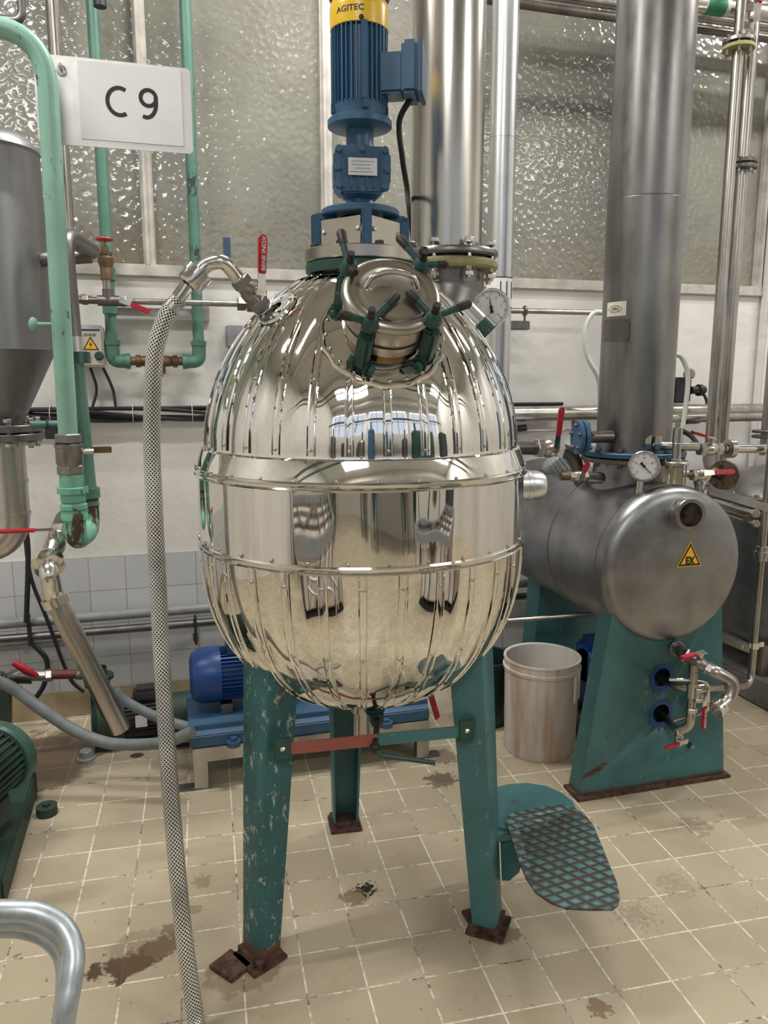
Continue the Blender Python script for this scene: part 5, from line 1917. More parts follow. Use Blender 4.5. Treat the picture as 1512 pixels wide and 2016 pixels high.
# ------------------------------------------------------------------ lower left: pumps, hoses
t = thing('green_floor_pump', 'dark green motor pump on the floor by the tiled wall, behind the leaning tube', 'pump', on(250, 1462))
gpy = 3.2
q = at(262, 1412, gpy)
mb = MB().lathe(q + V((-0.03, 0, 0)), (1, 0, 0), [(0.0, 0), (0.07, 0), (0.07, 0), (0.07, 0.19), (0.07, 0.19), (0, 0.19)], 200, lambda r, h, a: r + (0.01 if (a * 30 / (2 * PI)) % 1 < 0.4 and r > 0.01 else 0), smooth=False)
part('motor_body', mb, M['dark'], t)
part('fan_cover', MB().lathe(q + V((0.14, 0, 0)), (1, 0, 0), [(0.08, 0), (0.085, 0.005), (0.085, 0.10), (0.07, 0.115), (0, 0.115)], 32), M['darkgreen'], t)
part('pump_casing', MB().lathe(q + V((-0.16, 0, 0)), (1, 0, 0), [(0, 0), (0.04, 0), (0.09, 0.01), (0.105, 0.03), (0.105, 0.06), (0.07, 0.08), (0.09, 0.09), (0.09, 0.13), (0, 0.13)], 36), M['darkgreen'], t)
mb = MB().box(q + V((-0.12, 0, 0.11)), 0.075, 0.07, 0.16, bev=0.01)
mb.lathe(q + V((-0.12, 0, 0.18)), (0, 0, 1), [(0.03, 0), (0.055, 0.004), (0.055, 0.018), (0.03, 0.02), (0.03, 0.05)], 24)
part('discharge_neck', mb, M['darkgreen'], t)
part('junction_box', MB().box(q + V((0.055, 0, 0.105)), 0.10, 0.09, 0.05, bev=0.015), M['dark'], t)
part('foot', MB().box((q.x, gpy, (q.z - 0.09) / 2), 0.30, 0.12, max(0.02, q.z - 0.09)), M['darkgreen'], t)
part('rating_plate', MB().box(q + V((0.035, -0.083, 0.015)), 0.045, 0.002, 0.05), M['white'], t, 'white rating plate')
vy = gpy - 0.02
cx_ = at(170, 1328, vy)
mb = MB().cyl(at(40, 1330, vy), at(100, 1330, vy), 0.016, 14)
t = thing('suction_valve', 'lever valve with angled red grip and brown pipe nipple at lower left', 'valve', at(60, 1345, vy))
part('body', MB().cyl(at(62, 1330, vy), at(92, 1330, vy), 0.022, 16).hexn(at(90, 1330, vy), (1, 0, 0), 0.026, 0.025), M['steel'], t)
part('nipple', MB().cyl(at(103, 1328, vy), at(153, 1327, vy), 0.019, 18), plain('brown_pipe', (0.12, 0.025, 0.02), 0.45), t, 'dark red pipe nipple')
part('pipe_tail', MB().tube(fillet([at(150, 1328, vy), at(172, 1328, vy), at(177, 1352, vy)], 0.02), 0.02, 16), M['steel_dark'], t)
part('grip', MB().tube([at(26, 1304, vy - 0.05), at(50, 1318, vy - 0.05), at(72, 1330, vy - 0.03)], [0.012, 0.016, 0.010], 12), M['red'], t, 'red plastic grip')
part('elbow', MB().tube(fillet([at(64, 1332, vy), at(30, 1330, vy), at(8, 1352, vy), at(8, 1420, vy)], 0.04), 0.03, 16), M['steel_dark'], t)
hz = 2.85
for lab, pts, r, yy in (('long grey hose sagging across the floor from the left edge to the blue pump', [(-40, 1330), (20, 1352), (80, 1395), (150, 1440), (210, 1462), (270, 1466), (330, 1460), (380, 1440)], 0.021, 2.9),
                        ('grey ribbed hose behind the leaning tube, sloping to the blue pump', [(225, 1358), (250, 1382), (300, 1408), (345, 1424), (390, 1436)], 0.019, 3.05)):
    tag(part('grey_hose', MB().tube(spline([at(x, y, yy - 0.0006 * max(0, x)) for x, y in pts], 8), r, 16), M['greyhose']), lab, 'hose')
p = on(170, 1494)
tag(part('floor_cap', MB().lathe(p, (0, 0, 1), [(0.036, 0), (0.036, 0.008), (0.028, 0.012), (0.024, 0.035), (0.020, 0.038), (0.0, 0.036)], 28), M['grey']), 'small grey round cap standing on the floor below the leaning tube', 'cap')
# big dark green motor at the left edge with its base
t = thing('left_edge_motor', 'large dark green finned motor on a cast base at the left edge', 'motor', on(0, 1700))
mq = at(2, 1488, 2.55)
dm_ = V((0.42, 0.9, 0.06)).normalized()
mb = MB().lathe(mq - dm_ * 0.36, dm_, [(0.0, 0), (0.088, 0), (0.088, 0), (0.088, 0.36), (0.088, 0.36), (0, 0.36)], 240, lambda r, h, a: r + (0.012 if (a * 30 / (2 * PI)) % 1 < 0.4 and r > 0.01 else 0), smooth=False)
part('motor_body', mb, M['darkgreen'], t)
part('end_ring', MB().lathe(mq - dm_ * 0.01, dm_, [(0.088, -0.012), (0.108, -0.01), (0.114, 0.0), (0.112, 0.03), (0.08, 0.05), (0, 0.055)], 40), painted('ring_green', (0.04, 0.10, 0.075), amount=0.4), t)
part('fan_cover', MB().lathe(mq - dm_ * 0.46, dm_, [(0.0, 0.0), (0.09, 0.0), (0.104, 0.015), (0.104, 0.10), (0.09, 0.10)], 40), M['darkgreen'], t)
part('mounting_foot', MB().box(mq - dm_ * 0.18 - V((0, 0, 0.13)), 0.12, 0.26, 0.09, ax=(V((dm_.y, -dm_.x, 0)), dm_, (0, 0, 1)), bev=0.008), M['darkgreen'], t)
a_, b2 = on(75, 1560, 0.0), on(10, 1790, 0.0)
c_, d_ = on(-90, 1790, 0.0), on(-90, 1560, 0)
mb = MB().prism([a_, b2, c_, d_], (0, 0, 0.09), bev=0.006)
part('cast_base', mb, M['darkgreen'], t)
q = on(92, 1592, 0.02)
part('fixing_lug', MB().cyl(q - V((0, 0, 0.02)), q + V((0, 0, 0.012)), 0.035, 20).hexn(q + V((0, 0, 0.01)), (0, 0, 1), 0.014, 0.012), M['darkgreen'], t)
q = at(10, 1405, 3.0)
t = thing('ochre_gearbox', 'ochre and dark machine block in the shade at the left edge', 'machine', (q.x - 0.05, 3.0, 0))
part('block', MB().box((q.x - 0.12, 3.0, 0.20), 0.24, 0.2, 0.40, bev=0.01), M['darkgreen'], t)
part('ochre_face', MB().box((q.x - 0.08, 2.895, q.z), 0.13, 0.01, 0.05, bev=0.003), plain('ochre', (0.25, 0.14, 0.03), 0.6), t)

# ------------------------------------------------------------------ galvanised handrail close to the viewer
mb = None
t = thing('galvanised_trolley_frame', 'bent galvanised tube frame in the near lower left corner', 'frame', at(120, 2200, 0.9))
for k, pts in enumerate(([(-120, 1794, .98), (0, 1792, .96), (70, 1796, .95), (122, 1822, .94), (145, 1872, .92), (141, 1930, .90), (126, 2020, .88), (100, 2250, .86)],
                         [(-120, 1815, 1.02), (0, 1811, 1.01), (60, 1815, 1.01), (108, 1835, 1.0), (134, 1878, .99), (134, 1940, .96), (120, 2040, .94), (92, 2250, .92)],
                         [(-120, 1831, 1.06), (0, 1827, 1.06), (50, 1830, 1.06), (95, 1848, 1.05), (124, 1885, 1.04), (128, 1950, 1.02), (114, 2050, 1.0), (84, 2250, .98)])):
    part('bent_tube', MB().tube(spline([at(x, y, Y) for x, y, Y in pts], 8), 0.0128, 22), M['galv'], t)

# ------------------------------------------------------------------ step on the right leg
m, nt, b = new_mat('chequer_plate')
pos = world_pos(nt)
sp_ = N(nt, 'ShaderNodeSeparateXYZ')
LK(nt, pos, sp_.inputs[0])
X_, Y_ = sp_.outputs['X'], sp_.outputs['Y']
PZ = 0.29
e1_ = (on(1200, 1625, PZ) - on(1000, 1680, PZ)).normalized()
e2_ = (on(1160, 1710, PZ) - on(1080, 1668, PZ)).normalized()
n1_, n2_ = V((-e1_.y, e1_.x, 0)), V((-e2_.y, e2_.x, 0))
s1_ = abs((on(1100, 1715.5, PZ) - on(1100, 1700, PZ)).dot(n1_))
s2_ = abs((on(1121, 1694, PZ) - on(1100, 1700, PZ)).dot(n2_))
a1 = math_n(nt, 'ADD', math_n(nt, 'MULTIPLY', X_, n1_.x / s1_), math_n(nt, 'MULTIPLY', Y_, n1_.y / s1_))
a2 = math_n(nt, 'ADD', math_n(nt, 'MULTIPLY', X_, n2_.x / s2_), math_n(nt, 'MULTIPLY', Y_, n2_.y / s2_))
d1 = math_n(nt, 'ABSOLUTE', math_n(nt, 'SUBTRACT', math_n(nt, 'FRACT', a1), 0.5))
d2 = math_n(nt, 'ABSOLUTE', math_n(nt, 'SUBTRACT', math_n(nt, 'FRACT', a2), 0.5))
w1 = math_n(nt, 'MAXIMUM', d1, d2)
line = ramp(nt, w1, [(0.41, g(0)), (0.46, g(1))])
wear = ramp(nt, math_n(nt, 'ADD', w1, math_n(nt, 'MULTIPLY', tex_noise(nt, 14, 4), 0.55)), [(0.44, g(0)), (0.60, g(1))])
colr = mix(nt, wear, ramp(nt, tex_noise(nt, 22, 3), [(0.3, (0.05, 0.16, 0.155)), (0.7, (0.13, 0.29, 0.28))]), (0.075, 0.08, 0.073))
colr = mix(nt, line, colr, (0.06, 0.045, 0.037))
LK(nt, colr, b.inputs['Base Color'])
b.inputs['Roughness'].default_value = 0.45
b.inputs['Metallic'].default_value = 0.2
bump(nt, b, line, 0.8, 0.003)
M['chequer'] = m
ZS = 0.29
t = thing('step_plate', 'rounded teal chequer-plate foot step beside the right front leg', 'step', on(1100, 1700, ZS) - V((0, 0, ZS)))
outl = [(997, 1618), (999, 1607), (1010, 1600), (1060, 1589), (1105, 1583), (1128, 1588), (1150, 1602), (1167, 1622), (1180, 1652), (1197, 1695), (1214, 1735), (1221, 1765), (1217, 1781), (1205, 1789), (1160, 1789), (1115, 1787), (1085, 1776), (1055, 1756), (1036, 1728), (1020, 1690)]
tread = part('tread', MB().prism([on(x, y, ZS) for x, y in outl], (0, 0, -0.006)), M['chequer'], t)
cut(tread, [MB().cyl(on(x, y, ZS) - V((0, 0, 0.02)), on(x, y, ZS) + V((0, 0, 0.02)), 0.0042, 12) for x, y in ((1026, 1637), (1072, 1605), (1080, 1621), (1110, 1601))])
outl2 = [(966, 1552), (1000, 1544), (1035, 1541), (1075, 1547), (1105, 1560), (1128, 1578), (1138, 1604), (1100, 1612), (1050, 1622), (1000, 1632), (972, 1628)]
part('back_plate', MB().prism([on(x, y, ZS - 0.012) for x, y in outl2], (0, 0, -0.005)), M['teal'], t)
part('gusset', MB().prism([at(984, 1628, 1.80), at(1008, 1640, 1.78), at(1030, 1692, 1.74), at(1022, 1718, 1.74), at(1003, 1734, 1.765), at(988, 1734, 1.78)], (0.003, 0.008, 0)), M['teal'], t)
q = on(1000, 1640, ZS - 0.014)
part('support_arm', MB().box(V((0.875, 1.80, ZS - 0.028)), 0.12, 0.05, 0.022, bev=0.002), M['teal'], t)

# ------------------------------------------------------------------ white bin and dark bucket
bc = on(1061, 1470)
R0 = size(71, bc)
zr = at(1065, 1290, bc.y).z
t = thing('white_bin', 'tall stained white plastic bin standing left of the tank stand', 'bin', bc)
m, nt, b = new_mat('stained_white_plastic')
n1 = tex_noise(nt, 9, 5, 0.6, stretch=(1, 1, 0.12))
n2 = tex_noise(nt, 3.2, 3, 0.5, stretch=(1, 1, 0.35))
cc_ = ramp(nt, n1, [(0.35, (0.46, 0.33, 0.25)), (0.5, (0.66, 0.62, 0.57)), (0.75, (0.72, 0.70, 0.67))])
cc_ = mix(nt, math_n(nt, 'MULTIPLY', ramp(nt, n2, [(0.50, g(0)), (0.68, g(1))]), 0.6), cc_, (0.36, 0.22, 0.14))
LK(nt, cc_, b.inputs['Base Color'])
b.inputs['Roughness'].default_value = 0.5
M['bin'] = m
part('shell', MB().lathe(bc, (0, 0, 1), [(0.0, 0.002), (R0 * 0.93, 0.0), (R0 * 0.96, 0.01), (R0 * 1.0, zr - 0.06), (R0 * 1.0, zr - 0.005), (R0 * 0.96, zr - 0.005), (R0 * 0.92, 0.02), (0, 0.016)], 64), M['bin'], t)
part('rim', MB().lathe(bc, (0, 0, 1), [(R0 * 1.0, zr - 0.05), (R0 * 1.045, zr - 0.048), (R0 * 1.05, zr - 0.036), (R0 * 1.01, zr - 0.033), (R0 * 1.01, zr - 0.010), (R0 * 1.04, zr - 0.008), (R0 * 1.035, zr), (R0 * 0.97, zr - 0.002), (R0 * 0.965, zr - 0.02)], 64), M['bin'], t)
hd2 = (V((0.55, -0.84, 0))).normalized()
for s in (-1, 1):
    hq = bc + hd2 * (R0 * 1.06) + V((hd2.y * -0.012 * s, hd2.x * 0.012 * s, zr - 0.09 - 0.012 * (s < 0)))
    part('handle_strap', MB().box(hq, 0.012, 0.01, 0.11, ax=(V((-hd2.y, hd2.x, 0)), hd2, (0, 0, 1)), bev=0.002), M['bin'], t)
kc_ = on(975, 1440)
kc_ = V((at(950, 1400, 3.0).x, 3.0, 0))
mb = MB().lathe(kc_, (0, 0, 1), [(0, 0), (0.10, 0), (0.125, 0.28), (0.132, 0.28), (0.132, 0.30), (0.12, 0.30), (0.098, 0.02), (0, 0.02)], 40)
tag(part('dark_bucket', mb, plain('dark_green_plastic', (0.012, 0.03, 0.03), 0.4)), 'dark bucket half hidden between the right leg and the white bin', 'bucket')

# ================================================================== RIGHT SIDE: THE TANK
TY = 2.27
tc = at(1334, 1118, TY)
TR = size(162, tc) * 0.985
TYB = 3.36
t = tank = thing('horizontal_tank', 'horizontal dull steel tank on teal stands with flat round end and EX sign', 'tank', (tc.x, (TY + TYB) / 2, 0))
prt = [(0, 0.0), (TR * 0.5, 0.002), (TR * 0.85, 0.008), (TR * 0.93, 0.016), (TR * 0.975, 0.03), (TR * 0.995, 0.05), (TR, 0.07), (TR * 1.0, 0.075), (TR * 1.0, TYB - TY - 0.07), (TR * 0.97, TYB - TY - 0.03), (TR * 0.85, TYB - TY), (0, TYB - TY + 0.005)]
part('shell', MB().lathe(tc, (0, 1, 0), prt, 96), M['steel_tank'], tank)
part('weld_seam', MB().torus(tc + V((0, 0.075, 0)), (0, 1, 0), TR, 0.0022, 96, 6), M['steel_dark'], tank)
part('weld_seam', MB().torus(tc + V((0, 0.42, 0)), (0, 1, 0), TR, 0.0022, 96, 6), M['steel_dark'], tank)
# front stand: folded teal plate with two holes
fy0, fy1 = TY + 0.03, TY + 0.11
pbl, pbr = at(1141, 1572, fy0), at(1422, 1552, fy0)
zt0 = at(1300, 1262, fy0).z
ptl, ptr = at(1208, 1235, fy0), at(1415, 1235, fy0)
ztp = tc.z - TR * 0.55


def stand(y0, y1, xbl, xbr, xtl, xtr, ztop, mat, par):
    mb = MB()
    mb.prism([(xbl, y0, 0.012), (xbr, y0, 0.012), (xtr, y0, ztop), (xtl, y0, ztop)], (0, 0.007, 0))
    for xa, xb in ((xbl, xtl), (xbr, xtr)):
        s = 1 if xa == xbl else -1
        mb.prism([(xa, y0 + 0.006, 0.012), (xa, y1, 0.012), (xb, y1, ztop), (xb, y0 + 0.006, ztop)], (0.007 * s, 0, 0))
    mb.prism([(xbl + 0.01, y1 - 0.004, 0.012), (xbr - 0.01, y1 - 0.004, 0.012), (xtr - 0.01, y1 - 0.004, ztop), (xtl + 0.01, y1 - 0.004, ztop)], (0, 0.003, 0))  # rear panel, added so the holes look dark inside
    return part('stand', mb, mat, par)


st = stand(fy0, fy1, pbl.x, pbr.x, ptl.x, ptr.x, ztp + 0.06, M['teal'], tank)
holes = []
for px, py in ((1304, 1334), (1302, 1405)):
    q = at(px, py, fy0)
    r_ = size(19, q)
    holes.append(MB().cyl(q - V((0, 0.05, 0)), q + V((0, 0.05, 0)), r_, 28))
cut(st, holes)
part('foot_plate', MB().box(((pbl.x + pbr.x) / 2, (fy0 + fy1) / 2 - 0.006, 0.006), pbr.x - pbl.x + 0.035, fy1 - fy0 + 0.03, 0.012, bev=0.002), M['rust'], tank, 'rusted foot plate')
for px, py in ((1304, 1334), (1302, 1405)):
    q = at(px, py, fy0 - 0.0006)
    r_ = size(19, q)
    mb = MB()
    n = 64
    A, B = [], []
    for k in range(n):
        a = 2 * PI * k / n
        rag = 1.38 + 0.22 * noise.noise(V((math.cos(a) * 2, math.sin(a) * 2, px * 0.1))) + (0.0 if math.sin(a) > -0.3 else 0.55 * max(0, math.sin(a * 14)) * abs(math.sin(a)))
        A.append(mb.bm.verts.new(q + V((math.cos(a) * r_, 0, math.sin(a) * r_))))
        B.append(mb.bm.verts.new(q + V((math.cos(a) * r_ * rag, 0, math.sin(a) * r_ * rag * 1.08))))
    for k in range(n):
        mb.face([A[k], A[(k + 1) % n], B[(k + 1) % n], B[k]])
    part('blue_paint_ring', mb, M['blue2'], st, 'blue paint smeared round a hole')
mb = MB()
q = at(1170, 1518, fy0 - 0.0008)
pts = []
for k in range(26):
    a = 2 * PI * k / 26
    rr_ = 0.030 * (1 + 0.9 * noise.noise(V((math.cos(a) * 2.6, math.sin(a) * 2.6, 2.2))))
    pts.append(q + V((math.cos(a) * rr_ * 1.25 + math.sin(a) * rr_ * 0.5, 0, math.sin(a) * rr_ * 0.6 + math.cos(a) * rr_ * 0.35)))
mb.prism(pts, (0, 0.0008, 0))
part('rust_patch', mb, M['rust'], st, 'bare rusted patch')
# rear stand and side rail
ry0 = 3.02
rbl = at(1040, 1420, ry0)
rtl = at(1068, 1135, ry0)
stand(ry0, ry0 + 0.12, rbl.x, rbl.x + 0.62, rtl.x, rtl.x + 0.50, ztp + 0.05, M['teal'], tank)
t2 = thing('blue_floor_pump', 'deep blue machine in the shade between the white bin and the teal stand', 'pump', at(1160, 1450, 2.75))
q = V((at(1175, 1350, 2.8).x, 2.8, 0))
mb = MB().box(q + V((0.02, 0, 0.26)), 0.20, 0.16, 0.30, bev=0.03)
part('housing', mb, M['blue2'], t2)
part('casing', MB().lathe(q + V((-0.08, -0.02, 0.30)), (1, 0, 0), [(0, 0), (0.07, 0), (0.08, 0.01), (0.08, 0.08), (0.05, 0.1), (0, 0.1)], 28), M['blue2'], t2)
part('base', MB().box(q + V((0.02, 0, 0.055)), 0.26, 0.2, 0.11, bev=0.01), M['steel_column'], t2)
# side rail pipe from behind the vessel to the stand
a_ = at(1000, 1222, 2.9)
e_ = at(1180, 1207, 2.75)
pipe('guide_pipe', [a_, e_], 0.010, M['steel_pipe'], 'thin steel pipe running behind the bin to under the tank')
# sight port on the end
sp0 = at(1363, 1014, TY - 0.03)
prt_n = V((-0.10, -1, 0.02)).normalized()
sr = size(33, sp0)
spb = V((sp0.x - 0.012, TY + 0.04, sp0.z + 0.0))
po = part('sight_port', MB().lathe(sp0 + V((0, 0.075, 0)), prt_n, [(sr * 0.97, 0), (sr * 0.97, 0.055), (sr, 0.057), (sr, 0.075), (sr * 0.96, 0.079), (sr * 0.74, 0.079), (sr * 0.72, 0.072)], 48), M['steel'], tank)
part('sight_glass', MB().lathe(sp0 + V((0, 0.075, 0)), prt_n, [(0, 0.070), (sr * 0.74, 0.070), (sr * 0.74, 0.066), (0, 0.066)], 40), plain('dark_sight_glass', (0.05, 0.035, 0.025), 0.08, 0, 0.5, 30), po, 'dark sight glass')
# EX sign
q = at(1358, 1098, TY - 0.002)
Rr = size(30, q)


def tri2(c, R):
    return [c + V((0, 0, R)), c + V((-R * 0.88, 0, -R * 0.55)), c + V((R * 0.88, 0, -R * 0.55))]


ex = thing('ex_warning_sign', 'yellow and black triangular EX sticker on the round end of the tank', 'sign', q)
part('backing', MB().prism(tri2(q, Rr * 1.08), (0, 0.0045, 0)), M['signyellow'], ex)
part('black_triangle', MB().prism(tri2(q - V((0, 0.0006, 0)), Rr * 0.98), (0, 0.001, 0)), M['ink'], ex)
part('yellow_field', MB().prism(tri2(q - V((0, 0.0012, 0)), Rr * 0.76), (0, 0.001, 0)), M['signyellow'], ex)
part('lettering', text_mb('EX', q + V((0, -0.0020, -Rr * 0.22)), (1, 0, 0), (0, 0, 1), Rr * 0.52, 0.0006, bold=0.045, squeeze=0.78), M['ink'], ex)
# column
cxx = tc.x
CYc = cxx / 0.6596
cb = at(1250, 905, CYc)
CRr = size(71, V((cxx, CYc, 1.4)))
zfl = at(1250, 906, CYc - CRr).z + 0.005
part('manway_neck', MB().lathe((cxx, CYc, 0), (0, 0, 1), [(CRr * 1.12, tc.z + TR * 0.7), (CRr * 1.08, tc.z + TR * 0.97), (CRr * 1.04, zfl - 0.02)], 56), M['steel_tank'], tank)
t = thing('tank_column', 'fat upright steel column rising from a blue flange on the horizontal tank', 'column', (cxx, CYc, zfl))
zsm = at(1270, 378, CYc - CRr).z
part('lower_tube', MB().lathe((cxx, CYc, 0), (0, 0, 1), [(CRr, zfl + 0.01), (CRr, zsm - 0.0015), (CRr * 0.992, zsm)], 64), M['steel_column'], t)
part('upper_tube', MB().lathe((cxx, CYc, 0), (0, 0, 1), [(CRr * 0.992, zsm), (CRr, zsm + 0.0015), (CRr, 3.5)], 64), M['steel_column'], t)
part('blue_flange', MB().disc((cxx, CYc, zfl), (0, 0, 1), CRr * 1.42, 0.018, 64), M['blue'], t, 'blue painted flange')
part('lower_flange', MB().disc((cxx, CYc, zfl - 0.022), (0, 0, 1), CRr * 1.40, 0.018, 64), M['steel_dark'], t)
bolt_parts(t, (cxx, CYc, zfl - 0.036), (0, 0, 1), CRr * 1.27, 12, 0.011, 0.066, 0.2, mat='steel_dark')
# stickers on the column
def on_col(px, py):
    # nearest point of the column surface along the ray
    d = ray(px, py)
    o = V((cxx, CYc))
    A_ = d.x ** 2 + d.y ** 2
    B_ = -2 * (d.x * o.x + d.y * o.y)
    C_ = o.x ** 2 + o.y ** 2 - CRr ** 2
    D_ = max(0, B_ * B_ - 4 * A_ * C_)
    k = (-B_ - math.sqrt(D_)) / (2 * A_)
    return CP + d * k


def col_patch(name, pxs, pys, mat, par, lift=0.001, label=None):
    p0, p1 = on_col(pxs[0], (pys[0] + pys[1]) / 2), on_col(pxs[1], (pys[0] + pys[1]) / 2)
    a0 = math.atan2(p0.x - cxx, -(p0.y - CYc))
    a1 = math.atan2(p1.x - cxx, -(p1.y - CYc))
    z0, z1 = on_col((pxs[0] + pxs[1]) / 2, pys[0]).z, on_col((pxs[0] + pxs[1]) / 2, pys[1]).z
    mb = MB()
    g_ = [[mb.bm.verts.new(V((cxx + math.sin(a0 + (a1 - a0) * i / 8) * (CRr + lf), CYc - math.cos(a0 + (a1 - a0) * i / 8) * (CRr + lf), z))) for i in range(9)] for z, lf in ((z0, -0.002), (z0, lift), (z1, lift), (z1, -0.002))]
    for j in range(3):
        for i in range(8):
            mb.face([g_[j][i], g_[j][i + 1], g_[j + 1][i + 1], g_[j + 1][i]])
    return part(name, mb, mat, par, label), (a0 + a1) / 2, (z0 + z1) / 2


lb, am, zm = col_patch('number_label', (1196, 1233), (594, 622), plain('cream_label', (0.66, 0.63, 0.54), 0.5), t, 0.001, 'cream label reading 406')
xd = V((math.cos(am), math.sin(am), 0))
qn = V((math.sin(am), -math.cos(am), 0))
q = V((cxx, CYc, zm)) + qn * (CRr + 0.0025)
part('lettering', text_mb('406', q, xd, (0, 0, 1), 0.010, 0.0006), M['ink'], lb)
mb = MB()
for a_, b2 in (((-0.030, 0), (-0.014, 0.011)), ((-0.014, 0.011), (0.014, 0.011)), ((0.014, 0.011), (0.030, 0)), ((0.030, 0), (0.014, -0.011)), ((0.014, -0.011), (-0.014, -0.011)), ((-0.014, -0.011), (-0.030, 0)), ((-0.014, 0.011), (-0.014, -0.011)), ((0.014, 0.011), (0.014, -0.011))):
    mb.cyl(q + xd * a_[0] + V((0, 0, a_[1])), q + xd * b2[0] + V((0, 0, b2[1])), 0.0007, 6)
part('label_outline', mb, M['ink'], lb)
lb, am, zm = col_patch('rating_plate', (1190, 1239), (628, 672), M['steel_dark'], t, 0.004, 'dark engraved rating plate')
for px, py in ((1196, 633), (1234, 631), (1235, 668), (1196, 668)):
    q = on_col(px, py)
    n_ = V((q.x - cxx, q.y - CYc, 0)).normalized()
    part('plate_rivet', MB().ball(q + n_ * 0.004, 0.003, 8), M['iron'], lb)
# blue blind flange at left of the column
q = on_col(1186, 858)
q = V((cxx - CRr * 0.92, CYc - 0.05, at(1170, 858, CYc).z))
e = at(1144, 858, CYc - 0.05)
e = V((e.x, CYc - 0.05, q.z))
t = thing('blue_side_flange', 'blue bolted flange sticking out left from the foot of the tank column', 'flange', e - V((0, 0, 0.05)))
part('stub', MB().cyl(q, e, 0.022, 18), M['steel_dark'], t)
part('flange', MB().disc(e, (1, -0.15, 0), 0.062, 0.016, 40), M['blue'], t)
part('backing_flange', MB().disc(e - V((0.02, 0, 0)), (1, -0.15, 0), 0.062, 0.014, 40), M['blue'], t)
bolt_parts(t, e - V((0.03, 0, 0)), (1, -0.15, 0), 0.044, 5, 0.010, 0.058, 0.3, mat='steel_dark')

# left branch with dark red lever
by = 2.72
pts = [at(1000, 882, by), at(1105, 884, by), at(1142, 900, by), at(1148, 935, by)]
pipe('tank_inlet_pipe', [at(990, 881, by), at(1128, 884, by), at(1146, 960, by)], 0.026, M['steel_dark'], 'dark pipe from behind the vessel bending down into the tank', R=0.09)
vq = at(1080, 882, by)
ball_valve('ball valve with tall dark red lever right of the mirror vessel', vq, (1, 0, -0.03), 0.034, 0.11, (0, -1, 0.15), (0.1, 0, 1), 0.15, 'steel', hw=0.024)
q = at(1056, 882, by)
tag(part('seal_ring', ring_on(at(1060, 882, by), (1, 0, 0), 0.028, 0.008), M['white']), 'white seal ring on the dark pipe beside the mirror vessel', 'ring')
# ribbed motor behind the tank
q = at(1110, 925, 3.0)
t = thing('ribbed_motor', 'grey ribbed motor end leaning behind the tank, left of the column', 'motor', q - V((0, 0, 0.1)))
mb = MB().lathe(q, (-0.55, 0.25, 0.75), [(0, -0.1), (0.062, -0.1), (0.062, -0.1), (0.062, 0.06), (0.05, 0.075), (0, 0.08)], 200, lambda r, h, a: r + (0.009 if (a * 24 / (2 * PI)) % 1 < 0.5 and r > 0.055 else 0), smooth=False)
part('housing', mb, M['grey'], t)
# sampling valve with small red lever on the tank flank
sy = 2.42
p0, p1 = at(1113, 938, sy), at(1178, 940, sy)
t = ball_valve('small ball valve with short red lever on the left flank of the tank', at(1138, 938, sy), (1, 0, 0), 0.017, 0.07, (-0.1, -1, 0.1), (0.42, 0, 1), 0.055, 'steel', hw=0.02)
pipe('sample_spout', [at(1104, 938, sy), at(1128, 938, sy)], 0.014, M['bronze'], 'short brass spout left of the small red-levered valve on the tank')
pipe('valve_socket', [at(1150, 940, sy), at(1182, 941, sy + 0.06)], 0.021, M['steel_dark'], 'dark pipe socket holding the small valve to the tank flank')
# gauge on the tank
gy = 2.33
gq = at(1268, 918, gy)
gauge('pressure gauge on a short stem on the horizontal tank, before the column', gq, (-0.45, -0.88, 0.05), size(30.5, gq), -47, [gq + V((0.004, 0.02, -0.03)), V((gq.x + 0.006, gy + 0.03, tc.z + TR * 0.78))], nums=('0', '10', '20', '30', '40'), stemr=0.012)
# column elbow and horizontal line going right
ly = CYc - 0.09
e0 = at(1277, 872, ly - 0.02)
e1 = at(1300, 878, ly - 0.02)
pipe('column_branch_pipe', [e0 + V((-0.03, 0.04, 0)), at(1296, 878, ly - 0.05), at(1372, 879, ly - 0.03)], 0.0165, M['steel_pipe'], 'bare pipe leaving the foot of the tank column to the right', R=0.04,
     extras=[('hex_nut', MB().hexn(e0 + V((-0.015, 0.0, 0)), (0.8, -0.6, 0), 0.034, 0.022), M['steel']), ('hex_nut', MB().hexn(e0 + V((0.012, -0.02, 0)), (0.8, -0.6, 0), 0.030, 0.022), M['steel'])])
pipe('line_pipe', [at(1425, 883, ly), at(1600, 884, ly)], 0.0165, M['steel_bright'], 'shiny level pipe running off the right edge above the tank',
     extras=[('union', MB().lathe(at(1437, 883, ly), (1, 0, 0), [(0.02, -0.015), (0.036, -0.012), (0.036, 0.012), (0.03, 0.014), (0.02, 0.02)], 24), M['steel'])])
ball_valve('ball valve in the line right of the column with level red lever on top', at(1398, 884, ly), (1, 0, 0), 0.022, 0.10, (0, -0.25, 1), (-1, 0, 0.25), 0.10, 'steel', hw=0.022)
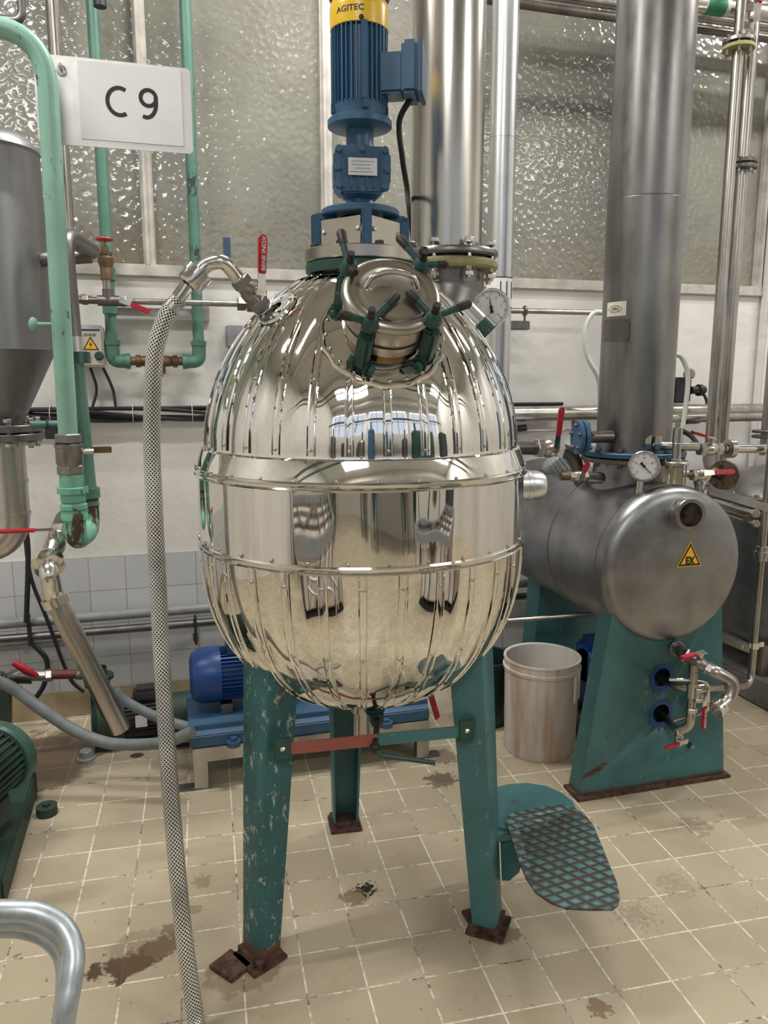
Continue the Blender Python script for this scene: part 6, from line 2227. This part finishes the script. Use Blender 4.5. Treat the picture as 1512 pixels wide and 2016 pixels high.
# sight glass tube with tall rod
sgy = 2.36
s0, s1 = at(1327, 966, sgy), at(1327, 915, sgy)
t = thing('sight_glass_unit', 'glass cylinder sight unit between two flanges on top of the tank', 'sight glass', s0)
part('lower_flange', MB().disc(s0 - V((0, 0, 0.012)), (0, 0, 1), 0.043, 0.012, 36), M['steel'], t)
part('upper_flange', MB().disc(V((s0.x, s0.y, s1.z)), (0, 0, 1), 0.046, 0.012, 36), M['steel'], t)
gl, ntg, bg = new_mat('aged_glass')
bg.inputs['Base Color'].default_value = (0.75, 0.68, 0.45, 1)
bg.inputs['Roughness'].default_value = 0.1
bg.inputs['Transmission Weight'].default_value = 0.85
part('glass_tube', MB().lathe(s0, (0, 0, 1), [(0.026, 0), (0.028, 0.004), (0.028, s1.z - s0.z - 0.004), (0.026, s1.z - s0.z)], 36), gl, t)
for k in range(4):
    a = 0.6 + k * PI / 2
    d = V((math.cos(a), math.sin(a), 0)) * 0.037
    part('tie_rod', MB().cyl(s0 + d - V((0, 0, .01)), V((s0.x, s0.y, s1.z + 0.018)) + d, 0.0035, 8), M['steel_bright'], t)
part('top_rod', MB().lathe((s0.x, s0.y, s1.z), (0, 0, 1), [(0.02, 0.01), (0.02, 0.02), (0.0155, 0.022), (0.0155, 0.075), (0.018, 0.078), (0.0165, 0.13), (0.009, 0.132), (0.009, 0.15), (0, 0.15)], 24), M['steel'], t)
part('tank_stub', MB().cyl(s0 - V((0, 0, 0.09)), s0, 0.03, 20), M['steel_tank'], t)
# right vertical valve and level red lever
vy2 = 2.34
t = ball_valve('valve on the tank top right of the sight glass, red lever pointing right', at(1378, 935, vy2), (1, 0, 0), 0.019, 0.07, (0, -0.9, 0.3), (1, 0, 0.0), 0.115, 'steel', hw=0.020)
pipe('valve_post', [at(1377, 990, vy2 + 0.03), at(1377, 925, vy2 + 0.03)], 0.017, M['steel'], 'short upright steel post under the valve right of the sight glass', extras=[('clamp', ring_on(at(1377, 968, vy2 + .03), (0, 0, 1), 0.027, 0.02), M['steel_bright']), ('collar', ring_on(at(1377, 950, vy2 + .03), (0, 0, 1), 0.022, 0.012), M['steel_bright'])])
pipe('link_pipe', [at(1340, 932, vy2 + 0.02), at(1362, 934, vy2 + 0.02)], 0.012, M['steel'], 'tiny link pipe between the sight glass and the valve right of it')
# bronze-edged flange with elbow, end of the left riser
fx = at(1424, 935, 2.75)
nfl = V((-0.75, -0.62, 0.1)).normalized()
t = thing('elbow_flange', 'dark elbow ending in a bronze-edged bolted flange behind the tank valves', 'flange', fx - V((0, 0, 0.07)))
part('elbow', MB().tube(fillet([V((pa.x, Ya, zlo + 0.01)), at(1394, 905, 2.95), at(1402, 928, 2.80), fx], 0.05), 0.0245, 18), M['steel_dark'], t)
part('flange', MB().disc(fx, -nfl, 0.062, 0.014, 40), M['bronze'], t)
part('flange', MB().disc(fx - nfl * 0.02, -nfl, 0.062, 0.014, 40), M['steel_dark'], t)
bolt_parts(t, fx + nfl * 0.012, -nfl, 0.047, 6, 0.009, 0.055, 0.2, mat='steel_dark')
# second vessel at the right edge
rq = at(1575, 1040, 3.0)
t = thing('flanged_round_vessel', 'round steel vessel with bolted lid, cut by the right edge behind the tank', 'vessel', (rq.x, 3.0, 0.25))
rR = rq.x - at(1440, 970, 3.0).x
zl = at(1440, 972, 3.0).z
part('body', MB().lathe((rq.x, 3.0, 0), (0, 0, 1), [(0, 0.26), (rR * 0.8, 0.27), (rR * 0.97, 0.33), (rR * 0.97, zl - 0.02)], 64), M['steel_tank'], t)
part('lower_flange', MB().disc((rq.x, 3.0, zl - 0.035), (0, 0, 1), rR * 1.1, 0.016, 64), M['steel_dark'], t)
part('upper_flange', MB().disc((rq.x, 3.0, zl - 0.013), (0, 0, 1), rR * 1.1, 0.016, 64), M['steel_dark'], t)
part('lid', MB().lathe((rq.x, 3.0, zl), (0, 0, 1), [(rR * 1.0, 0), (rR * 0.95, 0.03), (rR * 0.75, 0.08), (rR * 0.35, 0.12), (0, 0.13)], 64), M['steel_column'], t)
bolt_parts(t, (rq.x, 3.0, zl - 0.048), (0, 0, 1), rR * 1.04, 20, 0.011, 0.064, 0.05, mat='steel')
for a in (3.6, 5.2, 1.5):
    part('leg', MB().cyl((rq.x + math.cos(a) * rR * 0.75, 3.0 + math.sin(a) * rR * 0.75, 0.121), (rq.x + math.cos(a) * rR * 0.75, 3.0 + math.sin(a) * rR * 0.75, 0.34), 0.03, 16), M['steel_column'], t)
tag(part('concrete_kerb', MB().box((rq.x + 0.25, 3.05, 0.06), 1.2, 0.75, 0.12, bev=0.01), plain('grey_concrete', (0.16, 0.15, 0.135), 0.8, 0, 0.2, 8)), 'low grey concrete plinth under the round vessel at the right edge', 'plinth')
# wall gear right of the column: regulator, red lever, pale tubes
q = at(1335, 768, WY - 0.06)
t = thing('black_regulator', 'black pneumatic regulator block on the wall right of the column', 'regulator', q - V((0, 0, 0.06)))
part('body', MB().box(q, 0.10, 0.09, 0.13, bev=0.01), M['dark'], t)
part('knob', MB().lathe(q + V((0.0, -0.06, 0.075)), (0.2, -1, 0.3), [(0.024, 0), (0.026, 0.03), (0.022, 0.036), (0, 0.036)], 20), M['steel_column'], t)
part('connector', MB().cyl(q + V((0.04, -0.05, 0)), q + V((0.12, -0.05, 0.002)), 0.020, 14).cyl(q + V((0.08, -0.05, 0)), q + V((0.10, -0.05, 0)), 0.03, 14), M['black'], t)
tag(part('cable', MB().tube(spline([at(1368, 770, 3.43), at(1385, 776, 3.42), at(1392, 800, 3.40), at(1380, 828, 3.36), at(1352, 832, 3.3)], 6), 0.008, 8), M['black']), 'short black cable looping from the regulator on the wall', 'cable')
tag(part('pale_tube', MB().tube(spline([at(1192, 616, 3.3), at(1168, 617, 3.3), at(1152, 650, 3.3), at(1156, 700, 3.3), at(1178, 745, 3.3), at(1186, 800, 3.35), at(1215, 812, 3.55)], 8), 0.0115, 12), M['clearhose']), 'milky flexible tube bowed out to the left of the tank column', 'hose')
tag(part('pale_tube', MB().tube(spline([at(1322, 696, 3.3), at(1342, 704, 3.3), at(1354, 740, 3.3), at(1350, 800, 3.3), at(1338, 880, 3.3)], 8), 0.012, 12), M['clearhose']), 'milky flexible tube dropping right of the tank column', 'hose')
q = at(1325, 712, 3.28)
tag(part('red_lever', MB().box(q, 0.022, 0.02, 0.09, bev=0.005), M['red']), 'upright red lever peeking out right of the tank column', 'lever')
q = at(1130, 838, WY - 0.1)
t = thing('wall_tap_pipe', 'thin wall pipe with little red lever left of the tank column', 'pipe', q)
part('tube', MB().cyl(at(1015, 848, WY - 0.08), V((at(1150, 848, WY - 0.08).x, WY - 0.08, at(1015, 848, WY - 0.08).z)), 0.009, 10), M['steel'], t)
part('lever', MB().box(at(1129, 838, WY - 0.12), 0.016, 0.016, 0.05, bev=0.003), M['red'], t)
part('black_tail', MB().cyl(at(1018, 844, WY - 0.15), at(1035, 842, WY - 0.15), 0.016, 12), M['black'], t)
tag(part('cable', MB().tube(spline([at(1336, 845, 3.2), at(1360, 858, 3.18), at(1376, 880, 3.1)], 6), 0.012, 8), M['black']), 'thick black cable behind the sight glass rod', 'cable')
# right edge riser with lower loop
ey = 2.45
rx_ = [at(1506, 1000, ey), at(1500, 1080, ey)]
lp = [at(1512, 850, ey), at(1494, 1190, ey), at(1478, 1335, ey), at(1452, 1352, ey), at(1378, 1356, TY - 0.1)]
vx_ = (at(1508, 1000, ey).x + at(1484, 1270, ey).x) / 2
zlp = at(1470, 1350, ey).z
t = thing('edge_drain_pipe', 'slim steel pipe coming down the right edge and turning in towards the teal stand', 'pipe', (vx_, ey, zlp))
part('tube', MB().tube(fillet([(vx_, ey, 1.9), (vx_, ey, zlp), at(1372, 1357, TY - 0.09)], 0.07), 0.0135, 16), M['steel_pipe'], t)
q = V((vx_, ey, at(1495, 1090, ey).z))
part('clamp_union', MB().lathe(q, (0, 0, 1), [(0.014, -0.03), (0.022, -0.028), (0.022, -0.01), (0.028, -0.008), (0.028, 0.008), (0.022, 0.010), (0.022, 0.028), (0.014, 0.03)], 20), M['steel'], t)
q = V((vx_, ey, at(1485, 1270, ey).z))
part('pipe_clamp', MB().lathe(q, (0, 0, 1), [(0.014, -0.012), (0.02, -0.012), (0.02, 0.012), (0.014, 0.012)], 20).box(q + V((-0.035, 0, 0)), 0.05, 0.012, 0.02, bev=0.002).box(q + V((0.03, 0, 0)), 0.03, 0.012, 0.02, bev=0.002), M['steel_bright'], t)
a_, b2 = at(1425, 1255, ey + 0.05), at(1468, 1273, ey)
mb = MB().box((a_ + b2) / 2, (b2 - a_).length + 0.03, 0.03, 0.035, ax=((b2 - a_), (b2 - a_).cross(V((0, 0, 1))), (0, 0, 1)), bev=0.002)
part('support_arm', mb, M['steel_column'], t)
q0, q1 = at(1395, 965, 2.5), at(1512, 1000, 2.35)
tag(part('flat_bar', MB().box((q0 + q1) / 2, (q1 - q0).length, 0.006, 0.03, ax=((q1 - q0), (q1 - q0).cross(V((0, 0, 1))), (0, 0, 1)), bev=0.001), M['steel']), 'flat steel bar sloping right above the round tank end', 'bar')
# clutter of little fittings at the right edge
for i, (px, py, r, lab) in enumerate(((1486, 1010, 0.018, 'shiny bolt head, upper one in the cluster at the right edge'), (1487, 1030, 0.016, 'shiny bolt head, lower one in the cluster at the right edge'), (1468, 1020, 0.015, 'small round fitting left of the bolt heads at the right edge'))):
    q = at(px, py, 2.6)
    mb = MB().hexn(q, (-0.4, -0.9, 0), r, 0.02).cyl(q, q + V((0.06, 0.32, 0)), r * 0.5, 10)
    tag(part('bolt_fitting', mb, M['steel_bright' if i < 2 else 'bronze']), lab, 'fitting')
q = at(1510, 860, 2.9)
t = thing('edge_riser', 'thin riser with double dark flange at the right edge', 'pipe', at(1510, 890, 2.9))
ex_ = at(1508, 830, 2.9)
part('tube', MB().cyl((ex_.x, 2.9, 1.15), (ex_.x, 2.9, 1.9), 0.017, 14), M['steel_pipe'], t)
for py in (852, 862):
    part('flange', MB().disc((ex_.x, 2.9, at(1508, py, 2.9).z), (0, 0, 1), 0.055, 0.012, 32), M['steel_dark'], t)

# bottom drain of the tank
dy = TY - 0.02
d0 = at(1328, 1272, TY + 0.04)
d1_, d2_ = at(1350, 1290, TY - 0.06), at(1415, 1328, TY - 0.14)
ax_ = (d2_ - d1_).normalized()
pipe('drain_stub', [d0, d1_], 0.021, M['steel_column'], 'short drain stub under the round end of the tank', extras=[('flange_ring', ring_on(d0 + (d1_ - d0) * 0.25, d1_ - d0, 0.028, 0.01), M['steel']), ('white_seal', ring_on(d1_, ax_, 0.024, 0.006), M['white'])])
ball_valve('drain valve under the tank with red lever lying across its top', (d1_ + (d2_ - d1_) * 0.40), ax_, 0.021, 0.10, (0.1, -0.2, 1), (-1, -0.1, -0.1), 0.09, 'steel_column', hw=0.022)
dp = [d1_ + (d2_ - d1_) * 0.8, at(1414, 1326, TY - 0.14), at(1440, 1345, TY - 0.16), at(1434, 1375, TY - 0.17), at(1414, 1393, TY - 0.18)]
t = thing('drain_elbow', 'curved steel drain spout with a beaded open end, right of the teal stand plumbing', 'pipe', dp[-1])
part('bend', MB().tube(spline(dp, 8), 0.0235, 22), M['steel_pipe'], t)
ed = (dp[-1] - dp[-2]).normalized()
part('beaded_end', MB().lathe(dp[-1] - ed * 0.02, ed, [(0.024, 0), (0.030, 0.004), (0.030, 0.012), (0.025, 0.014), (0.030, 0.018), (0.030, 0.030), (0.026, 0.034), (0.022, 0.034), (0.022, 0.0)], 28), M['steel_bright'], t)
# plumbing in front of the stand
wy = TY - 0.09
vx = at(1363, 1360, wy).x
zt_a, zb_a = at(1368, 1308, wy).z, at(1362, 1425, wy).z
t = thing('stand_manifold', 'steel pipe manifold coming out of two blue-ringed holes of the teal stand', 'pipe', (vx, wy, zb_a))
h1, h2 = at(1300, 1332, TY + 0.08), at(1298, 1400, TY + 0.08)
part('upper_branch', MB().tube(fillet([h1, at(1330, 1352, TY - 0.04), V((vx, wy, at(1360, 1357, wy).z))], 0.04), 0.014, 16), M['steel_pipe'], t)
part('lower_branch', MB().tube(fillet([h2, at(1335, 1440, TY - 0.07), V((vx - 0.0, wy, zb_a - 0.01)), V((vx, wy, zt_a))], 0.03), 0.0155, 18), M['steel_pipe'], t)
part('top_riser', MB().tube([V((vx, wy, zt_a - 0.03)), V((vx + 0.006, wy + 0.01, at(1375, 1300, wy).z))], 0.0165, 16), M['steel_column'], t)
part('tee', MB().cyl((vx, wy, at(1362, 1345, wy).z), (vx, wy, at(1362, 1372, wy).z), 0.0205, 18).cyl((vx, wy, at(1362, 1357, wy).z), (vx + 0.04, wy, at(1362, 1357, wy).z), 0.018, 16), M['steel'], t)
part('coupling', MB().hexn((vx, wy, at(1362, 1402, wy).z), (0, 0, 1), 0.022, 0.018), M['steel'], t)
part('thin_link', MB().tube(fillet([at(1318, 1338, wy + 0.04), at(1352, 1338, wy - 0.0), at(1394, 1345, wy), at(1394, 1400, wy), at(1325, 1420, wy + 0.03)], 0.02), 0.006, 10), M['steel_bright'], t)
ball_valve('valve on the stand manifold with red lever hanging straight down', at(1374, 1368, wy - 0.02), (0, 0, 1), 0.014, 0.05, (0.3, -1, 0), (0.02, 0, -1), 0.115, 'steel', hw=0.022, writing='BENE INOX')
ball_valve('lowest drain valve on the teal stand, its red lever pointing left', at(1336, 1452, TY - 0.07), (0, 0, 1), 0.014, 0.055, (0.3, -1, -0.2), (-1, 0, -0.12), 0.085, 'steel', hw=0.018)
q = at(1357, 1466, fy0)
tag(part('small_knob', MB().cyl(q, q - V((0, 0.02, 0)), 0.010, 14), M['steel_column']), 'small round plug on the teal stand beside the lowest drain valve', 'plug')

# ================================================================== BEHIND AND BESIDE THE VIEWER (out of view, put there for the mirror vessel to reflect)
def tote(cx_, cy_, rz, lab):
    """white square container in a dark cage with a grid top"""
    ca, sa = math.cos(rz), math.sin(rz)
    ux, uy = V((ca, sa, 0)), V((-sa, ca, 0))
    o = V((cx_, cy_, 0))
    A = (ux, uy, V((0, 0, 1)))
    t = thing('caged_container', lab, 'container', o)
    part('bladder', MB().box(o + V((0, 0, 0.46)), 0.82, 0.82, 0.66, ax=A, bev=0.05), M['bin'], t)
    for s in (-1, 1):
        for k in range(-2, 3):
            part('cage_bar', MB().box(o + ux * (k * 0.205) + uy * (s * 0.43) + V((0, 0, 0.45)), 0.016, 0.016, 0.74, ax=A), M['dark'], t)
            part('cage_bar', MB().box(o + uy * (k * 0.205) + ux * (s * 0.43) + V((0, 0, 0.45)), 0.016, 0.016, 0.74, ax=A), M['dark'], t)
    for k in (-1, 0, 1):
        part('top_bar', MB().box(o + ux * (k * 0.21) + V((0, 0, 0.83)), 0.022, 0.86, 0.02, ax=A), M['steel_dark'], t)
        part('top_bar', MB().box(o + uy * (k * 0.21) + V((0, 0, 0.831)), 0.86, 0.022, 0.02, ax=A), M['steel_dark'], t)
    mb = MB()
    for s in (-1, 1):
        mb.box(o + ux * (s * 0.44) + V((0, 0, 0.815)), 0.03, 0.89, 0.06, ax=A)
        mb.box(o + uy * (s * 0.44) + V((0, 0, 0.815)), 0.89, 0.03, 0.06, ax=A)
    part('top_rim', mb, M['grey'], t)
    part('pallet', MB().box(o + V((0, 0, 0.04)), 0.88, 0.88, 0.08, ax=A, bev=0.01), M['iron'], t)
    return t


tote(-1.15, 0.15, 0.5, 'white caged container standing left of the viewer')
tote(1.95, 0.05, -0.35, 'white caged container standing right of the viewer')
for i, (cx_, cy_, r, h, mt, lab) in enumerate(((-2.4, -3.2, 0.42, 2.1, 'steel_dark', 'dark steel silo added behind the viewer for reflections, leftmost by the rear wall'), (-1.1, -3.4, 0.36, 1.7, 'steel_hopper', 'grey steel silo added behind the viewer for reflections, second from the left'), (0.2, -3.3, 0.45, 2.25, 'blueskid', 'blue painted silo added behind the viewer for reflections, middle of the rear wall'), (1.5, -3.4, 0.38, 1.8, 'steel_dark', 'dark steel silo added behind the viewer for reflections, right of the blue one'), (2.9, -3.2, 0.46, 2.2, 'tealdark', 'green painted silo added behind the viewer for reflections, near the rear right corner'))):
    t = thing('reflection_silo', lab, 'silo', (cx_, cy_, 0))  # silo row added as dark shapes for the vessel to mirror
    part('body', MB().lathe((cx_, cy_, 0), (0, 0, 1), [(0.06, 0.25), (0.08, 0.3), (r, 0.75), (r, h), (r * 0.8, h + 0.1), (r * 0.3, h + 0.16), (0, h + 0.17)], 40), M[mt], t)
    part('top_motor', MB().cyl((cx_, cy_, h + 0.15), (cx_, cy_, h + 0.6), 0.09, 20), M['blue'] if i % 2 else M['iron'], t)
    for k in range(3):
        a = k * 2.09 + 0.5
        part('leg', MB().cyl((cx_ + math.cos(a) * r * 0.9, cy_ + math.sin(a) * r * 0.9, 0), (cx_ + math.cos(a) * r * 0.9, cy_ + math.sin(a) * r * 0.9, 0.9), 0.03, 10), M['tealdark'], t)
t = thing('reflection_cabinet', 'dark steel cabinet added behind the viewer on the right for reflections', 'cabinet', (3.3, -1.0, 0))  # cabinet added only to give the mirror vessel something to reflect
part('carcass', MB().box((3.3, -1.0, 0.95), 1.0, 0.5, 1.9, bev=0.01), plain('slate_paint', (0.035, 0.05, 0.065), 0.4), t)
for s in (-1, 1):
    d_ = part('door', MB().box((3.3 + s * 0.245, -0.742, 0.95), 0.47, 0.015, 1.8, bev=0.004), plain('slate_door', (0.05, 0.065, 0.08), 0.4), t)
    part('handle', MB().box((3.3 + s * 0.04, -0.725, 1.0), 0.015, 0.02, 0.14, bev=0.004), M['steel'], d_)
t = thing('reflection_bench', 'long dark workbench added behind the viewer on the left for reflections', 'bench', (-2.5, -0.9, 0))  # bench added to fill the left of the vessel's reflection
part('top', MB().box((-2.5, -0.9, 0.88), 0.7, 1.6, 0.05, bev=0.005), M['dark'], t)
for sx in (-1, 1):
    for sy_ in (-1, 1):
        part('leg', MB().box((-2.5 + sx * 0.3, -0.9 + sy_ * 0.75, 0.43), 0.05, 0.05, 0.855), M['iron'], t)
for k, yb in enumerate((-3.3, -0.9, 1.2)):  # ceiling beams added to darken what the dome reflects
    struct('trim_%d' % (6 + k), MB().box(((RX0 + RX1) / 2, yb, RZ - 0.12), RX1 - RX0, 0.22, 0.24), M['ceiling'])
for k, (yy, zz, r, mt) in enumerate(((-0.4, 3.3, 0.05, 'steel_dark'), (-0.65, 3.25, 0.035, 'mintdark'), (-2.9, 2.9, 0.06, 'steel_dark'))):  # overhead pipes, also added to darken the reflected ceiling
    pipe('reflection_pipe', [(RX0, yy, zz), (RX1, yy, zz)], r, M[mt], ('dark pipe added for reflections, crossing the room high above the viewer', 'green pipe added for reflections, crossing the room high above the viewer', 'dark pipe added for reflections, crossing high before the rear windows')[k])
